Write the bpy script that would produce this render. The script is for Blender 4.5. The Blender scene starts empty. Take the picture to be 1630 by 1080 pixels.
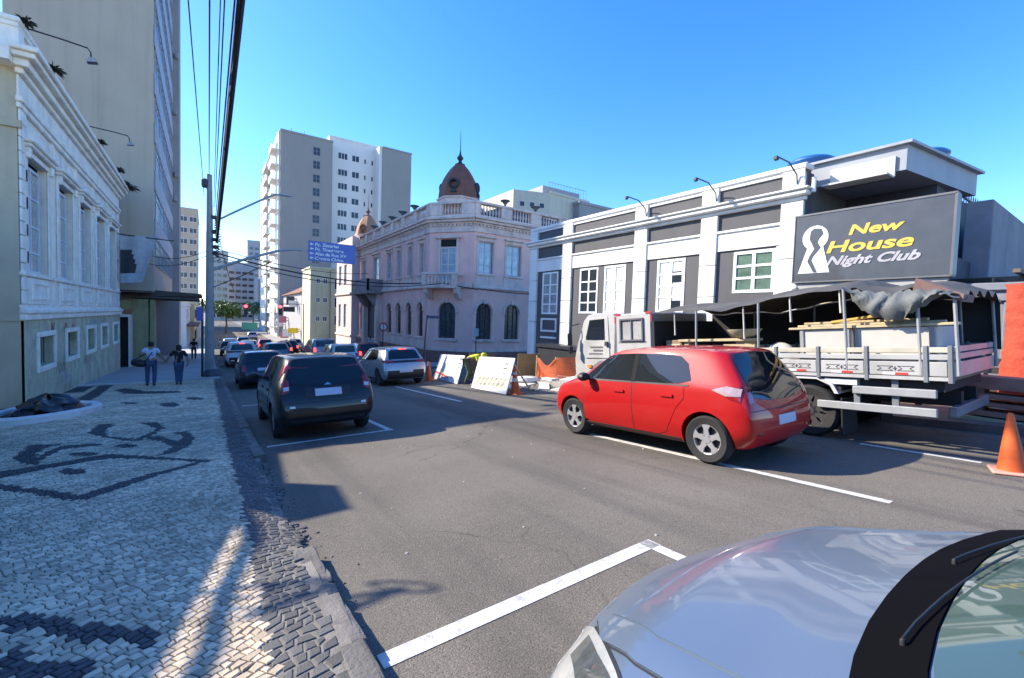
import bpy, bmesh, math, random
import numpy as np
from mathutils import Vector, Matrix
from mathutils.bvhtree import BVHTree
random.seed(7); rng = np.random.default_rng(7)
SC = bpy.context.scene
COL = SC.collection
# ---------------------------------------------------------------- camera, sky, sun, exposure
YAW, PITCH, ROLL = 0.599363, 0.0449014, 0.0318013
cy, sy = math.cos(YAW), math.sin(YAW)
F0 = Vector((sy, cy, 0)); R0 = Vector((cy, -sy, 0)); U0 = Vector((0, 0, 1))
FW = F0 * math.cos(PITCH) - U0 * math.sin(PITCH); UP = U0 * math.cos(PITCH) + F0 * math.sin(PITCH)
RT = R0 * math.cos(ROLL) + UP * math.sin(ROLL); UQ = UP * math.cos(ROLL) - R0 * math.sin(ROLL)
CAM = Vector((0, 0, 1.6))
cam = bpy.data.cameras.new("camera"); cam_ob = bpy.data.objects.new("camera", cam); COL.objects.link(cam_ob)
cam_ob.matrix_world = Matrix(((RT.x, UQ.x, -FW.x, CAM.x), (RT.y, UQ.y, -FW.y, CAM.y), (RT.z, UQ.z, -FW.z, CAM.z), (0, 0, 0, 1)))
cam.sensor_fit = 'HORIZONTAL'; cam.sensor_width = 36; cam.lens = 36 * 712.5186 / 1630
cam.clip_start = 0.05; cam.clip_end = 6000
SC.camera = cam_ob
AZ, EL = math.radians(43.0), math.radians(33.5)       # sun: left of the street direction (+Y), height
SUNV = Vector((-math.sin(AZ) * math.cos(EL), math.cos(AZ) * math.cos(EL), math.sin(EL)))
w = bpy.data.worlds.new("World"); SC.world = w; w.use_nodes = True
wn = w.node_tree; bg = wn.nodes['Background']
skyn = wn.nodes.new('ShaderNodeTexSky'); skyn.sky_type = 'NISHITA'; skyn.sun_disc = False
skyn.sun_elevation = EL; skyn.sun_rotation = -AZ; skyn.air_density = 1.0; skyn.dust_density = 0.3; skyn.ozone_density = 4.5
hs = wn.nodes.new('ShaderNodeHueSaturation'); hs.inputs['Saturation'].default_value = 1.27; hs.inputs['Hue'].default_value = 0.51; wn.links.new(skyn.outputs[0], hs.inputs['Color']); wn.links.new(hs.outputs[0], bg.inputs[0]); bg.inputs[1].default_value = 0.15
sl = bpy.data.lights.new("sun", 'SUN'); sl.energy = 3.5; sl.angle = math.radians(0.53); sl.color = (1.0, 0.9, 0.74)
so = bpy.data.objects.new("sun", sl); COL.objects.link(so); so.rotation_euler = SUNV.to_track_quat('Z', 'Y').to_euler()
SC.view_settings.view_transform = 'Standard'; SC.view_settings.look = 'None'; SC.view_settings.gamma = 1
SC.view_settings.use_curve_mapping = False; SC.view_settings.exposure = 1.45

# ---------------------------------------------------------------- terrain
SY, SX = -0.0737819, 0.0236836
def gz(x, y):
    z = SY * y if y < 20 else SY * 20 - .045 * (y - 20) if y < 58 else SY * 20 - .045 * 38 - .02 * (min(y, 90) - 58)
    return z + SX * max(-14, min(22, x))
def gslope(y): return SY if y < 20 else -.045 if y < 58 else -.02
KERB = 0.12
def sw(x, y): return gz(x, y) + KERB

# ---------------------------------------------------------------- materials
MATS = {}
def M(name, col, rough=0.7, metal=0.0, var=0.12, scale=3.0, bump=0.0, bscale=60.0, streak=0.0, dirt=0.0, dirtcol=(0.05, 0.045, 0.04), coat=0.0, emit=None, estr=1.0, alpha=None, trans=0.0, island=0.0, spec=0.5, dscale=1.3):
    if name in MATS: return MATS[name]
    m = bpy.data.materials.new(name); MATS[name] = m; m.use_nodes = True
    nt = m.node_tree; N = nt.nodes; Lk = nt.links; b = N['Principled BSDF']
    b.inputs['Roughness'].default_value = rough; b.inputs['Metallic'].default_value = metal
    b.inputs['Coat Weight'].default_value = coat; b.inputs['Coat Roughness'].default_value = 0.04
    b.inputs['Specular IOR Level'].default_value = spec
    if trans: b.inputs['Transmission Weight'].default_value = trans
    if emit: b.inputs['Emission Color'].default_value = (*emit, 1); b.inputs['Emission Strength'].default_value = estr
    tc = N.new('ShaderNodeTexCoord'); src = tc.outputs['Object']
    cur = None
    def mix(f, a, c2, mode='MIX'):
        x = N.new('ShaderNodeMix'); x.data_type = 'RGBA'; x.blend_type = mode
        for s, v in ((x.inputs[0], f), (x.inputs[6], a), (x.inputs[7], c2)):
            if hasattr(v, 'is_linked'): Lk.new(v, s)
            else: s.default_value = v if isinstance(v, (int, float)) else (*v[:3], 1)
        return x.outputs[2]
    def noise(sc, det=4, map3=None, ro=0.6):
        n = N.new('ShaderNodeTexNoise'); n.inputs['Scale'].default_value = sc; n.inputs['Detail'].default_value = det; n.inputs['Roughness'].default_value = ro
        if map3:
            mp = N.new('ShaderNodeMapping'); mp.inputs['Scale'].default_value = map3; Lk.new(src, mp.inputs[0]); Lk.new(mp.outputs[0], n.inputs['Vector'])
        else: Lk.new(src, n.inputs['Vector'])
        return n.outputs[0]
    def ramp(v, a, c):
        r = N.new('ShaderNodeMapRange'); r.inputs[1].default_value = a; r.inputs[2].default_value = c; Lk.new(v, r.inputs[0]); return r.outputs[0]
    lo = tuple(c * (1 - var) for c in col); hi = tuple(min(1, c * (1 + var)) for c in col)
    if var > 0: cur = mix(ramp(noise(scale), 0.3, 0.7), lo, hi)
    if island > 0:
        g = N.new('ShaderNodeNewGeometry'); oi = N.new('ShaderNodeObjectInfo'); ad = N.new('ShaderNodeMath'); ad.operation = 'ADD'
        Lk.new(g.outputs['Random Per Island'], ad.inputs[0]); Lk.new(oi.outputs['Random'], ad.inputs[1])
        fr = N.new('ShaderNodeMath'); fr.operation = 'FRACT'; Lk.new(ad.outputs[0], fr.inputs[0])
        mr = N.new('ShaderNodeMapRange'); mr.inputs[3].default_value = 1 - island; mr.inputs[4].default_value = 1 + island * 0.6; Lk.new(fr.outputs[0], mr.inputs[0])
        cb = N.new('ShaderNodeCombineColor'); [Lk.new(mr.outputs[0], cb.inputs[i]) for i in range(3)]
        cur = mix(1.0, cur if cur else col, cb.outputs[0], 'MULTIPLY')
    if streak > 0:
        s = ramp(noise(1.0, 5, (2.2, 2.2, 0.12)), 0.48, 0.75)
        k = N.new('ShaderNodeMath'); k.operation = 'MULTIPLY'; k.inputs[1].default_value = streak; Lk.new(s, k.inputs[0])
        cur = mix(k.outputs[0], cur if cur else col, tuple(c * 0.45 for c in col))
    if dirt > 0:
        s = ramp(noise(dscale, 8, None, 0.7), 0.5, 0.72)
        k = N.new('ShaderNodeMath'); k.operation = 'MULTIPLY'; k.inputs[1].default_value = dirt; Lk.new(s, k.inputs[0])
        cur = mix(k.outputs[0], cur if cur else col, dirtcol)
    if cur: Lk.new(cur, b.inputs['Base Color'])
    else: b.inputs['Base Color'].default_value = (*col, 1)
    if bump > 0:
        bp = N.new('ShaderNodeBump'); bp.inputs['Strength'].default_value = bump; bp.inputs['Distance'].default_value = 0.02
        Lk.new(noise(bscale, 3), bp.inputs['Height']); Lk.new(bp.outputs[0], b.inputs['Normal'])
    return m

# ---------------------------------------------------------------- mesh builder
class MB:
    def __init__(s, T=None): s.v = []; s.f = []; s.mi = []; s.T = T
    def tr(s, p):
        if s.T is None: return tuple(p)
        q = s.T @ Vector(p); return (q.x, q.y, q.z)
    def add(s, vs, fs, mi=0):
        n = len(s.v); s.v += [s.tr(p) for p in vs]
        for f in fs: s.f.append([n + i for i in f]); s.mi.append(mi)
        return s
    def quad(s, a, b, c, d, mi=0): return s.add([a, b, c, d], [(0, 1, 2, 3)], mi)
    def box(s, a, b, mi=0, bev=0.0):
        x0, y0, z0 = [min(p, q) for p, q in zip(a, b)]; x1, y1, z1 = [max(p, q) for p, q in zip(a, b)]
        e = min(bev, (x1 - x0) * .45, (y1 - y0) * .45, (z1 - z0) * .45)
        if e <= 0:
            return s.add([(x0, y0, z0), (x1, y0, z0), (x1, y1, z0), (x0, y1, z0), (x0, y0, z1), (x1, y0, z1), (x1, y1, z1), (x0, y1, z1)],
                  [(0, 3, 2, 1), (4, 5, 6, 7), (0, 1, 5, 4), (1, 2, 6, 5), (2, 3, 7, 6), (3, 0, 4, 7)], mi)
        # chamfer round the vertical edges and the top
        def ring(i, z): return [(x0 + i, y0 + e, z), (x0 + e, y0 + i, z), (x1 - e, y0 + i, z), (x1 - i, y0 + e, z), (x1 - i, y1 - e, z), (x1 - e, y1 - i, z), (x0 + e, y1 - i, z), (x0 + i, y1 - e, z)]
        def ring2(z): return [(x0 + e, y0 + e, z)] * 2 + [(x1 - e, y0 + e, z)] * 2 + [(x1 - e, y1 - e, z)] * 2 + [(x0 + e, y1 - e, z)] * 2
        rs = [ring2(z0), ring(0, z0 + e), ring(0, z1 - e), ring2(z1)]
        vs = [p for r in rs for p in r]; fs = []
        for k in (1,):
            for i in range(8): fs.append((8 * k + i, 8 * k + (i + 1) % 8, 8 * k + 8 + (i + 1) % 8, 8 * k + 8 + i))
        for i in range(8):
            j = (i + 1) % 8
            if i % 2 == 0: fs += [(8 + j, 8 + i, i), (16 + i, 16 + j, 24 + i)]
            else: fs += [(8 + j, 8 + i, i, j), (16 + i, 16 + j, 24 + j, 24 + i)]
        fs += [(6, 4, 2, 0), (24, 26, 28, 30)]
        return s.add(vs, fs, mi)
    def prism(s, poly, o0, o1, mi=0, axis='z', cap=True):
        # poly in the two remaining axes
        def P(a, b, o): return {'z': (a, b, o), 'y': (a, o, b), 'x': (o, a, b)}[axis]
        n = len(poly); vs = [P(a, b, o0) for a, b in poly] + [P(a, b, o1) for a, b in poly]
        fs = [(i, (i + 1) % n, n + (i + 1) % n, n + i) for i in range(n)]
        if cap: fs += [tuple(range(n - 1, -1, -1)), tuple(range(n, 2 * n))]
        return s.add(vs, fs, mi)
    def tube(s, pts, r, n=8, mi=0, cap=True):
        pts = [Vector(p) for p in pts]; rr = r if isinstance(r, (list, tuple)) else [r] * len(pts)
        vs = []; fs = []; ref = None
        for i, p in enumerate(pts):
            d = (pts[min(i + 1, len(pts) - 1)] - pts[max(i - 1, 0)]).normalized()
            if ref is None: ref = Vector((0, 0, 1)) if abs(d.z) < 0.9 else Vector((1, 0, 0))
            a = d.cross(ref).normalized(); b = d.cross(a).normalized(); ref = -b if False else a.cross(d)
            for k in range(n):
                t = 2 * math.pi * k / n; vs.append(p + (a * math.cos(t) + b * math.sin(t)) * rr[i])
        m = len(pts)
        for i in range(m - 1):
            for k in range(n): fs.append((i * n + k, i * n + (k + 1) % n, (i + 1) * n + (k + 1) % n, (i + 1) * n + k))
        if cap: fs += [tuple(range(n - 1, -1, -1)), tuple(range((m - 1) * n, m * n))]
        return s.add(vs, fs, mi)
    def lathe(s, prof, c=(0, 0, 0), n=16, mi=0, axis='z', ph=0.0, sx=1.0, sy_=1.0, cap=True):
        vs = []; fs = []
        for r, h in prof:
            for k in range(n):
                t = 2 * math.pi * k / n + ph; a, b = r * math.cos(t) * sx, r * math.sin(t) * sy_
                vs.append({'z': (c[0] + a, c[1] + b, c[2] + h), 'x': (c[0] + h, c[1] + a, c[2] + b), 'y': (c[0] + a, c[1] + h, c[2] + b)}[axis])
        m = len(prof)
        for i in range(m - 1):
            for k in range(n): fs.append((i * n + k, i * n + (k + 1) % n, (i + 1) * n + (k + 1) % n, (i + 1) * n + k))
        if cap and prof[0][0] > 1e-4: fs.append(tuple(range(n - 1, -1, -1)))
        if cap and prof[-1][0] > 1e-4: fs.append(tuple(range((m - 1) * n, m * n)))
        return s.add(vs, fs, mi)
    def mesh(s, name, mats, smooth=False, fix=True, ang=40):
        me = bpy.data.meshes.new(name); me.from_pydata(s.v, [], s.f)
        for m in (mats if isinstance(mats, (list, tuple)) else [mats]): me.materials.append(m)
        if any(s.mi): me.polygons.foreach_set('material_index', s.mi)
        if fix:
            bm = bmesh.new(); bm.from_mesh(me); bmesh.ops.recalc_face_normals(bm, faces=bm.faces); bm.to_mesh(me); bm.free()
        if smooth:
            me.shade_smooth(); me.set_sharp_from_angle(angle=math.radians(ang))
        me.update(); return me
    def build(s, name, mats, parent=None, label=None, cat=None, group=None, kind=None, smooth=False, fix=True, loc=None, rz=0.0, ang=40):
        return link(name, s.mesh(name, mats, smooth, fix, ang), parent, label, cat, group, kind, loc, rz)
def link(name, me, parent=None, label=None, cat=None, group=None, kind=None, loc=None, rz=0.0):
    o = bpy.data.objects.new(name, me); COL.objects.link(o)
    if parent is not None: o.parent = parent
    if loc is not None: o.location = loc
    if rz: o.rotation_euler = (0, 0, rz)
    return tag(o, label, cat, group, kind)
def tag(o, label=None, cat=None, group=None, kind=None):
    if label: o['label'] = label
    if cat: o['category'] = cat
    if group: o['group'] = group
    if kind: o['kind'] = kind
    return o
def thing(name, label, cat, loc=(0, 0, 0), rz=0.0, group=None):
    return link(name, None, None, label, cat, group, None, loc, rz)
def copy_tree(o, parent=None, label=None):
    c = o.copy(); COL.objects.link(c); c.parent = parent
    if label: c['label'] = label
    for ch in list(o.children): copy_tree(ch, c)
    return c
def frame(x, y, z, dx, dy, ox, oy):
    """facade frame: s along (dx,dy), o outward (ox,oy), z up"""
    return Matrix(((dx, ox, 0, x), (dy, oy, 0, y), (0, 0, 1, z), (0, 0, 0, 1)))
def wall(mb, s0, s1, z0, z1, holes=(), dep=0.2, mi=0, mr=None, o=0.0, zb=None):
    """front skin with rectangular openings and their reveals; zb(s): ground line for the lower edge"""
    mr = mi if mr is None else mr
    ss = sorted({s0, s1, *[h[0] for h in holes], *[h[2] for h in holes]}); zs = sorted({z0, z1, *[h[1] for h in holes], *[h[3] for h in holes]})
    for i in range(len(ss) - 1):
        for j in range(len(zs) - 1):
            cs, cz = (ss[i] + ss[i + 1]) / 2, (zs[j] + zs[j + 1]) / 2
            if any(h[0] < cs < h[2] and h[1] < cz < h[3] for h in holes): continue
            mb.quad((ss[i], o, zs[j]), (ss[i + 1], o, zs[j]), (ss[i + 1], o, zs[j + 1]), (ss[i], o, zs[j + 1]), mi)
    for a, b, c, d in [h[:4] for h in holes]:
        for p, q in (((a, b), (c, b)), ((c, b), (c, d)), ((c, d), (a, d)), ((a, d), (a, b))):
            mb.quad((p[0], o, p[1]), (q[0], o, q[1]), (q[0], o - dep, q[1]), (p[0], o - dep, p[1]), mr)
WIN = {}
def window(parent, T, s0, z0, s1, z1, o, fm, gm, cols=2, rows=2, fw=0.06, bar=0.03, panes=True, label=None, tall=None, d=0.05):
    """one window part (frame and bars) with a pane sub-part; alike windows share mesh data"""
    W_, H_ = round(s1 - s0, 3), round(z1 - z0, 3); key = (W_, H_, cols, rows, fw, bar, fm.name, gm.name, tall, T.determinant() > 0, d)
    if key not in WIN:
        b = MB()
        b.box((0, -d, 0), (W_, 0, fw)); b.box((0, -d, H_ - fw), (W_, 0, H_)); b.box((0, -d, fw), (fw, 0, H_ - fw)); b.box((W_ - fw, -d, fw), (W_, 0, H_ - fw))
        for i in range(1, cols):
            x = fw + (W_ - 2 * fw) * i / cols; b.box((x - bar, -d + .005, fw), (x + bar, -.008, H_ - fw))
        zz = [fw + (H_ - 2 * fw) * j / rows for j in range(1, rows)] if tall is None else [H_ * t for t in tall]
        for z in zz: b.box((fw, -d + .008, z - bar * .7), (W_ - fw, -.014, z + bar * .7))
        g = MB(); g.quad((fw * .6, -d * .7, fw * .6), (W_ - fw * .6, -d * .7, fw * .6), (W_ - fw * .6, -d * .7, H_ - fw * .6), (fw * .6, -d * .7, H_ - fw * .6))
        WIN[key] = (b.mesh('window', fm), g.mesh('pane', gm, fix=False))
    me, ge = WIN[key]
    o1 = bpy.data.objects.new('window', me); COL.objects.link(o1); o1.parent = parent
    o1.matrix_local = T @ Matrix.Translation((s0, o, z0))
    if label: o1['label'] = label
    if panes:
        o2 = bpy.data.objects.new('pane', ge); COL.objects.link(o2); o2.parent = o1
    return o1
def text(s, size, name, mat, parent, Mx, ext=0.004, shear=0.0, sx=1.0, align='LEFT', bold=0.0):
    c = bpy.data.curves.new(name, 'FONT'); c.body = s; c.size = size; c.extrude = ext; c.shear = shear; c.align_x = align; c.offset = bold
    t = bpy.data.objects.new('tmp', c); COL.objects.link(t); dg = bpy.context.evaluated_depsgraph_get()
    me = bpy.data.meshes.new_from_object(t.evaluated_get(dg)); bpy.data.objects.remove(t); bpy.data.curves.remove(c)
    me.materials.clear(); me.materials.append(mat)
    o = link(name, me, parent); o.matrix_local = Mx @ Matrix.Diagonal((sx, 1, 1, 1)); return o
def proj(p):
    q = Vector(p) - CAM; d = q.dot(FW)
    return (815 + 712.52 * q.dot(RT) / d, 540 - 712.52 * q.dot(UQ) / d, d) if d > 0.05 else (-9e9, 0, d)

# ================================================================ GROUND
def asphalt():
    m = bpy.data.materials.new('asphalt'); m.use_nodes = True; nt = m.node_tree; N = nt.nodes; L = nt.links; b = N['Principled BSDF']
    tc = N.new('ShaderNodeTexCoord'); O = tc.outputs['Object']
    def nz(sc, det=4, mp=None, ro=.6):
        n = N.new('ShaderNodeTexNoise'); n.inputs['Scale'].default_value = sc; n.inputs['Detail'].default_value = det; n.inputs['Roughness'].default_value = ro
        if mp:
            k = N.new('ShaderNodeMapping'); k.inputs['Scale'].default_value = mp; L.new(O, k.inputs[0]); L.new(k.outputs[0], n.inputs[0])
        else: L.new(O, n.inputs[0])
        return n.outputs[0]
    def rg(v, a, c, d=0., e=1.):
        r = N.new('ShaderNodeMapRange'); r.inputs[1].default_value = a; r.inputs[2].default_value = c; r.inputs[3].default_value = d; r.inputs[4].default_value = e; L.new(v, r.inputs[0]); return r.outputs[0]
    def mx(f, a, c, mode='MIX'):
        x = N.new('ShaderNodeMix'); x.data_type = 'RGBA'; x.blend_type = mode; L.new(f, x.inputs[0])
        for s, v in ((x.inputs[6], a), (x.inputs[7], c)):
            if hasattr(v, 'is_linked'): L.new(v, s)
            else: s.default_value = (*v, 1)
        return x.outputs[2]
    c = mx(rg(nz(.55, 6), .35, .68), (.12, .107, .088), (.17, .152, .125))
    c = mx(rg(nz(150, 2), .5, .72, 0, .75), c, (.36, .32, .27))
    c = mx(rg(nz(95, 2), .56, .7, 0, .75), c, (.035, .033, .032))
    c = mx(rg(nz(1.0, 5, (1.1, .03, 1)), .5, .7, 0, .6), c, (.06, .057, .055))      # tyre-darkened bands along the street
    c = mx(rg(nz(2.2, 8, None, .75), .63, .7, 0, .45), c, (.05, .046, .044))      # oil and damp patches
    v = N.new('ShaderNodeTexVoronoi'); v.feature = 'DISTANCE_TO_EDGE'; v.inputs['Scale'].default_value = .42
    ds = N.new('ShaderNodeTexNoise'); ds.inputs['Scale'].default_value = 1.5; ds.inputs['Detail'].default_value = 6; L.new(O, ds.inputs[0])
    vm = N.new('ShaderNodeVectorMath'); vm.operation = 'MULTIPLY_ADD'; vm.inputs[1].default_value = (.9, .9, .9); L.new(ds.outputs[1], vm.inputs[0]); L.new(O, vm.inputs[2]); L.new(vm.outputs[0], v.inputs[0])
    ck = N.new('ShaderNodeMath'); ck.operation = 'MULTIPLY'; L.new(rg(v.outputs[0], .0, .008, 1, 0), ck.inputs[0]); L.new(rg(nz(.35, 3), .45, .56, 0, .45), ck.inputs[1])
    c = mx(ck.outputs[0], c, (.03, .028, .027))
    L.new(c, b.inputs['Base Color']); b.inputs['Roughness'].default_value = .9; b.inputs['Specular IOR Level'].default_value = .18
    bp = N.new('ShaderNodeBump'); bp.inputs['Strength'].default_value = .55; bp.inputs['Distance'].default_value = .012; L.new(nz(85, 3), bp.inputs['Height']); L.new(bp.outputs[0], b.inputs['Normal'])
    return m
ASP = asphalt()
CONC = M('concrete', (.33, .31, .28), .85, var=.2, scale=1.2, bump=.3, dirt=.5, dirtcol=(.16, .14, .12))
def sheet(name, xs, ys, off, mat, label=None, hf=None, rag=0.0):
    b = MB(); vs = []; fs = []; nx = len(xs)
    for j, y in enumerate(ys):
        for i, x in enumerate(xs):
            xx = x + (rng.uniform(-rag, rag) if rag and i in (0, nx - 1) else 0)
            vs.append((xx, y, (hf or gz)(xx, y) + off))
    for j in range(len(ys) - 1):
        for i in range(nx - 1): fs.append((j * nx + i, j * nx + i + 1, (j + 1) * nx + i + 1, (j + 1) * nx + i))
    b.add(vs, fs); return b.build(name, mat, kind='structure', fix=False, label=label)
YS = [-40, -20, 0, 19.5, 20, 20.5, 40, 57.5, 58, 58.5, 70, 89, 90, 91, 150, 400, 1200, 4000]
DUSTY = M('dusty_ground', (.2, .19, .17), .9, var=.2, scale=.05)
sheet('ground', [-4000, -400, -60, -14, 0.6, 9.5, 22, 60, 400, 4000], YS, -.03, DUSTY)
sheet('road', [.3, 3.0, 6.0, 9.62], [-40, -20, 0, 19.5, 20, 20.5, 40, 57.5, 58, 58.5, 70, 89, 90, 91, 150, 400], 0, ASP)
sheet('cross_street', [9.62, 14, 22, 60, 200], [15.2, 18, 21, 23.2], -.002, ASP)
# right-hand pavement: reddish tiles by the truck, bare concrete at the works
RED_PAV = M('red_pavement', (.2, .115, .1), .85, var=.25, scale=2.5, bump=.3, dirt=.5, dirtcol=(.2, .18, .16))
def slab_strip(name, x0, x1, ys, mat, top=KERB):
    b = MB(); vs = []; fs = []
    for y in ys: vs += [(x0, y, gz(x0, y) - .05), (x0, y, gz(x0, y) + top), (x1, y, gz(x1, y) + top)]
    for j in range(len(ys) - 1):
        a = 3 * j; fs += [(a, a + 3, a + 4, a + 1), (a + 1, a + 4, a + 5, a + 2)]
    n = 3 * (len(ys) - 1); fs += [(0, 1, 2), (n, n + 2, n + 1)]
    b.add(vs, fs); return b.build(name, mat, kind='structure')
slab_strip('right_pavement', 9.66, 12.3, [-20, -8, 0, 5, 8.4], RED_PAV)
slab_strip('works_pavement', 9.66, 12.3, [8.4, 12, 15.2], CONC)
slab_strip('far_right_pavement', 9.66, 12.5, [24.0, 30, 40, 50, 58, 70, 90, 100, 160], CONC)
slab_strip('cross_street_pavement', 12.5, 60, [23.2, 24.7], CONC)
def paint(name, quads, label=None):
    b = MB()
    for q in quads: b.quad(*[(x, y, gz(x, y) + .004) for x, y in q])
    return b.build(name, ROADW, kind='structure', fix=False, label=label)
ROADW = M('road_paint', (.62, .61, .58), .7, var=.08, scale=8, dirt=.75, dirtcol=(.2, .185, .17), dscale=9, bump=.3)
def stripe(x0, y0, x1, y1, wd):
    d = Vector((x1 - x0, y1 - y0)).normalized(); n = Vector((-d.y, d.x)) * wd / 2
    return [(x0 - n.x, y0 - n.y), (x1 - n.x, y1 - n.y), (x1 + n.x, y1 + n.y), (x0 + n.x, y0 + n.y)]
paint('stall_marking', [stripe(.72, 2.13, 2.86, 2.15, .12), stripe(2.80, 2.21, 2.80, 1.2, .1), stripe(.8, 8.02, 2.86, 8.02, .1), stripe(2.8, 8.07, 2.8, 14.2, .1), stripe(2.8, 19.0, 2.8, 25, .1), stripe(.8, 14.2, 2.86, 14.2, .1)])
for i, (a, c) in enumerate(((16.0, 10.5), (5.3, 1.35), (24.5, 19.5), (33, 28), (-2, -7))): paint('lane_marking', [stripe(5.78 if a > 9 else 5.24, a, 5.6 if a > 9 else 5.2, c, .1)])
paint('lane_marking', [stripe(7.57, 2.35, 7.49, 1.15, .08), stripe(7.5, -1, 7.45, -4, .08)])
# a few paint flecks and pebbles on the asphalt
b = MB()
for i in range(26):
    x, y = rng.uniform(1.2, 6), rng.uniform(2.2, 7.2); r = rng.uniform(.006, .02)
    b.lathe([(r, 0), (r * .7, r * .5), (0, r * .6)], (x, y, gz(x, y) - .001), 5, sx=rng.uniform(.6, 2))
b.build('paint_chips', M('paint_chip', (.38, .36, .32), .8), kind='stuff')

# ================================================================ LEFT PAVEMENT
MOTIF= [[(-2.29, 8.23), (-1.74, 8.36), (-1.18, 8.56), (-1.08, 8.31), (-1.11, 8.19), (-1.65, 8.04), (-2.05, 7.8), (-2.16, 7.77)], [(-1.18, 8.56), (-0.53, 7.78), (0.05, 7.08), (0.01, 6.97), (-0.52, 7.6), (-1.11, 8.19)], [(0.05, 7.08), (-0.54, 6.55), (-0.99, 6.03), (-1.11, 6.1), (-1.1, 6.26), (-0.65, 6.74), (-0.1, 7.09)], [(-0.99, 6.03), (-1.11, 6.1), (-1.44, 6.57), (-1.89, 7.18), (-2.05, 7.35), (-2.12, 7.61), (-1.96, 7.45), (-1.48, 6.81), (-1.09, 6.28)], [(-2.26, 9.08), (-2.32, 9.6), (-2.38, 10.23), (-2.26, 10.33), (-1.96, 10.02), (-2.09, 9.76), (-2.1, 9.4), (-1.98, 8.93), (-1.83, 8.34), (-2.07, 8.67)], [(-1.98, 8.93), (-2.02, 9.5), (-1.9, 9.86), (-1.43, 9.67), (-1.4, 9.46), (-1.81, 9.51), (-1.9, 9.04), (-1.88, 8.59)], [(-1.31, 8.67), (-1.33, 8.6), (-1.38, 8.6), (-1.47, 8.65), (-1.56, 8.75), (-1.64, 8.87), (-1.68, 8.98), (-1.67, 9.05), (-1.61, 9.06), (-1.53, 9.0), (-1.43, 8.9), (-1.35, 8.78)], [(-1.22, 7.47), (-1.22, 7.4), (-1.26, 7.38), (-1.34, 7.41), (-1.42, 7.5), (-1.49, 7.62), (-1.53, 7.73), (-1.52, 7.82), (-1.48, 7.84), (-1.41, 7.8), (-1.32, 7.71), (-1.25, 7.59)], [(-1.79, 11.1), (-1.81, 11.75), (-1.5, 11.96), (-1.59, 11.22), (-1.5, 10.55), (-1.14, 9.85), (-1.0, 9.78), (-1.04, 9.57), (-1.19, 9.69), (-1.54, 10.42)], [(-1.15, 11.86), (-0.79, 11.59), (-0.65, 10.62), (-0.81, 9.82), (-0.91, 9.44), (-1.04, 9.57), (-0.86, 10.09), (-0.77, 10.66)], [(-1.01, 10.0), (-0.66, 9.68), (-0.37, 8.87), (-0.34, 9.39), (-0.51, 9.99), (-0.28, 9.88), (-0.15, 9.07), (-0.22, 8.38), (-0.37, 7.95), (-0.57, 7.9), (-0.42, 8.51), (-0.63, 9.15)], [(-0.89, 8.96), (-0.9, 8.9), (-0.95, 8.89), (-1.02, 8.93), (-1.1, 9.02), (-1.16, 9.13), (-1.19, 9.23), (-1.18, 9.3), (-1.13, 9.32), (-1.06, 9.27), (-0.98, 9.18), (-0.92, 9.07)], [(-0.98, 3.67), (-0.85, 3.57), (-0.6, 3.32), (-0.38, 3.08), (-0.2, 2.93), (-0.22, 2.78), (-0.45, 2.98), (-0.67, 3.2), (-0.77, 3.33), (-0.91, 3.43)], [(-0.82, 3.09), (-0.79, 3.19), (-0.73, 3.06), (-0.66, 2.95), (-0.52, 2.87), (-0.45, 2.87), (-0.42, 2.71), (-0.47, 2.7), (-0.77, 2.9)], [(-3.42, 17.13), (-3.49, 22.26), (-3.97, 32.06), (-3.36, 31.25), (-3.17, 25.26), (-2.94, 18.11), (-2.99, 16.19)], [(-2.85, 22.03), (-2.57, 22.43), (-1.79, 20.64), (-0.85, 19.96), (-0.7, 19.04), (-1.7, 19.63), (-2.39, 20.39)], [(-0.59, 14.86), (-0.61, 14.58), (-0.68, 14.45), (-0.79, 14.49), (-0.91, 14.68), (-1.01, 14.99), (-1.07, 15.35), (-1.06, 15.65), (-0.98, 15.81), (-0.86, 15.77), (-0.73, 15.55), (-0.63, 15.21)], [(-1.59, 16.35), (-1.61, 16.21), (-1.67, 16.18), (-1.77, 16.24), (-1.88, 16.39), (-1.98, 16.6), (-2.03, 16.8), (-2.02, 16.94), (-1.95, 16.98), (-1.85, 16.92), (-1.73, 16.75), (-1.64, 16.55)], [(-0.05, 16.14), (-0.08, 15.94), (-0.17, 15.86), (-0.29, 15.92), (-0.4, 16.1), (-0.5, 16.37), (-0.54, 16.65), (-0.51, 16.87), (-0.43, 16.97), (-0.3, 16.9), (-0.18, 16.7), (-0.09, 16.42)], [(-1.8, 11.16), (-1.82, 12.14), (-1.53, 12.19), (-1.64, 11.54), (-1.43, 10.46), (-1.58, 10.55)]]
def inside(x, y, P):
    r = False; j = len(P) - 1
    for i in range(len(P)):
        if (P[i][1] > y) != (P[j][1] > y) and x < (P[j][0] - P[i][0]) * (y - P[i][1]) / (P[j][1] - P[i][1]) + P[i][0]: r = not r
        j = i
    return r
MBB = [(min(p[0] for p in P), max(p[0] for p in P), min(p[1] for p in P), max(p[1] for p in P)) for P in MOTIF]
def dark(x, y):
    if y > 22.0 and -4.3 < x < -3.7: return True
    return any(bb[0] < x < bb[1] and bb[2] < y < bb[3] and inside(x, y, P) for P, bb in zip(MOTIF, MBB))
MORTAR = M('mortar', (.09, .085, .08), .95, var=.3, scale=4, bump=.4, dirt=.4, dirtcol=(.07, .07, .05))
MORTL = M('pale_mortar', (.2, .185, .16), .95, var=.25, scale=5, bump=.4, dirt=.4, dirtcol=(.14, .13, .1))
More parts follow.
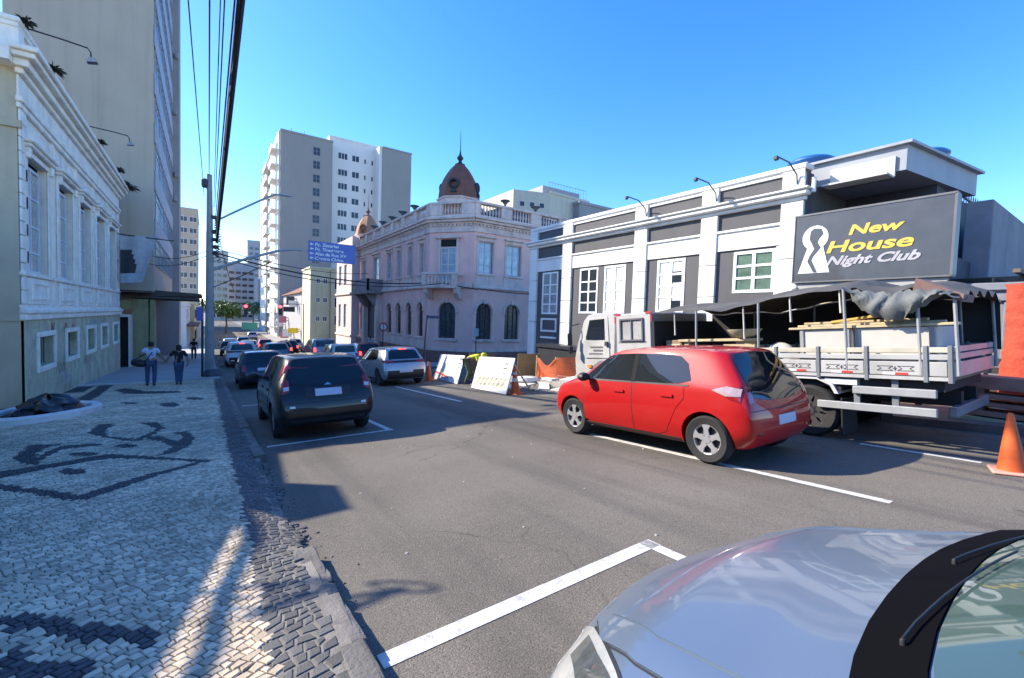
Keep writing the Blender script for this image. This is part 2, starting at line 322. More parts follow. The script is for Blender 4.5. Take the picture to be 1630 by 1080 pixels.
LIME = M('white_limestone', (.64, .52, .37), .85, var=.22, scale=1.1, bump=.25, bscale=90, island=.38, spec=.2, dirt=.5, dirtcol=(.24, .2, .14), dscale=1.6)
BASALT = M('dark_basalt', (.05, .052, .058), .7, var=.2, scale=2, bump=.25, bscale=90, island=.35)
GRANITE = M('grey_granite', (.095, .092, .088), .75, var=.25, scale=5, bump=.3, bscale=90, island=.3)
def swd(x, y):
    """pavement top; the kerb drops to the road along the old driveway"""
    if x < .25: return sw(x, y)
    t = min(1, max(0, (x - .25) / .4)); k = min(1, max(0, (y - 3.3) / .7)) * min(1, max(0, (6.9 - y) / .5))
    return sw(x, y) - KERB * .9 * t * k
pave = sheet('sidewalk', [-7, -4.4, -2, .26], [-6, 0, 5, 10, 15, 20, 24.4], KERB - .008, MORTAR)
sheet('plain_pavement', [-7, -4.4, -2, .5], [24.4, 30, 40, 50, 58, 70, 90, 100, 160], KERB, M('plain_paving', (.36, .35, .34), .8, var=.15, scale=1, dirt=.4, dirtcol=(.2, .19, .18)))
bb = MB(); bb.box((-4.3, 24.28, sw(-2, 24.4) - .1), (.5, 24.42, sw(-2, 24.4) + .02)); bb.build('paving_edge', M('pale_edge', (.6, .58, .54), .8), pave)
def stones(x0, x1, y0, y1, px, py, mats, rot=0.0, gap=.008, hfun=sw, jit=.3, lab='stone', keep=None):
    """irregular setts: every stone a closed-sided block with its own edges; returns list of (proj size, verts, mat)"""
    ca, sa = math.cos(rot), math.sin(rot); out = []
    cx, cy_ = (x0 + x1) / 2, (y0 + y1) / 2; R = math.hypot(x1 - x0, y1 - y0) / 2 + .2; nr = int(2 * R / py) + 2
    a_, b_ = rng.uniform(0, 6, 2)
    def line(j, x): return -R + j * py + .5 * py * math.sin(x * 2.1 + a_ + j * .05) + .3 * py * math.sin(x * 5.3 + b_ + j * .21) + wob[j % 97, int(x / px * 1.0) % 89] * jit * py
    wob = rng.uniform(-1, 1, (97, 89))
    for j in range(nr):
        x = -R + rng.uniform(0, px); sk = rng.uniform(-.2, .2) * px
        while x < R:
            w_ = px * rng.uniform(.62, 1.4); s2 = rng.uniform(-.22, .22) * px
            q = [(x, line(j, x)), (x + w_, line(j, x + w_)), (x + w_ + s2, line(j + 1, x + w_ + s2)), (x + sk, line(j + 1, x + sk))]
            x += w_; sk = s2
            pts = [(cx + a * ca - c * sa, cy_ + a * sa + c * ca) for a, c in q]
            mx_, my_ = sum(p[0] for p in pts) / 4, sum(p[1] for p in pts) / 4
            if not (x0 < mx_ < x1 and y0 < my_ < y1) or (keep and not keep(mx_, my_)): continue
            out.append((mx_, my_, pts))
    return out
def stone_geo(mx_, my_, pts, gap, hfun, dz, th=.02):
    top = []; ed = []; bot = []
    for x, y in pts:
        dx, dy = mx_ - x, my_ - y; L = math.hypot(dx, dy) + 1e-6
        g = gap; ex, ey = x + dx / L * g, y + dy / L * g; tx, ty = x + dx / L * (g + .007), y + dy / L * (g + .007)
        top.append((tx, ty, hfun(tx, ty) + dz)); ed.append((ex, ey, hfun(ex, ey) + dz - .004)); bot.append((ex, ey, hfun(ex, ey) - th))
    fs = [(0, 1, 2, 3)]
    for k in range(4):
        l = (k + 1) % 4; fs += [(4 + k, 4 + l, l, k), (8 + k, 8 + l, 4 + l, 4 + k)]
    return top + ed + bot, fs
def lay(cells, parent, matf, mats, gap, hfun, name, singles, dzr=.004):
    rank = []
    for c in cells:
        u, v, d = proj((c[0], c[1], hfun(c[0], c[1]))); rank.append(d if (0 < d and -10 < u < 1640 and v < 1095) else 1e9)
    order = np.argsort(rank); big = MB(); cache = 0
    for k, i in enumerate(order):
        c = cells[i]; vs, fs = stone_geo(*c, gap, hfun, rng.uniform(0, dzr)); mi = matf(c[0], c[1])
        if k < singles and rank[i] < 1e8:
            b = MB(); b.add([(p[0] - c[0], p[1] - c[1], p[2]) for p in vs], fs); b.build(name, mats[mi], parent, fix=False, loc=(c[0], c[1], 0))
        else: big.add(vs, fs, mi)
    if big.v: big.build(name + 's', mats, parent, kind='stuff', fix=False)
cells = stones(-4.3, .27, 1.2, 9.5, .054, .052, None, rot=.5, jit=.22)
lay(cells, pave, lambda x, y: 1 if dark(x, y) else 0, [LIME, BASALT], .0042, sw, 'stone', 300, .0022)
cells = stones(-4.3, .27, 9.5, 24.3, .075, .065, None, rot=.35, jit=.2)
b = MB()
for c in cells: b.add(*stone_geo(*c, .006, sw, rng.uniform(0, .004)), 1 if dark(c[0], c[1]) else 0)
b.build('distant_stones', [LIME, BASALT], pave, kind='stuff', fix=False)
border = sheet('paving_border', [.26, .38, .47, .53, .6], [-6, 0] + list(np.arange(1, 26, .3)), -.005, MORTL, hf=lambda x, y: swd(x, y))
cells = stones(.26, .53, 1.2, 6.9, .075, .062, None, rot=.1)
cells += stones(.53, .72, 3.5, 6.7, .075, .065, None, rot=.2, keep=lambda x, y: x < .64 + .06 * math.sin(y * 5))
lay(cells, border, lambda x, y: 0, [GRANITE], .008, swd, 'cobble', 250, .002)
cells = stones(.26, .53, 6.9, 24, .11, .09, None, rot=.1); b = MB()
for c in cells: b.add(*stone_geo(*c, .007, swd, rng.uniform(0, .004)))
b.build('distant_cobbles', GRANITE, border, kind='stuff', fix=False)
kerb = sheet('kerb_bed', [.5, .66], [-6, 0, 20, 40, 58, 70, 90, 160], -.01, CONC)
KST = M('kerb_granite', (.15, .14, .125), .8, var=.25, scale=4, bump=.5, bscale=45, dirt=.6, dirtcol=(.09, .085, .075), dscale=3, island=.2)
def kerb_stone(y0, y1, dz=0, x0=.52, x1=.665):
    b = MB(); n = 5; rag = .008
    sec = [(x0, -.1), (x0, .992), (x0 + .02, 1.0), (x1 - .035, 1.0), (x1 - .012, .97), (x1, .88), (x1, -.1)]
    vs = []; fs = []
    for j in range(n + 1):
        y = y0 + (y1 - y0) * j / n
        for i, (x, h) in enumerate(sec):
            r = rng.uniform(-rag, rag); vs.append((x + (r if i > 2 else 0), y + (rng.uniform(-.006, .006) if j in (0, n) else 0), gz(x, y) + (KERB + dz) * h + (r * .6 if 1 < i < 6 else 0)))
    m = len(sec)
    for j in range(n):
        for i in range(m - 1): fs.append((j * m + i, j * m + i + 1, (j + 1) * m + i + 1, (j + 1) * m + i))
    fs += [tuple(range(m)), tuple(range(n * m, (n + 1) * m))[::-1]]
    b.add(vs, fs); b.build('kerb_stone', KST, kerb)
for y0, y1, dz in ((.2, 1.02, .002), (1.035, 2.2, 0), (2.215, 2.72, -.006), (2.9, 3.5, -.012), (6.85, 7.55, .02)): kerb_stone(y0, y1, dz)
y = 7.57
while y < 40:
    l = rng.uniform(.85, 1.1); kerb_stone(y, y + l - .012, rng.uniform(-.008, .008)); y += l
b = MB(); b.box((.5, 40, sw(.6, 50) - 1.5), (.66, 160, sw(.6, 40))) if False else None
# broken kerb lump and loose rubble at the ragged driveway edge
b = MB()
for i in range(150):
    yy = rng.uniform(2.6, 7.0); xx = .66 + abs(rng.normal(0, .09)) - .03; r = rng.uniform(.004, .014)
    b.lathe([(r * .8, -r * .3), (r, r * .3), (r * .5, r * .8), (0, r * .9)], (xx, yy, gz(xx, yy)), 5, sx=rng.uniform(.7, 1.5), ph=rng.uniform(0, 3))
b.build('gutter_rubble', M('rubble', (.22, .195, .165), .95, var=.3, scale=9, island=.5), kind='stuff')
b = MB(); b.lathe([(.115, -.06), (.12, .05), (.1, .09), (.05, .105), (0, .108)], (.595, 2.81, gz(.6, 2.8) + .015), 7, sx=.75, sy_=.9, ph=.4); b.build('kerb_lump', KST, kerb)

# ================================================================ BUILDINGS: left side
GLASS = M('window_glass', (.025, .03, .035), .06, var=.3, scale=.7, spec=.9)
GLASSB = M('blue_glass', (.025, .04, .065), .12, var=.4, scale=.5, spec=.9)
CURT = M('curtained_glass', (.3, .31, .3), .25, var=.35, scale=2.5, coat=1.0)
WHITEF = M('white_window_paint', (.78, .78, .76), .5, var=.05, scale=4)
DARKF = M('dark_window_frame', (.05, .05, .055), .5)
DARKIN = M('dark_interior', (.018, .017, .016), .9)
def TX(sgn): return frame(0, 0, 0, 0, 1, sgn, 0)         # facade along the street; sgn +1 faces +x (left side), -1 faces -x
TY = frame(0, 0, 0, 1, 0, 0, -1)                         # facade across the street, facing the camera side
def sub(T, s, o=0, z=0): return T @ Matrix.Translation((s, o, z))

# ---- historic house with the grey-blue stucco front
house = thing('historic_house', 'low old house with pale stucco front, tall windows and stained plinth beside the pavement', 'house', (-4.3, 18.1, 0))
PLAST = M('pale_stucco', (.84, .76, .63), .85, var=.1, scale=1.5, bump=.15, bscale=30, streak=.35, dirt=.3, dirtcol=(.3, .3, .28))
MOULD = M('white_moulding', (.88, .81, .70), .8, var=.08, scale=2, streak=.35, dirt=.3, dirtcol=(.3, .29, .26), bump=.1)
PLIN = M('stained_plinth', (.54, .52, .36), .9, var=.2, scale=1.5, bump=.4, bscale=25, dirt=.75, dirtcol=(.17, .16, .12), dscale=1.6, streak=.5)
BEIGE = M('beige_render', (.5, .43, .3), .9, var=.12, scale=1, streak=.4, bump=.15, bscale=30)
T = TX(1); HW = 16.9
wc = [1.62, 4.93, 8.15, 11.45, 14.75]
bw = [2.0, 5.3, 8.65, 11.8, 15.15]
holes = [(c - 1.0, 2.52, c + 1.0, 5.86) for c in wc]
b = MB(T); wall(b, 0, HW, 1.3, 8.5, holes, .2); b.build('wall', PLAST, house)
b = MB(T); wall(b, 0, HW, -3.4, 1.3, [(c - .82, -.33, c + .82, .58) for c in bw], .3, o=.06); b.quad((0, 0, 1.3), (HW, 0, 1.3), (HW, .06, 1.3), (0, .06, 1.3)); b.build('plinth', PLIN, house)
b = MB(T); b.box((.01, -.35, -3.4), (HW - .01, -11, 9.0)); b.build('body', DARKIN, house)
b = MB(); b.box((-11, -.02, -3), (.0, .03, 8.4)); b.box((-11, -.06, 1.1), (.06, -.02, 1.5)); b.box((-11, -.1, 6.4), (.1, -.02, 6.6)); b.box((-11, -.06, 2.6), (-.5, -.02, 2.75)); b.build('side_wall', BEIGE, house)
b = MB(T); b.box((-.12, 0, 1.12), (HW, .16, 1.3), bev=.03); b.box((-.14, 0, 1.3), (HW, .22, 1.46), bev=.04); b.box((-.1, 0, 1.46), (HW, .1, 1.55)); b.box((-.06, 0, 2.38), (HW, .1, 2.5), bev=.02); b.build('string_course', MOULD, house)
b = MB(T)
for z0, z1, o in ((6.95, 7.1, .1), (7.1, 7.25, .15), (7.25, 7.85, .05), (7.85, 8.0, .16), (8.0, 8.2, .3), (8.2, 8.34, .46), (8.34, 8.48, .56)): b.box((-o, 0, z0), (HW, o, z1), bev=.02)
b.box((-.56, -3.2, 8.0), (0, 0, 8.34)); b.build('cornice', MOULD, house, smooth=False)
b = MB(T); b.box((0, -.3, 8.48), (HW, -.02, 9.1)); b.box((-.06, -.36, 9.1), (HW, .06, 9.22), bev=.02); b.box((-.1, -.4, 9.22), (HW, .1, 9.36), bev=.03)
for s in (0, 3.3, 6.6, 9.9, 13.2, HW - .5): b.box((s, -.02, 8.48), (s + .45, .05, 9.1))
b.box((0, -8, 8.5), (.28, -.3, 9.2)); b.build('parapet', MOULD, house)
# roof tiles just behind the parapet
b = MB(T)
for i in range(56): b.lathe([(.14, 0), (.13, .5)], (.15 + i * .3, -.45, 9.3), 6, axis='y', sy_=.5)
b.build('roof_tiles', M('old_roof_tile', (.16, .1, .08), .9, var=.3, scale=6), house, kind='stuff')
SILLW = M('white_window_frame_old', (.62, .64, .68), .6, var=.08, scale=3)
for c in wc:
    wd = window(house, T, c - .85, 2.52, c + .85, 5.7, -.12, SILLW, CURT, 2, 1, .09, .04, tall=(.2, .45, .72))
    b = MB(T)
    for s in (-1, 1):
        b.box((c + s * 1.0 - (.0 if s > 0 else .24), 0, 2.5), (c + s * 1.0 + (.24 if s > 0 else 0), .06, 5.95), bev=.025)
        b.box((c + s * 1.12 - .1, 0, 5.75), (c + s * 1.12 + .1, .16, 6.05), bev=.03)
    b.box((c - 1.0, 0, 5.86), (c + 1.0, .08, 6.0)); b.box((c - 1.3, 0, 6.05), (c + 1.3, .2, 6.16), bev=.03); b.box((c - 1.38, 0, 6.16), (c + 1.38, .26, 6.28), bev=.03)
    b.prism([(c - 1.3, 6.28), (c + 1.3, 6.28), (c, 6.62)], 0, .12, axis='y'); b.build('window_surround', MOULD, house)
    b = MB(T); b.box((c - 1.02, 0, 1.58), (c + 1.02, .05, 2.36), bev=.01)
    for a in ((c - .82, .05, 1.72, c + .82, .09, 1.77), (c - .82, .05, 2.17, c + .82, .09, 2.22), (c - .82, .05, 1.77, c - .77, .09, 2.17), (c + .77, .05, 1.77, c + .82, .09, 2.17)): b.box(a[:3], a[3:])
    b.build('apron_panel', MOULD, house)
for c in bw:
    b = MB(T)
    for a in ((c - .98, .06, -.5, c + .98, .13, -.33), (c - .98, .06, .58, c + .98, .13, .74), (c - .98, .06, -.33, c - .82, .13, .58), (c + .82, .06, -.33, c + .98, .13, .58)): b.box(a[:3], a[3:], bev=.015)
    fr = b.build('cellar_window', MOULD, house)
    g = MB(T); g.quad((c - .82, -.2, -.33), (c + .82, -.2, -.33), (c + .82, -.2, .58), (c - .82, -.2, .58)); g.build('pane', GLASS, fr, fix=False)
    g = MB(T)
    for i in range(5): x = c - .66 + i * .33; g.tube([(x, -.12, -.33), (x, -.12, .58)], .014, 6)
    g.build('grille', DARKF, fr)
for i in range(14):
    z = 1.58 + i * .385; l = .55 if i % 2 else .38
    b = MB(T); b.box((0, 0, z + .008), (l, .06, z + .377), bev=.018); b.build('quoin', MOULD, house)
for i in range(14):
    z = 1.58 + i * .385; l = .55 if i % 2 else .38
    b = MB(T); b.box((HW - l, 0, z + .008), (HW, .06, z + .377), bev=.018); b.build('quoin', MOULD, house)
b = MB(T)
for s in (3.3, 6.55, 9.8, 13.1): b.box((s - .13, 0, 1.58), (s + .13, .05, 6.95))
b.build('pilasters', MOULD, house, kind='stuff')
# sprayed scribbles on the plinth
GRAF = {k: M('spray_' + k, c, .9, var=.3, scale=8) for k, c in (('blue', (.2, .28, .42)), ('red', (.3, .09, .06)), ('pale', (.6, .6, .58)), ('black', (.06, .06, .06)))}
def scribble(col, pts, r=.02):
    for p in pts:
        b = MB(T)
        for a, c in zip(p[:-1], p[1:]):
            d = Vector((c[0] - a[0], c[1] - a[1])).normalized(); n = Vector((-d.y, d.x)) * r
            b.quad((a[0] - n.x, .064, a[1] - n.y), (c[0] - n.x, .064, c[1] - n.y), (c[0] + n.x, .064, c[1] + n.y), (a[0] + n.x, .064, a[1] + n.y))
        b.build('scribble', GRAF[col], house, fix=False)
def wiggle(s, z, n, w_, h, sd):
    r = np.random.default_rng(sd); return [(s + i * w_ / n + r.uniform(-.06, .06), z + (h if i % 2 else 0) + r.uniform(-.1, .1) * h) for i in range(n + 1)]
scribble('blue', [wiggle(8.6, .7, 9, 1.5, .28, 1), wiggle(10.3, .72, 8, 1.6, .25, 2)])
scribble('red', [wiggle(4.3, .66, 4, .5, .3, 3), wiggle(5.3, .68, 5, .6, .22, 4)], .03); scribble('red', [wiggle(2.6, .62, 3, .4, .34, 9)], .05)
scribble('pale', [wiggle(4.0, -1.1, 7, 1.1, .35, 5), wiggle(4.2, -1.3, 7, 1.0, .3, 6)], .035); scribble('black', [wiggle(7.2, -.9, 8, 1.8, .3, 7), wiggle(3.2, -.8, 6, 1.2, .4, 8)], .018)
# floodlight arms, weeds and banner on the old house
IRON = M('dark_iron', (.035, .035, .038), .55, var=.2)
FLOODG = M('lamp_glass', (.12, .13, .13), .15, coat=1)
for i, (y0, lab) in enumerate(((18.6, 'floodlight on a long arm over the corner of the old house, nearest one'), (26.8, 'floodlight on a thin arm midway along the old house parapet'))):
    t = thing('floodlight', lab, 'floodlight', (-4.2, y0, 9.3), 0, 'floodlights on the old house')
    MB().tube([(0, 0, .05), (.7, .02, .02), (1.25, .05, -.02), (1.32, .05, -.14), (1.32, .05, -.28)], .024, 8).build('arm', IRON, t, smooth=True)
    b = MB(); b.prism([(-.2, -.12), (.2, -.02), (.13, .14), (-.1, .12)], -.17, .17, axis='y'); hd = b.build('lamp_head', M('lamp_grey', (.3, .3, .3), .5), t, loc=(1.36, .05, -.38)); hd.scale = (.62, .62, .62)
    MB().quad((-.18, -.15, -.125), (.18, -.15, -.035), (.18, .15, -.035), (-.18, .15, -.125)).build('lamp_glass', FLOODG, hd)
GREEN = M('weed_green', (.05, .08, .025), .8, var=.4, scale=9)
WEEDD = M('dry_weed', (.05, .045, .03), .9, var=.4, scale=9)
def tuft(name, x, y, z, r, lab, n=70, mat=WEEDD, cat='weed', group='weeds on the old cornice'):
    b = MB()
    for i in range(n):
        d = Vector(rng.normal(0, 1, 3)); d.z = abs(d.z) * .7 - .25; d.normalize(); a = d.cross(Vector(rng.normal(0, 1, 3))).normalized() * .03
        l = r * rng.uniform(.5, 1.15); m_ = d * l * .6; e = d * l + Vector((0, 0, -.15 * l))
        b.add([a * .4, -a * .4, m_ - a, m_ + a, e], [(0, 1, 2, 3), (3, 2, 4)])
    b.build(name, mat, None, lab, cat, group, loc=(x, y, z), fix=False)
for x, y, z, r, lab in ((-3.74, 18.9, 8.5, .3, 'dry weed tuft on the cornice at the near corner of the old house'), (-4.15, 18.3, 9.38, .26, 'dry weed tuft on top of the parapet at the near corner'), (-3.72, 25.9, 8.5, .24, 'small dry weed tuft on the cornice half way along the old house'),
        (-3.7, 34.4, 8.46, .5, 'largest bushy weed hanging from the far end of the cornice'), (-3.76, 33.4, 8.5, .26, 'middle weed tuft near the far end of the cornice'), (-4.1, 34.3, 9.36, .3, 'weed tuft on the parapet at the far end of the old house')):
    tuft('weed', x, y, z, r, lab, 110)
ban = thing('hanging_banner', 'pale cloth banner with a dark triangle hanging from the far end of the old house', 'banner', (-4.24, 34.2, 4.7))
MB().tube([(0, 0, 1.05), (2.6, .0, .95)], .03, 8).build('bracket', IRON, ban)
b = MB(); vs = []; fs = []; n = 14
for i in range(n + 1):
    for j in range(11):
        t, k = i / n, j / 10; wd = 1.75 - .75 * k ; x = .12 + t * wd; z = 1.0 - k * 2.75 + .12 * t; vs.append((x, .1 * math.sin(t * 9 + k * 2) * (1 - .3 * k), z))
for i in range(n):
    for j in range(10): fs.append((i * 11 + j, i * 11 + j + 1, (i + 1) * 11 + j + 1, (i + 1) * 11 + j))
mi = [1 if (2 < f % 10 < 8 and f // 10 < 2 + (f % 10) * .9 and f // 10 < 8) else (2 if f % 10 >= 8 else 0) for f in range(len(fs))]
b.v = vs; b.f = fs; b.mi = mi
b.build('cloth', [M('banner_cloth', (.42, .43, .45), .9), M('banner_dark', (.05, .05, .055), .9), M('banner_blue', (.4, .46, .5), .9)], ban, smooth=True, fix=False)

# ---- tall apartment tower behind the house
tower = thing('apartment_tower', 'very tall beige apartment tower with a blank side wall behind the old house', 'apartment tower', (-2.78, 36.6, 0))
TOWB = M('tower_beige', (.5, .41, .31), .9, var=.07, scale=.4, streak=.25, bump=.1, bscale=12)
TOWG = M('tower_grey', (.3, .29, .29), .9, var=.1, scale=.5, streak=.3)
b = MB(); b.box((-6.4, .0, 2.6), (0, 18.6, 44)); b.build('side_wall', TOWB, tower)
# ground floor recess with the entrance
YEL = M('aged_yellow_paint', (.36, .33, .17), .85, var=.15, scale=1.5, streak=.5, dirt=.3, dirtcol=(.16, .15, .09))
b = MB(); b.box((-6.4, .6, -3.4), (-1.9, 20, 2.6)); b.build('ground_floor', M('ground_floor_grey', (.2, .19, .17), .9), tower)
b = MB(); b.box((-1.05, .12, -3.4), (-.3, 1.1, 2.1), bev=.03); b.box((-.25, .3, -3.4), (0, 1.6, 2.1), bev=.02); b.box((-.9, .06, 1.7), (-.35, .12, 2.1)); b.build('entrance_pillar', YEL, tower)
e = MB(); e.box((-2.05, .5, -3.2), (-1.95, .6, .95)); e.box((-1.3, .3, -3.2), (-1.06, .6, .95)); e.box((-2.05, .3, .95), (-1.06, .6, 1.12)); dr = e.build('entrance_frame', WHITEF, tower)
MB().quad((-1.95, .56, -3.1), (-1.3, .56, -3.1), (-1.3, .56, .95), (-1.95, .56, .95)).build('doorway', DARKIN, dr)
b = MB(); b.prism([(-1.9, 2.0), (-.3, 2.0), (-.3, 1.75), (-1.9, 1.25)], .2, .5, axis='y'); b.build('lintel', YEL, tower)
# street front: floors of blue-grey window bands
T = TX(1); BAND = M('facade_band', (.33, .36, .4), .6, var=.12, scale=2)
b = MB(T)
for k in range(13): b.box((.35, .0, 4.35 + k * 3.0 + 1.75), (18.5, .08, 4.35 + k * 3.0 + 3.0), bev=.02)
b.build('spandrels', BAND, tower)
for k in range(12):
    z = 4.35 + k * 3.0
    for j in range(5): window(tower, T, 1.0 + j * 3.45, z, 1.0 + j * 3.45 + 3.2, z + 1.74, .06, BAND, GLASSB, 3, 2, .06, .03, tall=(.7,))
b = MB(); b.box((-6, 18.6, -4), (.54, 22, 44)); b.build('rear_block', TOWG, tower)
for s, z in ((.2, 14.3), (.1, 20.2), (.25, 25.5), (.12, 12.0)):
    b = MB(); b.box((s, 18.2, z), (s + .3, 18.6, z + .5), bev=.03); b.build('air_conditioner', M('ac_grey', (.3, .3, .3), .6), tower)
# marquise over the pavement
can = MB(); can.prism([(-1.6, 2.28), (2.1, 2.42), (2.5, 2.52), (2.5, 2.62), (0, 2.72), (-1.6, 2.62)], .5, 10, axis='y'); mq = can.build('canopy', M('canopy_brown', (.1, .075, .06), .85, var=.25, scale=2), tower)
b = MB()
for i in range(11): b.box((-1.6 + .0, .35 + i * .95, 2.2), (2.35, .43 + i * .95, 2.3))
b.build('rafters', M('rafter', (.13, .11, .09), .9), mq)
b = MB(); b.box((-2, -1.05, 2.5), (-.05, .4, 2.62)); b.box((-2, -1.1, 2.42), (2.3, -1.02, 2.7)) if False else None; b.build('ledge', M('canopy_brown', (.1, .075, .06)), tower)

# ---- low shops beyond the tower
def simple_block(name, lab, cat, x0, y0, z0, x1, y1, z1, mats, win=(), group=None, roof=True, T1=None, gm=GLASS, fm=DARKF, parapet=.4):
    """box building; win: list of (face, s0, z0, w, h, ncol, pitch_s, nrow, pitch_z)"""
    t = thing(name, lab, cat, (x0, y0, 0), 0, group)
    b = MB(); b.box((0, 0, z0), (x1 - x0, y1 - y0, z1)); b.box((-.12, -.12, z1), (x1 - x0 + .12, y1 - y0 + .12, z1 + parapet), bev=.04); b.build('wall', mats, t)
    for f, s, z, ww, hh, nc, ps, nr, pz in win:
        if f == 'x': F = frame(x1 - x0, 0, 0, 0, 1, 1, 0)
        elif f == '-x': F = frame(0, 0, 0, 0, 1, -1, 0)
        else: F = TY
        for i in range(nc):
            for j in range(nr): window(t, F, s + i * ps, z + j * pz, s + i * ps + ww, z + j * pz + hh, .04, fm, gm, 2, 1, .07, .035, d=.03)
    return t
CREAM = M('cream_paint', (.6, .5, .3), .85, var=.1, scale=1, streak=.3)
WHT = M('white_render', (.68, .67, .64), .85, var=.06, scale=.5, streak=.25)
OCH = M('ochre_paint', (.5, .34, .12), .85, var=.12, scale=1, streak=.3)
s1 = simple_block('corner_shop', 'low white shop with pale blue shutters just past the tower canopy', 'shop', -14, 72.5, -5.5, -2.2, 88, 1.9, WHT, [('x', .5, .25, 1.1, 1.35, 6, 1.5, 1, 1)], fm=WHITEF)
b = MB(frame(11.8, 0, 0, 0, 1, 1, 0)); b.box((0, 0, -.75), (15.5, 1.3, -.5)); b.build('awning', M('shop_awning', (.13, .05, .05), .8), s1)
SHUT = M('blue_shutter', (.3, .4, .52), .6, var=.1)
for i in range(5):
    b = MB(frame(11.8, 0, 0, 0, 1, 1, 0)); b.box((1 + i * 2.8, 0, -4.7), (3.1 + i * 2.8, .06, -1.0)); b.build('shutter', SHUT, s1)
s2 = simple_block('shop_house', 'yellow shop house beyond the white shop on the left pavement', 'shop', -14, 88.3, -5.5, -1.6, 104, 2.3, CREAM, [('x', 1, .0, 1.2, 1.5, 5, 2.9, 1, 1), ('x', 1, -4.6, 1.5, 2.6, 5, 2.9, 1, 1), ('y', 10.3, -.2, 1.0, 1.6, 1, 1, 1, 1)])
s3 = simple_block('shop_house', 'pale cream shop house farther down the left pavement', 'shop', -14, 104.4, -5.5, -.9, 150, 1.6, WHT, [('x', 1, -4.4, 2.2, 2.6, 8, 5, 1, 1), ('x', 1, -.8, 1.4, 1.6, 8, 5, 1, 1)])
lt = simple_block('apartment_block', 'beige apartment block with small blue windows just right of the tall tower', 'apartment block', -16, 150.4, -5.5, -2.1, 176, 28.3, TOWB, [('y', 10.0, 4.0 + 0, 1.7, 1.4, 2, 2.1, 8, 3.0)], gm=GLASSB, fm=WHITEF)
b = MB(); b.box((2, 3, 28), (8, 10, 31)); b.box((9.5, 4, 28), (9.6, 4.1, 33)); b.build('roof_hut', TOWG, lt)
# far towers closing the street
FARG = M('far_grey', (.36, .36, .37), .9, var=.08, scale=.1); FARB = M('far_beige', (.47, .43, .38), .9, var=.08, scale=.1); FARD = M('far_dark', (.2, .2, .21), .9, var=.1, scale=.1)  # plain wall colours for the distant blocks
for (x0, x1, y0, z1, m_, lab, wn_) in ((1, 8.5, 255, 29, FARB, 'beige far tower with pale window bands at the left end of the street', (('y', .8, -2, 1.6, 1.3, 3, 2.3, 9, 3.2),)), (8.6, 21, 275, 26, FARG, 'wide grey far block with rows of windows behind the red traffic light', (('y', 1.0, -2, 2.2, 1.3, 4, 2.9, 8, 3.2),)),
        (20, 27, 310, 43, FARG, 'tallest grey far tower closing the street', (('y', 1, 22, 1.8, 1.4, 2, 2.8, 6, 3.2),)), (21.2, 25, 240, 26, FARD, 'narrow dark far block beside the pale blank wall', ()), (25.2, 38, 236, 26, M('far_blank', (.45, .47, .5), .9, var=.05), 'pale far block with a blank wall behind the palm', ()), (27, 42, 330, 38, FARD, 'low dark far tower seen over the blank wall', ())):
    simple_block('far_building', lab, 'apartment block', x0, y0, -6, x1, y0 + 15, z1, m_, wn_)

# ---- low neighbour on the left, mostly outside the view; its roof edge throws the pavement shadow
nb = thing('low_shop', 'low corner shop left of the old house', 'shop', (-4.35, -8, 0))
b = MB(); b.prism([(0, -1), (21.5, -1), (21.5, 4.05), (18, 4.1), (12, 3.4), (0, 3.4)], -9, 0, axis='x'); b.prism([(12.0, 3.4), (18.0, 4.1), (18.0, 4.25), (12.0, 3.55)], -9, .1, axis='x'); b.box((-9, -.1, 3.4), (.1, 12, 3.55)); b.box((-.6, 18.0, 4.05), (.06, 21.5, 4.55), bev=.03); b.box((-.5, 18.25, 4.55), (0.05, 19.2, 5.05), bev=.03); b.build('wall', BEIGE, nb)
for i in range(4): window(nb, TX(1), 2 + i * 4.5, .6, 4.6 + i * 4.5, 3.0, .04, DARKF, GLASS, 3, 1)
sc = thing('sign_bracket', 'wrought iron scroll bracket on the low corner shop roof edge', 'bracket', (-4.3, 7.55, 3.75))
b = MB()
b.T = Matrix.Diagonal((.4, 1, .85, 1))
b.tube([(0, 0, .6), (2.2, -.02, .5)], .03); b.tube([(0, 0, 0), (.7, 0, .1), (1.4, 0, .35), (2.0, 0, .5)], .025)
for cx_, r in ((.45, .2), (.95, .15), (1.35, .1)): b.tube([(cx_ + r * math.cos(t * .5), 0, .42 + r * .75 * math.sin(t * .5)) for t in range(13)], .022, 6)
b.tube([(2.2 - .25 * math.cos(t * .4) * (1 - t / 30), 0, .5 + .2 * math.sin(t * .4)) for t in range(16)], .02, 6)
b.build('scroll', IRON, sc)
cb_ = thing('shadow_cable', 'added unseen cable bundle by the low corner shop, shaped to cast the curved pavement shadow', 'cable', (-4.05, 6.38, 3.79))
pts = [(-4.05, 10.2, 3.86), (-4.05, 9.39, 3.95), (-4.05, 8.93, 4.02), (-4.05, 8.51, 4.04), (-4.05, 8.05, 3.98), (-4.05, 7.63, 3.92), (-4.05, 7.22, 3.89), (-4.05, 6.94, 3.88), (-4.05, 6.66, 3.83), (-4.05, 6.38, 3.79), (-4.05, 5.4, 3.7)]
MB().tube([(x + 4.05, y - 6.38, z - 3.79) for x, y, z in pts], .05, 8).build('cable', IRON, cb_, smooth=True)  # added out of view; its curve is worked back from the wanted shadow band

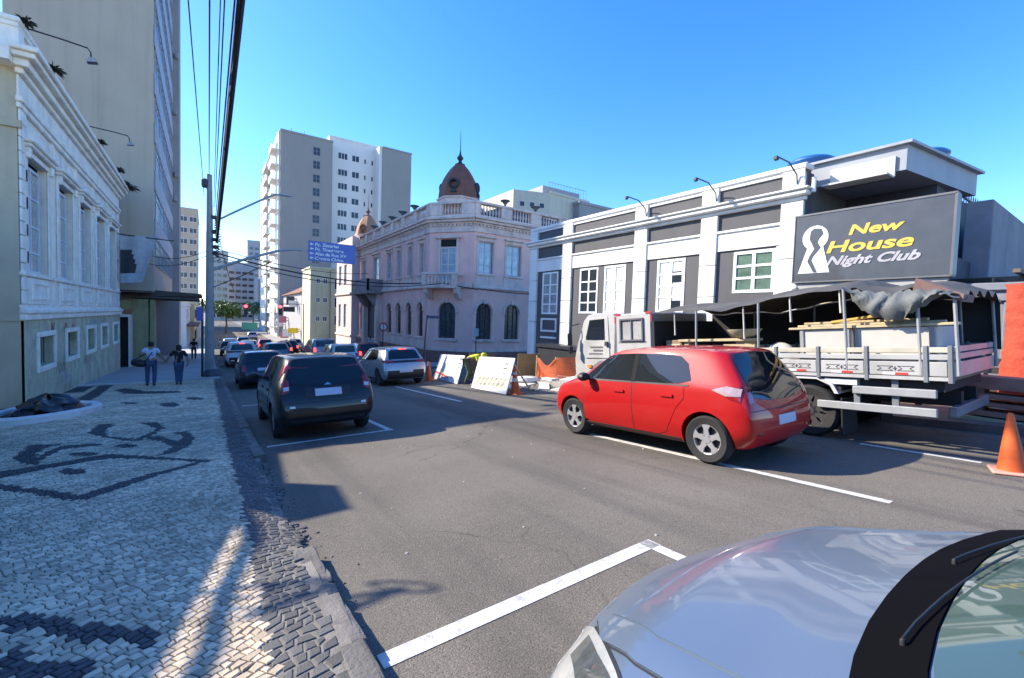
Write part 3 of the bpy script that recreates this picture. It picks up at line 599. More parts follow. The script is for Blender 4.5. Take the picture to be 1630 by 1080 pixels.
# ================================================================ BUILDINGS: centre, far side of the crossing
# ---- grey and white tower group beyond
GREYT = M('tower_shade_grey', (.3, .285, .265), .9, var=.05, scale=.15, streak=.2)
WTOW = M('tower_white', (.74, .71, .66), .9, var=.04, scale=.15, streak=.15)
GLD = M('far_window', (.035, .04, .05), .15, var=.4, scale=.6)
g1 = thing('apartment_tower', 'grey apartment tower with one column of stair windows and a narrow white balcony front', 'apartment tower', (12, 100.3, 0))
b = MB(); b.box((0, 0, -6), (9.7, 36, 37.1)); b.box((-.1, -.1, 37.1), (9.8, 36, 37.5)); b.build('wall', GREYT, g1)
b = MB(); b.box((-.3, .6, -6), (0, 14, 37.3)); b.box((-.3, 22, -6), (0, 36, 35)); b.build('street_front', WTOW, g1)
for k in range(12): window(g1, TY, 5.9, 3.5 + k * 2.75, 7.3, 5.2 + k * 2.75, .04, GREYT, GLD, 2, 2, .08, .04, d=.05)
T = TX(-1)
for k in range(13):
    z = -1.2 + k * 2.95
    window(g1, T, 26, z, 29, z + 1.5, .34, WTOW, GLD, 2, 1, .1, .05); window(g1, T, 31, z, 34, z + 1.5, .34, WTOW, GLD, 2, 1, .1, .05)
    b = MB(T); b.box((1.2, .3, z - .5), (6.2, 1.5, z - .35)); b.box((1.2, 1.38, z - .35), (6.2, 1.5, z + .6)); b.build('balcony', WTOW, g1)
    b = MB(T); b.box((14.5, .0, z - .5), (21.5, 1.2, z - .35)); b.box((14.5, 1.1, z - .35), (21.5, 1.2, z + .5)); b.build('balcony', WTOW, g1)
    b = MB(T); b.box((2, .3, z - .3), (5.4, .35, z + 1.6)); b.build('balcony_door', GLD, g1)
    b = MB(T); b.box((15, 0, z - .3), (21, .06, z + 1.6)); b.build('balcony_door', GLD, g1)
for x in (2.7, 5.2): MB().tube([(x, 6, 37), (x, 6, 40.2)], .05, 5).build('antenna', IRON, g1)
g2 = thing('apartment_tower', 'white apartment tower with rows of mixed small windows between two grey blank walls', 'apartment tower', (22.0, 103, 0))
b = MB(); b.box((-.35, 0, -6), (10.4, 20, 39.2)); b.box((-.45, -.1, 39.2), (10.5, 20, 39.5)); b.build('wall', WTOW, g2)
b = MB(); b.box((-.34, -2.4, -6), (-.05, 0, 35)) if False else None
for k in range(11):
    z = 5.2 + k * 2.92
    if k == 10: z += .6
    for s, ww, hh, n in ((1.4, 2.0, 1.4, 3), (4.3, 1.6, 1.4, 2), (6.9, .5, 1.1, 1), (8.5, .5, 1.1, 1)):
        window(g2, TY, s, z, s + ww, z + hh, .04, WTOW, GLD, n, 1, .08, .05, d=.05)
    if k not in (3,): window(g2, TY, 9.3, z - .1, 10.3, z + 1.3, .04, WTOW, GLD, 2, 1, .08, .05, d=.05)
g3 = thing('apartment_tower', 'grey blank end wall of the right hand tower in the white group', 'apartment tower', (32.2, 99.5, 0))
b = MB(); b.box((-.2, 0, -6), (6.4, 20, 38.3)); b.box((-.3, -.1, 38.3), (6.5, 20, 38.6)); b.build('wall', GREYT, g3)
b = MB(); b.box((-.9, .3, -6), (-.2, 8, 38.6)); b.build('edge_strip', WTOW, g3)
g4 = thing('stair_shaft', 'recessed grey stair shaft with small openings between the grey and white towers', 'tower', (21.65, 104.2, 0))
b = MB(); b.box((0.02, 0, -6), (.8, 6, 36)) ; b.build('wall', FARD, g4)
# small white building glimpsed behind the corner palace
simple_block('far_building', 'white far building glimpsed over the balustrade left of the big dome', 'building', 41.5, 78, -5, 50, 90, 20.5, WHT, [('y', .6, 18.6, .9, .9, 2, 2.2, 1, 1)], gm=GLD)
# ---- pale yellow block and the tiled house
yb = simple_block('apartment_block', 'pale yellow four storey block under the blue sign', 'apartment block', 11.7, 66.3, -5, 18, 72.5, 7.6, M('pale_yellow', (.58, .55, .37), .85, var=.08, scale=.8, streak=.3),
    [('y', .7, 5.6, .55, .75, 1, 1, 1, 1), ('y', 1.6, 5.6, .6, .75, 1, 1, 1, 1), ('y', .7, 3.0, .55, .75, 1, 1, 1, 1), ('y', 1.6, 3.0, .6, .75, 1, 1, 1, 1), ('y', .7, .4, .55, .75, 1, 1, 1, 1), ('y', 1.6, .4, .6, .75, 1, 1, 1, 1), ('y', 3.1, 4.9, 1.6, 1.5, 1, 1, 1, 1), ('y', 3.1, 2.4, 1.6, 1.4, 1, 1, 1, 1), ('y', 3.1, -.1, 1.6, 1.4, 1, 1, 1, 1)], fm=WHITEF, parapet=.3)
b = MB(); b.tube([(2.55, -.15, -4), (2.55, -.15, 7.5)], .07, 8); b.build('downpipe', M('rust_pipe', (.3, .2, .16), .8), yb)
th = thing('tiled_house', 'old house with a brown tiled roof left of the yellow block', 'house', (12.2, 76, 0))
b = MB(); b.box((0, 0, -6), (8, 20, 4.6)); b.build('wall', M('house_grey', (.4, .38, .36), .9, var=.12, streak=.3), th)
b = MB(); b.prism([(-.4, 4.6), (10, 4.6), (4.5, 7.2)], -.4, 20.4, axis='y')
for i in range(26): b.box((-.3 + i * .18, -.45, 4.66 + i * .085), (-.16 + i * .18, 20.4, 4.74 + i * .085))
b.build('roof', M('brown_tile', (.24, .12, .08), .9, var=.3, scale=4), th)
SGN = {k: M('shopsign_' + k, c, .5, var=.1) for k, c in (('yellow', (.75, .55, .03)), ('red', (.45, .04, .04)), ('white', (.7, .7, .7)), ('dark', (.05, .05, .06)), ('green', (.05, .3, .22)), ('rose', (.45, .16, .2)))}
for y, z, h, d, k, lab in ((77.0, -1.7, .8, 1.6, 'yellow', 'yellow shop sign sticking out below the tiled house'), (79, 2.4, 1.0, 1.2, 'white', 'white shop sign projecting from the tiled house'), (81, 2.7, 1.4, 1.3, 'dark', 'dark shop sign projecting beside the white sign'), (84, -2.6, 1.3, 1.4, 'white', 'low white shop sign past the yellow sign'), (87, -3.0, 1.0, 1.4, 'rose', 'rose coloured low shop sign past the white sign'), (90, -.4, 1.2, 1.3, 'rose', 'rose coloured shop sign farther along the street'), (94, -1.2, 1.1, 1.4, 'white', 'round white shop sign far along the right pavement')):
    t = thing('shop_sign', lab, 'sign', (12, y, z), 0, 'shop signs along the right side')
    b = MB(); b.box((-d, -.12, 0), (-.1, .12, h), bev=.03); b.build('board', SGN[k], t)
    b = MB(); b.box((-.1, -.05, h * .3), (.2, .05, h * .4)); b.box((-.1, -.05, h * .7), (.2, .05, h * .8)); b.build('bracket', IRON, t)

# ---- pink corner palace
PINK = M('pink_stucco', (.92, .52, .43), .88, var=.08, scale=.9, bump=.12, bscale=25, streak=.3, dirt=.2, dirtcol=(.33, .25, .25))
PTRIM = M('pink_grey_trim', (.8, .58, .49), .88, var=.1, scale=1.5, streak=.6, dirt=.5, dirtcol=(.26, .23, .22), bump=.15, bscale=25)
REDBASE = M('red_granite_base', (.26, .12, .095), .8, var=.2, scale=3, streak=.3)
pal = thing('corner_palace', 'pink corner palace with arched windows, roof balustrade and domes', 'palace', (12, 27.4, 0))
TS = TX(-1)                                              # street front, s = y - 27.4
cl = 3.14; cdx, cdy = 1.9 / cl, -2.5 / cl
TC = frame(0, 0, 0, cdx, cdy, -2.5 / cl, -1.9 / cl)      # chamfered corner
TR = frame(1.9, -2.5, 0, 1, 0, 0, -1)                    # front to the cross street
def arch(mb, s0, s1, zsp, zt, o, dep, mi=0, n=10):
    """spandrel between a round arch (springing zsp) and the top of its rectangular hole (zt)"""
    c, r = (s0 + s1) / 2, (s1 - s0) / 2; k = (zt - zsp) / r
    pts = [(c - r * math.cos(math.pi * i / n), zsp + r * k * math.sin(math.pi * i / n)) for i in range(n + 1)]
    for i in range(n):
        p, q = pts[i], pts[i + 1]
        mb.quad((p[0], o, p[1]), (q[0], o, q[1]), (q[0], o, zt), (p[0], o, zt), mi)
        mb.quad((p[0], o, p[1]), (q[0], o, q[1]), (q[0], o - dep, q[1]), (p[0], o - dep, p[1]), mi)
def arch_strip(mb, s0, s1, zsp, zt, o, w_, t, mi=0, n=12):
    c, r = (s0 + s1) / 2, (s1 - s0) / 2; k = (zt - zsp) / r
    for i in range(n):
        a0, a1 = math.pi * i / n, math.pi * (i + 1) / n
        def P(a, rr): return (c - rr * math.cos(a), zsp + rr * k * math.sin(a))
        p, q, p2, q2 = P(a0, r), P(a1, r), P(a0, r + w_), P(a1, r + w_)
        mb.add([(p[0], o, p[1]), (q[0], o, q[1]), (q2[0], o, q2[1]), (p2[0], o, p2[1]), (p[0], o + t, p[1]), (q[0], o + t, q[1]), (q2[0], o + t, q2[1]), (p2[0], o + t, p2[1])], [(4, 5, 6, 7), (0, 1, 5, 4), (2, 3, 7, 6)], mi)
GRILL = M('leaded_glass', (.06, .062, .066), .22, var=.5, scale=6)
PALEW = M('pale_blue_shutter', (.45, .5, .55), .6, var=.1, scale=2)
LACE = M('lace_glass', (.34, .38, .42), .2, var=.3, scale=3, coat=1)
LS = 22.6; LR = 13.0
up_s = [(.9, 1.6), (3.0, 3.75), (5.2, 6.05), (7.2, 8.3), (10.3, 11.95), (14.2, 15.1)]
lo_s = [(.85, 1.85), (2.9, 3.95), (5.0, 6.05), (7.05, 8.2), (14.1, 15.55)]
far_s = [(18.5, 19.5), (20.6, 21.6)]
up_r = [(.32, 1.42), (2.43, 3.63), (4.7, 5.9), (7.0, 8.2), (9.3, 10.5)]
lo_r = [(.29, 1.46), (2.46, 3.62), (4.7, 5.9), (7.0, 8.2), (9.3, 10.5)]
def storey(T, L, ups, los, bottom):
    hs = [(a, 4.45, c, 6.45) for a, c in ups] + [(a, .22, c, 2.55) for a, c in los]
    b = MB(T); wall(b, 0, L, bottom, 7.1, hs, .22)
    for a, c in los: arch(b, a, c, 2.55 - (c - a) / 2 * 1.0, 2.55, 0, .22)
    b.build('wall', PINK, pal)
    b = MB(T); b.box((0, 0, -6), (L, .07, -.62)); b.build('base_course', REDBASE, pal)
    b = MB(T); b.box((0, 0, -.62), (L, .1, -.45), bev=.02); b.box((0, 0, 3.45), (L, .16, 3.62), bev=.04); b.box((0, 0, 3.62), (L, .08, 3.8)); b.build('belt_course', PTRIM, pal)
    for a, c in ups:
        window(pal, T, a + .06, 4.45, c - .06, 6.45, -.12, PALEW, LACE, 2, 1, .07, .035, tall=(.28, .72))
        b = MB(T); b.box((a - .12, 0, 4.3), (c + .12, .14, 4.45), bev=.02); b.box((a - .16, 0, 3.8), (c + .16, .05, 4.3)); b.box((a - .1, 0, 6.5), (c + .1, .06, 6.7)); b.box((a - .16, 0, 6.7), (c + .16, .2, 6.82), bev=.03)
        b.box((a - .1, 0, 4.45), (a - .02, .05, 6.5)); b.box((c + .02, 0, 4.45), (c + .1, .05, 6.5)); b.build('window_surround', PTRIM, pal)
    for a, c in los:
        r = (c - a) / 2; zs = 2.55 - r
        pts = [(a, .22), (c, .22)] + [((a + c) / 2 + r * math.cos(math.pi * i / 12), zs + r * math.sin(math.pi * i / 12)) for i in range(13)]
        f = MB(T)
        for i in range(1, 3): f.box((a + (c - a) * i / 3 - .015, -.17, .25), (a + (c - a) * i / 3 + .015, -.13, 2.45))
        for z in (.9, 1.5, 2.05): f.box((a, -.17, z - .012), (c, -.13, z + .012))
        fr = f.build('window', DARKF, pal); g = MB(T); g.add([(p, -.18, q) for p, q in pts], [tuple(range(len(pts)))]); g.build('pane', GRILL, fr, fix=False)
        b = MB(T); arch_strip(b, a - .03, c + .03, zs, 2.58, 0, .12, .07); b.box((a - .2, 0, zs - .08), (a - .02, .09, zs)); b.box((c + .02, 0, zs - .08), (c + .2, .09, zs)); b.box(((a + c) / 2 - .09, 0, 2.5), ((a + c) / 2 + .09, .13, 2.8)); b.build('arch_moulding', PTRIM, pal); b = MB(T); b.box((a - .15, 0, .05), (c + .15, .13, .2), bev=.02); b.build('sill', PTRIM, pal)
    # entablature, cornice
    b = MB(T)
    for z0, z1, o in ((7.0, 7.12, .08), (7.12, 7.5, .03), (7.5, 7.62, .14), (7.62, 7.78, .3), (7.78, 7.92, .42)): b.box((-o * .35, 0, z0), (L + o * .35, o, z1), bev=.02)
    b.build('cornice', PTRIM, pal); b = MB(T)
    for i in range(int(L / .28)): b.box((.06 + i * .28, 0, 7.38), (.2 + i * .28, .12, 7.5))
    b.build('dentils', PTRIM, pal, kind='stuff')
def balustrade(T, L, bays, z0=7.92, zt=8.95):
    b = MB(T); b.box((0, -.25, z0), (L, .05, z0 + .2), bev=.02); b.box((-.02, -.3, zt - .16), (L + .02, .1, zt), bev=.03)
    edge = [0] + [x for p in bays for x in p] + [L]
    for i in range(0, len(edge), 2):
        if edge[i + 1] - edge[i] > .02: b.box((edge[i], -.28, z0 + .2), (edge[i + 1], .07, zt - .16), bev=.02)
    b.build('balustrade', PTRIM, pal)
    b = MB(T)
    for a, c in bays:
        n = max(3, int((c - a) / .21))
        for i in range(n):
            s = a + (c - a) * (i + .5) / n; b.lathe([(.05, 0), (.035, .1), (.075, .25), (.05, .4), (.03, .5), (.055, .67)], (s, -.1, z0 + .2), 7)
    b.build('balusters', PTRIM, pal, kind='stuff')
storey(TS, 16.6, up_s, lo_s, -6); storey(TR, LR, up_r, lo_r, -6); storey(TC, cl, [], [(.76, 1.96)], -6)
balustrade(TS, 16.6, [(.6 + i * 2.3, 2.3 + i * 2.3) for i in range(7)]); balustrade(TR, LR, [(.35, 1.95), (2.75, 4.35), (5.2, 6.8), (7.7, 9.3)]); balustrade(TC, cl, [(.9, 2.25)])
# projecting sunlit end bay of the street front
b = MB(TS); wall(b, 16.6, LS, -6, 7.1, [(a, 4.45, c, 6.45) for a, c in far_s] + [(a, .22, c, 2.55) for a, c in far_s], .2, o=.6)
b.quad((16.6, 0, -6), (16.6, .6, -6), (16.6, .6, 7.1), (16.6, 0, 7.1)); b.build('end_bay', M('end_bay_pink', (.6, .5, .49), .88, var=.07, streak=.3), pal)
b = MB(TS)
for z0, z1, o in ((7.1, 7.5, .65), (7.5, 7.7, .85), (7.7, 7.92, 1.0), (7.92, 8.95, .6), (3.45, 3.65, .75), (-.6, -.4, .7)): b.box((16.5, 0, z0), (LS + .1, o, z1), bev=.02)
b.build('end_bay_cornice', PTRIM, pal)
for a, c in far_s:
    for z0, z1 in ((4.45, 6.45), (.22, 2.55)): window(pal, TS, a, z0, c, z1, .5, PALEW, LACE, 2, 2, .07, .03)
# chamfer door, balcony
b = MB(TC); b.box((.78, .003, 6.1), (2.02, .03, 6.55)); b.build('transom', DARKIN, pal)
window(pal, TC, .86, 3.62, 1.94, 6.05, .06, M('cream_joinery', (.6, .55, .5), .6, var=.08), LACE, 2, 1, .08, .05, tall=(.3, .55, .85), label='cream balcony door on the cut corner')
b = MB(TC); b.box((.66, 0, 3.62), (.84, .1, 6.6)); b.box((1.96, 0, 3.62), (2.14, .1, 6.6)); b.box((.5, 0, 6.6), (2.3, .22, 6.78), bev=.03); b.build('door_surround', PTRIM, pal)
bal = MB(TC); bal.box((.05, 0, 3.38), (2.4, 1.0, 3.56), bev=.03); bal.box((.0, .88, 4.22), (2.45, 1.05, 4.36), bev=.03); bal.box((.0, .0, 4.22), (.16, .88, 4.36)); bal.box((2.29, 0, 4.22), (2.45, .88, 4.36))
for s in (.05, 2.12): bal.box((s, .85, 3.56), (s + .28, 1.03, 4.22)); bal.prism([(0, 3.38), (0, 2.7), (.3, 2.75), (.75, 3.1), (.85, 3.38)], s + .02, s + .3, axis='x')
bc = bal.build('balcony', PTRIM, pal)
for i in range(7): MB(TC).lathe([(.05, 0), (.035, .1), (.075, .25), (.05, .38), (.03, .48), (.055, .66)], (.48 + i * .25, .94, 3.56), 8).build('baluster', PTRIM, bc)
b = MB(TS); b.box((9.2, 0, 3.3), (14.0, 1.3, 3.55), bev=.04); b.box((9.2, 1.15, 3.55), (14.0, 1.3, 4.5)); b.box((9.2, .0, 3.55), (9.35, 1.3, 4.5)); b.box((13.85, .0, 3.55), (14, 1.3, 4.5))
b.prism([(0, 3.3), (0, 2.2), (.5, 2.4), (1.2, 3.3)], 9.9, 10.3, axis='x'); b.prism([(0, 3.3), (0, 2.2), (.5, 2.4), (1.2, 3.3)], 13.0, 13.4, axis='x'); b.build('street_balcony', M('stained_stone', (.3, .25, .24), .9, var=.25, scale=2, streak=.6), pal)
b = MB(TS); b.box((9.6, 0, -2.8), (10.1, .4, 3.3)); b.box((13.2, 0, -2.8), (13.7, .4, 3.3)); b.box((10.1, .004, -2.8), (13.2, .02, 2.9), 1); b.build('portal', [PTRIM, M('portal_dark', (.07, .06, .06), .8)], pal)
for tz, L, y0 in ((TS, 8.5, .5),):
    b = MB(tz); b.box((.3, .1, -.5), (8.3, .14, .02)); b.build('apron', PTRIM, pal)
# body, roof
b = MB(); b.prism([(.25, 22.5), (.25, .1), (2.05, -2.2), (14.9, -2.2), (14.9, 22.5)], -6, 7.9); b.build('body', DARKIN, pal)
ROOFD = M('dark_roof_tile', (.085, .055, .05), .85, var=.25, scale=5, bump=.3, bscale=12)
b = MB(); b.add([(3.5, -.8, 8.6), (14.9, -.8, 8.6), (14.9, 20, 8.6), (1.5, 20, 8.6), (7.0, 3.0, 10.3), (11, 3.0, 10.3), (11, 17, 10.3), (5.5, 17, 10.3)], [(0, 1, 5, 4), (1, 2, 6, 5), (2, 3, 7, 6), (3, 0, 4, 7), (4, 5, 6, 7)]); b.build('roof', ROOFD, pal)
DOMEM = M('dome_brown', (.19, .07, .045), .7, var=.2, scale=2.5, bump=.35, bscale=9, streak=.3)
def dome(x, y, z, r, mat, dm, lab, n=8):
    dd = MB(); dd.lathe([(r * 1.12, -1.4), (r * 1.12, -.25), (r * 1.25, -.15), (r * 1.25, .0), (r * 1.05, .02), (r * 1.05, .3), (r * 1.12, .36), (r * 1.12, .44), (r * .98, .46)], (x, y, z), n, ph=math.pi / 8); dr = dd.build('dome_drum', PTRIM, pal)
    b = MB(); prof = [(1.02, .44), (1.0, .7), (.97, 1.0), (.9, 1.35), (.79, 1.7), (.64, 2.05), (.46, 2.4), (.3, 2.62), (.16, 2.78)]
    vs = []; fs = []; k = 48
    for a, h in prof:
        for i in range(k):
            t = 2 * math.pi * i / k + math.pi / 8; ph = (t - math.pi / 8) % (math.pi / 4) - math.pi / 8; rr = r * a * (math.cos(math.pi / 8) / math.cos(ph) * .75 + .25); rr += .02 if i % 6 == 0 else 0; vs.append((x + rr * math.cos(t), y + rr * math.sin(t), z + h * r / 1.3))
    for j in range(len(prof) - 1):
        for i in range(k): fs.append((j * k + i, j * k + (i + 1) % k, (j + 1) * k + (i + 1) % k, (j + 1) * k + i))
    fs.append(tuple(range((len(prof) - 1) * k, len(prof) * k))); b.add(vs, fs); dm_ = b.build('dome', mat, pal, lab, smooth=True, ang=25)
    zt = z + 2.78 * r / 1.3
    MB().lathe([(.3, -.12), (.34, -.04), (.16, .04), (.1, .2), (.2, .32), (.22, .42), (.1, .55), (.06, .7), (.03, .9), (.012, 2.2)], (x, y, zt), 12).build('finial', dm, dm_, smooth=True)
    for i in range(8):                                   # oculus frames on alternate faces
        if i % 2: continue
        t = math.pi / 8 + math.pi / 8 + i * math.pi / 4; cx_, cz = r * .93, z + 1.2 * r / 1.3
        b = MB(Matrix.Translation((x, y, cz)) @ Matrix.Rotation(t, 4, 'Z')); b.lathe([(.36, .05), (.36, .2), (.25, .26), (.18, .12), (.18, .0)], (cx_ - .16, 0, 0), 14, axis='x'); b.prism([(-.12, -.36), (.12, -.36), (.2, -.56), (-.2, -.56)], cx_ - .1, cx_ + .13, axis='x'); b.build('oculus', dm, dm_)
dome(2.1, .1, 9.0, 1.36, DOMEM, M('finial_dark', (.03, .03, .035), .6), 'large dark brown ribbed dome on the cut corner')
dome(2.0, 20.6, 9.4, 1.2, M('dome_tan', (.42, .22, .13), .8, var=.15, streak=.3), M('tan_trim', (.2, .1, .07), .8), 'smaller sunlit tan dome at the far end')
# urns along the balustrade, building behind
b = MB()
for T_, s in ((TS, 3.0), (TS, 5.3), (TS, 7.6), (TS, 9.9), (TS, 12.2), (TR, 2.3), (TR, 4.8)):
    p = T_ @ Vector((s, -.1, 8.95)); b.lathe([(.1, 0), (.06, .1), (.2, .28), (.34, .36), (.3, .4), (0, .38)], p, 10)
b.build('urns', M('urn_stone', (.16, .15, .15), .9, var=.2), pal, kind='stuff')
bh = thing('apartment_block', 'white and beige block with small windows behind the pink palace', 'apartment block', (31.3, 45, 0))
b = MB(); b.prism([(0, 1.5), (4.6, 0), (11.5, .3), (11.5, 12), (0, 12)], 0, 17.6); b.prism([(4.5, -.1), (11.6, .2), (11.6, .35), (4.6, .05)], 17.6, 17.9); b.build('wall', M('beige_block', (.58, .53, .42), .88, var=.06, streak=.2), bh)
b = MB(); b.prism([(4.6, 1.6), (11, 1.6), (11, 7), (4.6, 7)], 17.6, 19.0)
for i in range(14): b.tube([(5 + i * .5, .8, 17.8), (5 + i * .5, .8, 19.3)], .025, 4)
b.tube([(5, .8, 19.3), (11.5, .8, 19.3)], .03, 4); b.build('roof_terrace', M('grey_terrace', (.33, .34, .36), .9), bh)
Fl = frame(0, 1.5, 0, 4.6 / 4.84, -1.5 / 4.84, -1.5 / 4.84, -4.6 / 4.84)
for s in (.8, 2.1, 3.4): window(bh, Fl, s, 15.6, s + .7, 16.3, .04, WHT, GLD, 1, 1, .06, .03)
for s, z in ((.9, 13.2), (2.4, 13.4)): window(bh, Fl, s, z, s + .5, z + .9, .04, WHT, GLD, 1, 1, .06, .03)
for s, z in ((5.9, 15.9), (9.0, 16.0), (9.7, 16.0), (6.6, 13.6), (7.6, 13.5), (9.2, 12.6), (10.0, 12.4), (10.7, 12.4)): window(bh, frame(0, .05, 0, 1, .04, 0, -1), s, z, s + .55, z + .8, .04, WHT, GLD, 1, 1, .06, .03)
simple_block('far_building', 'grey flat roofed building just above the black and white club roof', 'building', 40, 44, -3, 47, 56, 16.8, TOWG, [])

# ================================================================ BUILDINGS: right side
CW = M('white_wall_paint', (.72, .71, .68), .8, var=.06, scale=1.2, streak=.3, dirt=.3, dirtcol=(.5, .48, .44), bump=.1, bscale=30)
CG = M('grey_wall_paint', (.085, .083, .088), .75, var=.08, scale=1.5, streak=.2, bump=.1, bscale=30)
CURTG = M('green_curtain_glass', (.1, .16, .12), .08, var=.35, scale=3, spec=.8)
club = thing('nightclub', 'black and white painted single storey club with tall white framed windows', 'nightclub', (12, 5.15, 0))
T = TX(-1); CL = 11.05
wins = [(9.16, 1.85, 10.2, 3.62), (6.87, 1.9, 7.85, 3.62), (5.54, 1.9, 6.55, 3.62), (3.21, 1.95, 4.23, 3.62), (.6, 2.5, 1.7, 3.62)]
b = MB(T); wall(b, 0, CL, -1.4, 3.68, wins, .14); b.build('wall', CG, club)
b = MB(T); b.box((0, -.3, -1.4), (CL, -9, 5.3)); b.build('body', CG, club)
b = MB(T); b.box((0, 0, 3.68), (CL, .05, 4.2)); b.box((0, .05, 4.16), (CL, .1, 4.24), bev=.02); b.build('frieze', CW, club)
b = MB(T); b.box((0, -.25, 4.2), (CL, .0, 5.46)); b.build('parapet', CG, club)
b = MB(T); b.box((-.06, 0, 4.7), (CL + .06, .12, 4.8), bev=.02); b.box((-.14, 0, 4.8), (CL + .14, .24, 4.92), bev=.03); b.box((-.18, 0, 4.92), (CL + .18, .3, 4.98), bev=.02); b.build('cornice', CW, club)
b = MB(T); b.box((-.05, -.3, 5.46), (CL + .05, .1, 5.6), bev=.03); b.box((0, 0, 5.38), (CL, .05, 5.46)); b.build('coping', CW, club)
for a, c in ((0, .5), (2.2, 2.7), (4.65, 5.16), (8.31, 8.86), (10.55, CL)):
    b = MB(T); b.box((a, 0, -1.4), (c, .09, 1.5)); b.box((a, .0, 1.52), (c, .09, 2.4)); b.box((a, .0, 2.42), (c, .09, 3.3)); b.box((a, 0, 3.32), (c, .09, 4.69)); b.box((a, .0, 4.99), (c, .09, 5.455)); b.build('pilaster', CW, club)
b = MB(T); b.box((.0, 0, -1.4), (.3, .04, 3.68)) if False else None
b = MB(T); b.box((.5, 0, 1.5), (.6, .02, 3.67)); b.build('white_jamb', CW, club)
BLIND = M('white_blind', (.72, .72, .7), .6, var=.05, scale=6)
for i, h in enumerate(wins):
    if i == 4: window(club, T, h[0], h[1], h[2], h[3], .02, WHITEF, CURTG, 2, 3, .08, .045)
    elif i == 3:
        wn_ = window(club, T, h[0], h[1], h[2], h[3], .02, WHITEF, BLIND, 2, 1, .08, .05, tall=(.3, .5, .72), label='window with white shutters and one open dark pane')
        MB().box((.14, -.03, .95), (.47, -.015, 1.28)).build('dark_pane', GLASS, wn_); MB().box((.14, -.03, .1), (.47, -.015, .38)).build('dark_pane', GLASS, wn_)
    else: window(club, T, h[0], h[1], h[2], h[3], .02, WHITEF, BLIND if i == 2 else CURT if i == 0 else GLASS, 2, 1, .07, .035, tall=(.24, .48, .7))
b = MB(T)
for a in ((9.16, 0, 1.1, 10.2, .04, 1.18), (9.16, 0, 1.6, 10.2, .04, 1.68), (9.16, 0, 1.18, 9.24, .04, 1.6), (10.12, 0, 1.18, 10.2, .04, 1.6), (9.16, 0, .3, 10.2, .04, .38), (9.16, 0, .82, 10.2, .04, .9)): b.box(a[:3], a[3:])
b.build('panel_mould', CW, club)
for s, lab in ((4.7, 'left'), (2.25, 'mid'), (.15, 'right')):
    t = thing('wall_lamp', {'left': 'spotlight arm on the second white pilaster from the left pipe end of the club parapet', 'mid': 'spotlight arm above the pilaster between the shuttered window and the large window', 'right': 'spotlight arm at the sign end of the club parapet'}[lab], 'spotlight', (11.9, 5.15 + s, 5.2), 0, 'spotlight arms on the club parapet')
    MB().tube([(0, 0, -.1), (-.05, 0, .12), (-.35, .05, .36), (-.8, .12, .42)], .018, 6).build('arm', IRON, t)
    MB().box((-.88, .07, .32), (-.78, .17, .42), bev=.02).build('lamp_head', IRON, t)
# sign building
sb = thing('sign_building', 'rooftop annex with flat grey overhanging roof right of the club', 'building', (12.0, 2.3, 0))
DKB = M('dark_blue_wall', (.06, .065, .085), .85, var=.1, streak=.3)
GRM = M('grey_metal_cladding', (.3, .32, .35), .6, var=.08, scale=.8, streak=.35)
CONW = M('rough_grey_wall', (.2, .205, .23), .9, var=.18, scale=.9, streak=.5, bump=.2, bscale=14, dirt=.4, dirtcol=(.1, .1, .11))
b = MB(); b.box((.1, .1, -.5), (7, 2.84, 2.55)); b.build('ground_floor', M('cream_wall', (.62, .56, .36), .85, var=.08, streak=.3), sb)
b = MB(); b.box((.55, .3, 2.55), (8, 2.84, 3.2)); b.box((2.4, 1.0, 3.2), (9, 7, 5.13)); b.box((.12, 2.845, -.5), (.4, 2.848, 5.4)); b.build('wall', DKB, sb)
b = MB(); b.box((.25, .6, 3.2), (.5, 3.5, 3.3)); b.box((0.3, 2.86, 2.5), (6, 6.0, 5.0)); b.build('club_end_wall', DKB, sb)
rf = MB()
rf.prism([(.6, 1.12), (4.3, .68), (4.3, 6.5), (.6, 6.5)], 5.13, 5.68); rf.prism([(.5, 1.02), (4.4, .56), (4.4, 6.6), (.5, 6.6)], 5.68, 5.74); rf_ = rf.build('roof', GRM, sb)
b = MB(); b.box((.54, 1.3, 4.98), (.6, 2.55, 5.46)); b.box((.1, 1.3, 4.98), (.6, 2.55, 5.02)); b.build('beam', M('sunlit_beam', (.5, .49, .45), .7, var=.08), rf_)  # lit strip under the roof; its sunlight is put into the pale colour
b = MB(); b.box((2.2, .0, 2.2), (12, .45, 4.55), bev=.02); b.build('side_wall', CONW, sb)
b = MB(); b.box((.12, -.1, 2.5), (2.0, .4, 2.58)); b.box((.2, -.4, 2.58), (9, .3, 2.66)); b.build('eave', DARKIN, sb)
b = MB()
for i in range(4): b.box((1.2 + i * .6, -1.5, 2.66), (1.35 + i * .6, .3, 2.76))
b.box((.4, -1.4, 2.76), (6, -1.3, 2.83)); b.box((.4, -.7, 2.76), (6, -.6, 2.83)); b.build('timbers', M('old_timber', (.16, .12, .09), .9, var=.2), sb)
b = MB(); b.tube([(-.05, 2.65, 4.85), (-.05, 2.65, 5.2)], .05, 8); b.build('camera_box', WHITEF, sb)
sign = thing('shop_sign', 'large dark signboard with white keyhole emblem and yellow lettering over the truck', 'signboard', (11.78, 5.22, 2.7))
SGD = M('sign_dark', (.06, .06, .064), .35, var=.15, scale=3, coat=.3)
b = MB(T); b.box((-2.8, -.22, 0), (0, 0, 1.57)); b.build('board', SGD, sign)
b = MB(T)
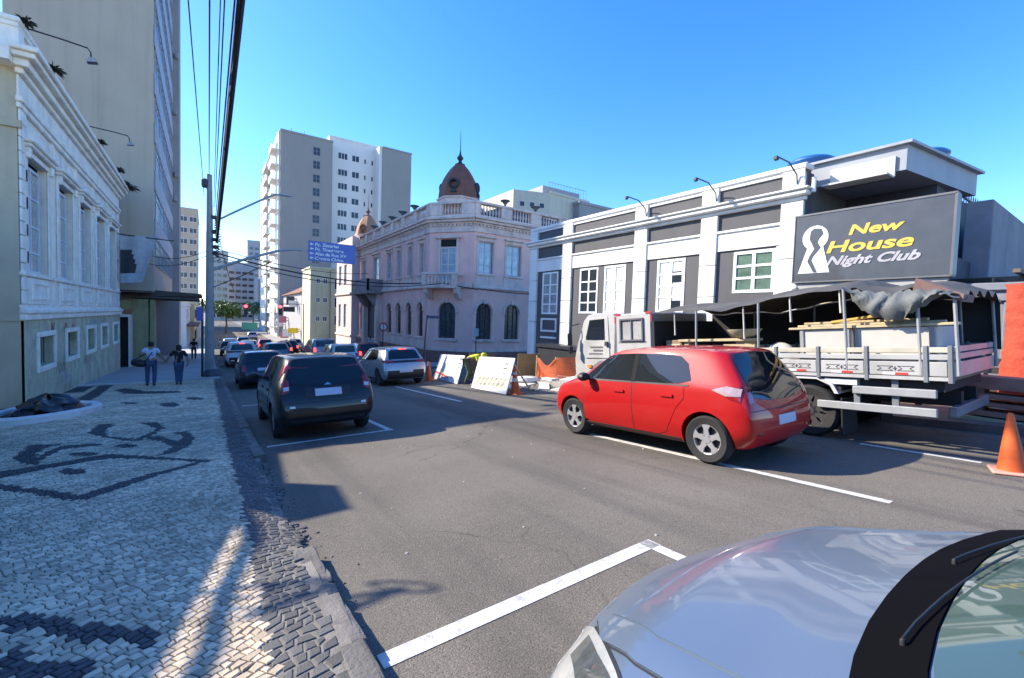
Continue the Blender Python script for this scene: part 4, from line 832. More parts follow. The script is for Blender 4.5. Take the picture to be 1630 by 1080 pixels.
for a in ((-2.82, -.24, -.02, 0.02, .015, .012), (-2.82, -.24, 1.56, .02, .015, 1.6), (-.0, -.24, 0, .02, .015, 1.57), (-2.83, -.26, 0, -2.79, .015, 1.57)): b.box(a[:3], a[3:])
b.build('frame', M('sign_steel', (.13, .13, .135), .5), sign)
b = MB(T); b.box((-2.75, -.2, -.18), (-.1, -.05, -.03)); b.tube([(-.06, -.1, -.12), (-.06, .05, -.2)], .05, 8); b.build('lower_rail', M('sign_rail', (.35, .34, .32), .6), sign)
SWH = M('sign_white', (.75, .75, .75), .5, var=.03); SYE = M('sign_yellow', (.72, .47, .06), .5, var=.2, scale=9); SGR = M('sign_silver', (.4, .38, .4), .5, var=.15)
k = MB(T); c0, cz, r = -.44, 1.02, .27                    # keyhole (seen mirrored: s runs away from the viewer's right)
pts = [(c0 + r * math.sin(math.radians(a)), cz - r * math.cos(math.radians(a)) * 1.05) for a in range(35, 326, 15)]
pts += [(-.05 - .72, .2)][0:0]
poly = [(c0 + .33, .2)] + pts + [(c0 - .33, .2)]
k.prism(poly, .003, .012, axis='y'); k.build('keyhole', SWH, sign)
f = MB(T); f.prism([(c0 + .1, 1.18), (c0 + .03, 1.24), (c0 - .12, 1.22), (c0 - .17, 1.1), (c0 - .08, .98), (c0 - .06, .9), (c0 - .13, .78), (c0 + .02, .58), (c0 + .05, .5), (c0 - .08, .21), (c0 + .0, .21), (c0 + .14, .48), (c0 + .1, .6), (c0 + .01, .76), (c0 + .06, .88), (c0 + .12, 1.0)], .0125, .016, axis='y'); f.build('figure', SGD, sign)
# lettering: local +s runs towards the far end, so text is laid with its baseline along -s
MT = Matrix(((0, 0, -1, 0), (-1, 0, 0, 0), (0, 1, 0, 0), (0, 0, 0, 1)))   # text x -> -y (towards the viewer's right), text y -> z, out -> -x
def stext(s, size, x, z, m, shear=.25, sx=1.25): return text(s, size, 'lettering', m, sign, Matrix.Translation((-.006, -x, z)) @ MT, .006, shear, sx, 'LEFT', .009)
stext('New', .3, 1.08, 1.0, SYE, .2, 1.55); stext('House', .36, .66, .64, SYE, .2, 1.62); stext('Night Club', .27, .68, .36, SGR, .4, 1.35)
# tanks, fence, container, red wall
TNK = M('blue_tank', (.02, .12, .32), .45, var=.1)
for x, y, z, r, lab in ((14.0, 5.9, 5.74, .55, 'blue water tank lid behind the ridge near the club end'), (15.6, 3.9, 5.74, .5, 'blue water tank at the peak of the grey roof')):
    t = thing('water_tank', lab, 'water tank', (x, y, z), 0, 'water tanks on the annex roof')
    MB().lathe([(r * .85, 0), (r, .42), (r * 1.06, .45), (r * 1.06, .5), (r * .9, .56), (r * .3, .64), (0, .65)], (0, 0, 0), 24).build('body', TNK, t, smooth=True)
fe = thing('spiked_fence', 'dark spiked steel fence on the terrace at the right edge', 'fence', (19, 4.0, 5.35))
b = MB(); b.box((0, -.1, -1.6), (16, .1, .0)); b.build('terrace_wall', GRM, fe)
b = MB(); b.box((0, -.03, .1), (16, .03, .15)); b.box((0, -.03, .65), (16, .03, .7)); b.build('rails', IRON, fe)
for i in range(50):
    b = MB(); x = .2 + i * .3; b.tube([(x, 0, .02), (x, 0, .82), (x, 0, .96)], [.018, .018, .002], 6); b.build('picket', IRON, fe)
ct = thing('steel_container', 'grey ribbed steel container behind the truck tail', 'container', (12.0, -1.2, 0.1))
b = MB(); b.box((0.05, 0, .2), (2.4, 3.9, 2.42)); b.box((-.02, -.03, 2.3), (2.45, 3.95, 2.45), bev=.02); b.box((-.02, 0, 2.12), (.05, 3.9, 2.18))
for i in range(9): b.box((0.0, .15 + i * .42, .25), (.05, .4 + i * .42, 2.1), bev=.02)
b.box((-.03, 0, .1), (.05, 3.9, .25)); b.build('body', M('container_grey', (.2, .21, .235), .6, var=.1, streak=.4), ct)
sf = thing('slatted_fence', 'dark slatted boards in front of the grey container', 'fence', (11.4, 0.6, .18))
for i in range(5): b = MB(); b.box((0, 0, .25 + i * .16), (.03, 2.2, .36 + i * .16)); b.build('slat', M('black_board', (.04, .035, .035), .8, var=.2), sf)
for y in (.3, 1.35, 2.0): b = MB(); b.box((-.05, y, 0), (0, y + .1, 1.1)); b.build('post', M('black_board', (.04, .035, .035)), sf)
rw = thing('red_wall', 'rough bright red rendered wall end at the right edge', 'wall', (11.0, 1.6, .1))
RED = M('rough_red_render', (.42, .06, .03), .9, var=.2, scale=4, bump=1.0, bscale=14, dirt=.3, dirtcol=(.3, .09, .05), dscale=5)
b = MB(); n, m_ = 26, 34; vs = []; fs = []
for j in range(m_ + 1):
    for i in range(n + 1):
        t = i / n; z = .25 + 2.1 * j / m_; a = min(1, t * 6)
        y = -.0 - 2.4 * t + (.16 * math.sqrt(1 - (1 - a) ** 2) - .16 if a < 1 else 0) * 0 + rng.uniform(-.015, .015) + (.02 * math.sin(z * 3.0) if t < .05 else 0); x = (.28 * (1 - math.sqrt(max(0, 1 - (1 - a) ** 2)))) + rng.uniform(-.018, .018) + .01 * math.sin(z * 31 + 9 * t)
        vs.append((x, y, z))
for j in range(m_):
    for i in range(n): k_ = j * (n + 1) + i; fs.append((k_, k_ + 1, k_ + n + 2, k_ + n + 1))
b.add(vs, fs); b.box((.28, -2.4, .25), (.6, -.02, 2.33)); b.build('wall', RED, rw, smooth=True)
b = MB(); b.box((-.08, -2.5, .08), (.65, .06, .25), bev=.02); b.build('base_slab', M('pale_base', (.42, .44, .38), .85, var=.12, dirt=.3), rw)
b = MB(); b.box((0, -2.4, -.1), (.55, -.05, .08)); b.build('footing', RED, rw)

# ================================================================ CARS
BLACKP = M('black_plastic', (.018, .018, .019), .55, var=.1)
TRIMK = M('pillar_black', (.015, .015, .016), .85, var=0, spec=.2)
TYRE = M('tyre_rubber', (.022, .022, .022), .85, var=.15, scale=9)
CGLASS = M('tinted_car_glass', (.012, .014, .016), .03, var=0, spec=.7)
CHROME = M('chrome', (.6, .6, .6), .15, 1.0, var=0)
ALLOY = M('alloy_rim', (.5, .5, .51), .35, .6, var=.08)
STEELR = M('dull_rim', (.06, .06, .062), .55, .4, var=.08)
REDL = M('red_lamp', (.28, .012, .012), .12, var=.15, scale=14, coat=1)
CLEARL = M('clear_lamp', (.55, .55, .56), .08, var=.15, scale=12, coat=1)
BRAKE = M('lit_brake_lamp', (.5, .02, .02), .2, var=0, emit=(1, .04, .03), estr=2.2)
PLATE = M('number_plate', (.5, .52, .58), .5, var=.06, scale=30)
def paintm(name, col, metal=0.25, rough=.45): return M('paint_' + name, col, rough, metal, var=.03, scale=2, coat=.7, dirt=.1, dirtcol=(.1, .09, .08), dscale=2, spec=.25)
# control net: stations from rear to front, each p0..p6 = (x, y, z) from the floor centre round the flank to the roof centre
NET = {
 'hatch': [
  [(0, .14, .24), (.58, .12, .24), (.69, .0, .38), (.73, .02, .66), (.70, .10, .93), (.53, .40, 1.37), (0, .33, 1.41)],
  [(0, .24, .2), (.72, .22, .22), (.80, .13, .40), (.815, .15, .68), (.775, .24, .95), (.59, .52, 1.41), (0, .48, 1.46)],
  [(0, .75, .2), (.74, .75, .2), (.81, .75, .42), (.815, .75, .70), (.785, .82, .96), (.615, .98, 1.435), (0, .98, 1.487)],
  [(0, 1.70, .2), (.74, 1.70, .2), (.80, 1.70, .42), (.815, 1.70, .69), (.785, 1.70, .945), (.625, 1.70, 1.45), (0, 1.70, 1.49)],
  [(0, 2.25, .2), (.74, 2.25, .2), (.80, 2.25, .42), (.815, 2.25, .69), (.785, 2.27, .94), (.61, 2.17, 1.40), (0, 2.12, 1.45)],
  [(0, 2.78, .2), (.74, 2.78, .2), (.81, 2.78, .42), (.815, 2.78, .68), (.775, 2.85, .92), (.68, 2.92, .965), (0, 2.78, 1.02)],
  [(0, 3.15, .2), (.74, 3.15, .2), (.81, 3.18, .42), (.815, 3.18, .66), (.77, 3.2, .87), (.62, 3.2, .905), (0, 3.15, .94)],
  [(0, 3.45, .2), (.69, 3.45, .22), (.77, 3.47, .40), (.78, 3.46, .63), (.72, 3.44, .78), (.52, 3.48, .81), (0, 3.52, .83)],
  [(0, 3.58, .22), (.5, 3.57, .24), (.60, 3.64, .38), (.61, 3.63, .58), (.56, 3.58, .69), (.4, 3.6, .72), (0, 3.66, .74)]],
}
def net_mod(kind):
    n = [list(r) for r in NET['hatch']]
    if kind in ('wagon', 'suv'):
        n[0][5] = (.58, .2, 1.40); n[0][6] = (0, .14, 1.43); n[1][5] = (.62, .32, 1.44); n[1][6] = (0, .28, 1.485); n[2][5] = (.63, .95, 1.46); n[2][6] = (0, .95, 1.5)
    return n
def car_shell(kind, L, W, H, ya, yb, wr, lift=0.0, lev=2):
    net = net_mod(kind); m = 7; sx_, sy2, sz = W / 1.63, L / 3.66, H / 1.49
    vs = []; fs = []
    P = lambda p: (p[0] * sx_, p[1] * sy2, (p[2] + (lift if p[2] < .3 else 0)) * sz)
    for r in net: vs += [P(p) for p in r]
    ns = len(net)
    for j in range(ns - 1):
        for i in range(m - 1): fs.append((j * m + i, j * m + i + 1, (j + 1) * m + i + 1, (j + 1) * m + i))
    for j in (0, ns - 1):
        cen = [j * m]
        for i in range(1, m - 1): p = net[j][i]; vs.append(P((0, p[1] - (.05 if j == 0 else -.05) * (1 if i < 4 else .4), p[2]))); cen.append(len(vs) - 1)
        cen.append(j * m + m - 1)
        for i in range(m - 1):
            q = [j * m + i, j * m + i + 1, cen[i + 1], cen[i]]; q = list(dict.fromkeys(q)); fs.append(tuple(q if j else q[::-1]))
    # mirror
    n = len(vs); mp = {}
    for i in range(n):
        if abs(vs[i][0]) < 1e-6: mp[i] = i
        else: vs.append((-vs[i][0], vs[i][1], vs[i][2])); mp[i] = len(vs) - 1
    fs += [tuple(mp[i] for i in f[::-1]) for f in fs]
    # floor is p0..p1 already joined to its mirror
    me = bpy.data.meshes.new('shell'); me.from_pydata(vs, [], fs)
    bm = bmesh.new(); bm.from_mesh(me); bmesh.ops.recalc_face_normals(bm, faces=bm.faces); bm.to_mesh(me); bm.free()
    ob = bpy.data.objects.new('shell', me); COL.objects.link(ob); s = ob.modifiers.new('s', 'SUBSURF'); s.levels = lev; s.render_levels = lev
    cr = me.attributes.new('crease_edge', 'FLOAT', 'EDGE'); half = n
    inv = {v: k for k, v in mp.items()}
    for e in me.edges:
        a, c = e.vertices; a = inv.get(a, a) if a >= half else a; c = inv.get(c, c) if c >= half else c
        if a >= ns * m or c >= ns * m: continue
        ja, ia, jc, ic = a // m, a % m, c // m, c % m; v = 0
        if ia == ic: v = {1: .7, 2: .25, 3: .2, 4: .45, 5: .62}.get(ia, 0)
        elif ja == jc and ja == 0: v = .5
        elif ja == jc and ja == ns - 1: v = .35
        elif ja == jc and ja == 5 and min(ia, ic) >= 4: v = .6
        elif ja == jc and ja == 4 and min(ia, ic) >= 5: v = .45
        cr.data[e.index].value = v
    dg = bpy.context.evaluated_depsgraph_get(); full = bpy.data.meshes.new_from_object(ob.evaluated_get(dg))
    bm = bmesh.new(); bm.from_mesh(full); bvh = BVHTree.FromBMesh(bm); bm.free()
    cuts = []
    for y in (ya, yb):
        for sg in (-1, 1):
            c = MB(); c.lathe([(wr * 1.13, 0), (wr * 1.13, .5)], (sg * (W / 2 + .1) - (.5 if sg > 0 else 0), y, wr * 1.02), 40, axis='x'); cm = c.mesh('cut', []); co = bpy.data.objects.new('cut', cm); COL.objects.link(co); cuts.append(co)
            bo = ob.modifiers.new('b', 'BOOLEAN'); bo.operation = 'DIFFERENCE'; bo.object = co; bo.solver = 'EXACT'
    dg = bpy.context.evaluated_depsgraph_get(); cut = bpy.data.meshes.new_from_object(ob.evaluated_get(dg))
    for c in cuts: bpy.data.objects.remove(c)
    bpy.data.objects.remove(ob)
    return cut, bvh
def interp(pl, t):
    pl = sorted(pl)
    if t <= pl[0][0]: return pl[0][1]
    for a, c in zip(pl[:-1], pl[1:]):
        if t <= c[0]: return a[1] + (c[1] - a[1]) * (t - a[0]) / max(1e-9, c[0] - a[0])
    return pl[-1][1]
def patch(bvh, view, bot, top, off=.004, sign=1, n=14, m=6, mi=0, mb=None, skirt=.012):
    """grid laid on the shell; view 'side' (t=y), 'rear'/'front' (t=x); bot/top are polylines (t, z)"""
    ts = sorted({p[0] for p in bot} | {p[0] for p in top}); t0, t1 = ts[0], ts[-1]
    tt = sorted(set([t0 + (t1 - t0) * i / n for i in range(n + 1)] + ts))
    mb = mb or MB(); rows = []; o = Vector
    for t in tt:
        zb, zt = interp(bot, t), interp(top, t); row = []
        for j in range(m + 1):
            z = zb + (zt - zb) * j / m
            if view == 'side': src, d = o((sign * 4, t, z)), o((-sign, 0, 0))
            elif view == 'rear': src, d = o((t, -6, z)), o((0, 1, 0))
            elif view == 'front': src, d = o((t, 12, z)), o((0, -1, 0))
            elif view == 'topx': src, d = o((t, z, 6)), o((0, 0, -1))
            elif view == 'top': src, d = o((z, t, 6)), o((0, 0, -1))
            h = bvh.ray_cast(src, d)
            if h[0] is None: row = None; break
            nn = h[1] if h[1].dot(d) < 0 else -h[1]
            row.append((h[0] + nn * off, h[0] - nn * skirt))
        if row: rows.append(row)
    if len(rows) < 2: return mb
    k = m + 1; vs = [r[j][0] for r in rows for j in range(k)]; fs = []
    for i in range(len(rows) - 1):
        for j in range(m): fs.append((i * k + j, (i + 1) * k + j, (i + 1) * k + j + 1, i * k + j + 1))
    nb = len(vs); per = [(i, 0) for i in range(len(rows))] + [(len(rows) - 1, j) for j in range(1, k)] + [(i, k - 1) for i in range(len(rows) - 2, -1, -1)] + [(0, j) for j in range(k - 2, 0, -1)]
    vs += [rows[i][j][1] for i, j in per]
    for a in range(len(per)):
        c = (a + 1) % len(per); fs.append((per[a][0] * k + per[a][1], per[c][0] * k + per[c][1], nb + c, nb + a))
    return mb.add(vs, fs, mi)
def make_wheel(parent, x, y, r, wd, style, sign):
    e = link('wheel', None, parent, loc=(x, y, r))
    MB().lathe([(r * .62, -wd / 2 + .02), (r * .9, -wd / 2), (r * .97, -wd / 2 + .02), (r, -wd / 2 + .045), (r, wd / 2 - .045), (r * .97, wd / 2 - .02), (r * .9, wd / 2), (r * .66, wd / 2 - .006), (r * .62, wd / 2 - .03)], (0, 0, 0), 32, axis='x', cap=False).build('tyre', TYRE, e, smooth=True)
    b = MB(); f = sign * (wd / 2 - .025)
    b.lathe([(r * .67, f * .2), (r * .67, f * 1.02), (r * .64, f * 1.06), (r * .58, f * .96), (r * .56, f * .4)], (0, 0, 0), 32, axis='x', mi=1, cap=False)
    n = style
    for i in range(n):
        a = 2 * math.pi * i / n; T_ = Matrix.Rotation(a, 4, 'X'); pts = [(-.045, r * .06), (.04, r * .06), (.035, r * .4), (.065, r * .6), (-.055, r * .61), (-.02, r * .4)]
        bb_ = MB(T_); bb_.prism([(p * r / .29, q) for p, q in pts], f * .72, f * 1.04, 1, axis='x'); b.v, o = b.v, len(b.v); b.v += bb_.v; b.f += [[o + i2 for i2 in ff] for ff in bb_.f]; b.mi += bb_.mi
    b.lathe([(r * .17, f * .7), (r * .16, f * 1.08), (0, f * 1.1)], (0, 0, 0), 12, axis='x', mi=1)
    b.lathe([(r * .66, f * .36), (0, f * .38)], (0, 0, 0), 20, axis='x', mi=0)
    b.build('rim', [BLACKP, ALLOY if n != 9 else STEELR], e, smooth=True, ang=30)
    return e
def make_car(name, label, cat, kind, L, W, H, ax, ay, wr, pm, style=5, group=None, rear='hatch', lift=0.0, lev=2):
    """origin on the ground under the rear bumper centre, +y forward; ax, ay: axle positions"""
    t = thing(name, label, cat, (0, 0, 0), 0, group)
    shell, bvh = car_shell(kind, L, W, H, ax, ay, wr, lift, lev)
    sX, sY, sZ = W / 1.63, L / 3.66, H / 1.49
    shell.materials.clear(); [shell.materials.append(x) for x in (pm, BLACKP)]
    mi = np.zeros(len(shell.polygons), dtype=np.int32)
    for p in shell.polygons:
        c = p.center
        if c.z < .235 * sZ or any((c.y - a) ** 2 + (c.z - wr * 1.02) ** 2 < (wr * 1.125) ** 2 and abs(c.x) > .2 for a in (ax, ay)) and abs(c.x) < W / 2 - .02 and not (abs(p.normal.x) > .75 and abs(c.x) > W / 2 - .1): mi[p.index] = 1
    shell.polygons.foreach_set('material_index', mi); shell.shade_smooth(); shell.set_sharp_from_angle(angle=math.radians(35))
    link('body', shell, t)
    S = lambda pl: [(y * sY, z * sZ) for y, z in pl]
    R = lambda pl: [(x * sX, z * sZ) for x, z in pl]
    wag = kind in ('wagon', 'suv')
    for sg in (-1, 1):
        fw_ = ([(2.76, .965), (1.76, .965)], [(2.76, .985), (2.60, 1.10), (2.3, 1.315), (2.12, 1.355), (1.76, 1.37)])
        rw_ = ([(1.66, .965), (.95, .985), (.78, 1.03)], [(1.66, 1.37), (1.2, 1.365), (.98, 1.34), (.86, 1.25), (.78, 1.05)]) if not wag else ([(1.66, .965), (1.02, .98)], [(1.66, 1.38), (1.02, 1.375)])
        for q in (fw_, rw_): patch(bvh, 'side', S(q[0]), S(q[1]), .004, sg, 16, 6).build('side_window', CGLASS, t, smooth=True, ang=60)
        if wag: patch(bvh, 'side', S([(.92, .985), (.3, 1.0)]), S([(.92, 1.37), (.42, 1.36), (.3, 1.2)]), .004, sg, 12, 5).build('side_window', CGLASS, t, smooth=True, ang=60)
        patch(bvh, 'side', S([(1.755, .965), (1.665, .965)]), S([(1.755, 1.37), (1.665, 1.37)]), .006, sg, 2, 6).build('pillar_trim', TRIMK, t, smooth=True)
        fd = patch(bvh, 'side', S([(2.72, .30), (1.72, .27)]), S([(2.72, .93), (1.72, .945)]), .005, sg, 14, 8).build('door', pm, t, smooth=True, ang=60)
        rd = patch(bvh, 'side', S([(1.705, .27), (1.3, .27), (1.16, .32), (1.06, .5), (.98, .66), (.86, .80)]), S([(1.705, .945), (.86, .965)]), .005, sg, 14, 8).build('door', pm, t, smooth=True, ang=60)
        for d_, y in ((fd, 1.86), (rd, 1.02)):
            patch(bvh, 'side', S([(y, .80), (y + .19, .80)]), S([(y, .835), (y + .19, .835)]), .026, sg, 4, 2, skirt=-.004).build('handle', pm, d_, smooth=True)
        # dark gaps round the doors
        g = MB()
        for y0, y1 in ((2.735, 2.722), (1.72, 1.705)): patch(bvh, 'side', S([(y1, .29), (y0, .29)]), S([(y1, .94), (y0, .94)]), .0025, sg, 1, 8, 0, g)
        patch(bvh, 'side', S([(2.76, .945), (.8, .955)]), S([(2.76, .966), (.8, .978)]), .0055, sg, 12, 1, 0, g); g.build('door_gap', BLACKP, t)
        patch(bvh, 'side', S([(2.95, .24), (.95, .24)]), S([(2.95, .265), (.95, .265)]), .006, sg, 12, 1).build('sill', BLACKP, t)
        b = MB(); b.lathe([(.02, -.05), (.07, -.03), (.085, .03), (.07, .07), (0, .08)], (sg * (W / 2 + .09), 2.58 * sY, 1.0 * sZ), 12, axis='y', sx=1.25, sy_=.85); b.tube([(sg * (W / 2 - .06), 2.62 * sY, .96 * sZ), (sg * (W / 2 + .06), 2.6 * sY, .98 * sZ)], .025, 6); b.build('mirror', BLACKP if rear in ('red', 'black') else pm, t, smooth=True)
    patch(bvh, 'front', R([(-.60, .99), (.60, .99)]), R([(-.60, 1.0), (-.50, 1.39), (0, 1.435), (.50, 1.39), (.60, 1.0)]), .004, 1, 14, 8).build('windscreen', CGLASS, t, smooth=True, ang=60)
    # front lamps and grille
    for sg in (-1, 1): patch(bvh, 'front', R([(sg * .36, .60), (sg * .72, .66)]), R([(sg * .36, .68), (sg * .6, .76), (sg * .72, .78)]), .004, 1, 8, 4).build('headlight', CLEARL, t, smooth=True)
    patch(bvh, 'front', R([(-.34, .55), (.34, .55)]), R([(-.34, .66), (.34, .66)]), .004, 1, 8, 2).build('grille', BLACKP, t); patch(bvh, 'front', R([(-.4, .3), (.4, .3)]), R([(-.4, .44), (.4, .44)]), .004, 1, 8, 2).build('grille', BLACKP, t)
    def rp(nm, mat, bot, top, off=.004, mir=False, n=10, m=6):
        for sg in ((1, -1) if mir else (1,)): patch(bvh, 'rear', R([(sg * x, z) for x, z in bot]), R([(sg * x, z) for x, z in top]), off, 1, n, m).build(nm, mat, t, smooth=True, ang=50)
    def sp(nm, mat, bot, top, off=.005):
        for sg in (1, -1): patch(bvh, 'side', S(bot), S(top), off, sg, 8, 4).build(nm, mat, t, smooth=True, ang=50)
    if rear == 'red':
        rp('rear_window', CGLASS, [(-.60, .86), (-.3, .80), (.3, .80), (.60, .86)], [(-.60, .95), (-.52, 1.3), (-.42, 1.36), (0, 1.385), (.42, 1.36), (.52, 1.3), (.60, .95)], .006, n=22, m=10)
        rp('tail_light', REDL, [(.60, .82), (.70, .78)], [(.60, .97), (.64, .99), (.70, .95)], .007, True); sp('tail_light', REDL, [(.05, .79), (.27, .84), (.40, .91)], [(.05, .95), (.16, .99), (.3, .97), (.40, .93)], .008)
        sp('reverse_lamp', M('pinkish_lamp', (.42, .3, .3), .12, var=.15, scale=14, coat=1), [(.14, .875), (.3, .87), (.47, .93)], [(.14, .955), (.3, .985), (.47, .94)], .013)
        rp('number_plate', PLATE, [(-.2, .50), (.2, .50)], [(-.2, .615), (.2, .615)], .012); rp('bumper_gap', BLACKP, [(-.7, .695), (.7, .695)], [(-.7, .705), (.7, .705)], .004); rp('bumper_reflector', REDL, [(.5, .4), (.62, .41)], [(.5, .43), (.62, .44)], .008, True, 3, 1)
        b = MB(); b.tube([(0, .33, .86), (.02, .36, .93), (-.3, .30, .99)], .011, 6); b.build('rear_wiper', BLACKP, t)
    elif rear == 'black':
        rp('rear_window', CGLASS, [(-.585, .97), (0, .93), (.585, .97)], [(-.585, 1.0), (-.5, 1.3), (-.4, 1.355), (0, 1.38), (.4, 1.355), (.5, 1.3), (.585, 1.0)], .006, n=20, m=8)
        rp('tail_light', REDL, [(.59, .84), (.63, .82), (.70, .8)], [(.59, 1.0), (.62, 1.06), (.70, .97)], .009, True); sp('tail_light', REDL, [(.06, .80), (.2, .84), (.3, 1.05), (.42, 1.24)], [(.06, .96), (.14, 1.06), (.26, 1.2), (.36, 1.28), (.42, 1.27)], .01)
        rp('tail_light', CLEARL, [(.60, .86), (.68, .85)], [(.60, .92), (.68, .91)], .013, True, 4, 2)
        rp('number_plate', PLATE, [(-.21, .74), (.21, .74)], [(-.21, .86), (.21, .86)], .012); rp('plate_recess', BLACKP, [(-.36, .71), (.36, .71)], [(-.32, .89), (.32, .89)], .006)
        rp('emblem', CHROME, [(-.06, .915), (.06, .915)], [(-.06, .918), (0, .96), (.06, .918)], .01, n=6, m=2); rp('bumper', BLACKP, [(-.72, .3), (.72, .3)], [(-.72, .36), (.72, .36)], .006)
        rp('bumper_gap', BLACKP, [(-.71, .635), (.71, .635)], [(-.71, .65), (.71, .65)], .004); rp('bumper_reflector', CLEARL, [(.52, .56), (.6, .565)], [(.52, .595), (.6, .6)], .009, True, 3, 1)
        b = MB(); b.tube([(0, .3, .98), (.03, .33, 1.0), (-.33, .32, 1.03)], .011, 6); b.build('rear_wiper', BLACKP, t)
    elif rear == 'crossover':
        rp('rear_window', CGLASS, [(-.58, .99), (.58, .99)], [(-.58, 1.0), (-.5, 1.28), (-.4, 1.33), (0, 1.35), (.4, 1.33), (.5, 1.28), (.58, 1.0)], .006, n=18, m=8)
        rp('tail_band', BLACKP, [(-.62, .86), (.62, .86)], [(-.62, .945), (.62, .945)], .006); rp('tail_light', REDL, [(.42, .855), (.70, .845)], [(.42, .95), (.70, .96)], .01, True); sp('tail_light', REDL, [(.06, .86), (.3, .9)], [(.06, .95), (.3, .95)], .008)
        rp('brake_lamp', BRAKE, [(-.13, 1.352), (.13, 1.352)], [(-.13, 1.385), (.13, 1.385)], .02, n=4, m=2)
        rp('number_plate', PLATE, [(-.24, .5), (.24, .5)], [(-.24, .61), (.24, .61)], .012); rp('bumper', BLACKP, [(-.66, .27), (.66, .27)], [(-.6, .58), (.6, .58)], .007)
        sp('arch_trim', BLACKP, [(.95, .235), (2.9, .235)], [(.95, .3), (2.9, .3)], .008)
    else:
        rp('rear_window', CGLASS, [(-.57, .98), (.57, .98)], [(-.57, 1.0), (-.53, 1.33), (-.46, 1.36), (0, 1.375), (.46, 1.36), (.53, 1.33), (.57, 1.0)], .006, n=18, m=8)
        rp('tail_light', BRAKE if rear == 'lit' else REDL, [(.56, .68), (.70, .68)], [(.56, .92), (.68, .92)], .009, True)
        rp('number_plate', PLATE, [(-.2, .7), (.2, .7)], [(-.2, .8), (.2, .8)], .012); rp('bumper', BLACKP, [(-.70, .4), (.70, .4)], [(-.70, .52), (.70, .52)], .01)
    tw = .17 * sX + .01
    for y in (ax, ay):
        for sg in (-1, 1): make_wheel(t, sg * (W / 2 - tw / 2 - .03), y, wr, tw, style, sg)
    return t
def put(o, x, y, rz=0.0):
    o.location = (x, y, gz(x, y) + .004); o.rotation_euler = (math.atan(gslope(y)), -math.atan(SX), rz); return o
RP = paintm('red', (.40, .004, .004), .0); KP = paintm('black', (.008, .008, .009), 0); SP_ = paintm('silver', (.42, .43, .45), .6, .35); WP = paintm('white', (.62, .64, .64), 0, .4); GP = paintm('grey', (.2, .21, .22), .5, .35); DP = paintm('dark_blue', (.02, .028, .045), .3, .3); R2 = paintm('dull_red', (.3, .025, .02), .1, .35)
red = make_car('hatchback_car', 'red five door hatchback driving beside the truck', 'car', 'hatch', 3.62, 1.66, 1.46, .57, 2.97, .3, RP, 5, rear='red', lev=3); put(red, 5.13 + .74, 2.54)
MB().box((-.3, .9, .8), (.3, .96, 1.0)).build('sticker', M('sticker_red', (.5, .05, .04), .6), red) if False else None
blk = make_car('hatchback_car', 'nearest parked black hatchback with tall tail lights at the left kerb', 'car', 'hatch', 3.95, 1.68, 1.48, .72, 3.2, .3, KP, 7, rear='black', lev=3); put(blk, .98 + .79, 8.05)
bk2 = make_car('hatchback_car', 'second parked black car just ahead of the nearest black hatchback', 'car', 'hatch', 3.9, 1.68, 1.5, .66, 3.1, .3, DP, 7, rear='plain'); put(bk2, 1.85, 19.6)
peu = make_car('hatchback_car', 'silver hatchback with lit top brake lamp driving away beside the cones', 'car', 'hatch', 4.05, 1.76, 1.5, .75, 3.3, .32, SP_, 9, rear='crossover'); put(peu, 6.25, 16.1)
wag = make_car('station_wagon', 'old white station wagon with square tail lights waiting in the middle lane', 'car', 'wagon', 4.1, 1.66, 1.47, .8, 3.3, .29, WP, 9, rear='plain'); put(wag, 6.75, 27.0)
suv = make_car('suv_car', 'silver grey tall SUV ahead of the white station wagon', 'car', 'suv', 4.4, 1.8, 1.72, .85, 3.5, .35, paintm('steel', (.36, .37, .39), .6), 5, rear='lit'); put(suv, 7.0, 33.6)
wsu = make_car('suv_car', 'white SUV parked at the left kerb behind the utility pole', 'car', 'suv', 4.3, 1.78, 1.64, .85, 3.45, .34, WP, 5, rear='crossover'); put(wsu, 1.9, 33.0)
rdc = make_car('hatchback_car', 'dark red car half hidden behind the white station wagon', 'car', 'hatch', 3.8, 1.66, 1.46, .7, 3.1, .3, R2, 9, rear='lit'); put(rdc, 8.7, 28.6)
TR_ = [(4.1, 34.5, bk2, 'small blue grey car queueing between the white SUV and the red lamps', GP), (5.2, 41.0, rdc, 'dark car with lit brake lamps in the queue behind the signal', KP), (6.6, 47.0, rdc, 'black car with lit brake lamps farther along the queue', KP),
       (2.2, 41.0, bk2, 'grey parked car past the white SUV', SP_), (3.9, 66, bk2, 'far dark blue car below the green tree', DP), (2.3, 62, rdc, 'far silver car at the left kerb below the traffic light', SP_), (6.8, 92, bk2, 'farthest silver car in the middle of the street', SP_), (3.6, 52, wag, 'white van like wagon far down the left lane', WP), (5.6, 58, rdc, 'far red car in the queue under the green tree', R2), (8.1, 54, bk2, 'far silver car on the right of the queue', SP_), (1.9, 50, bk2, 'far dark parked car along the left kerb', KP)]
for x, y, src, lab, pm in TR_:
    c = copy_tree(src, None, lab); c['group'] = 'cars queueing down the street'; put(c, x, y)
    for ch in c.children_recursive:
        if ch.type == 'MESH' and ch.data.materials and ch.data.materials[0] and ch.data.materials[0].name.startswith('paint_'):
            ch.material_slots[0].link = 'OBJECT'; ch.material_slots[0].material = pm

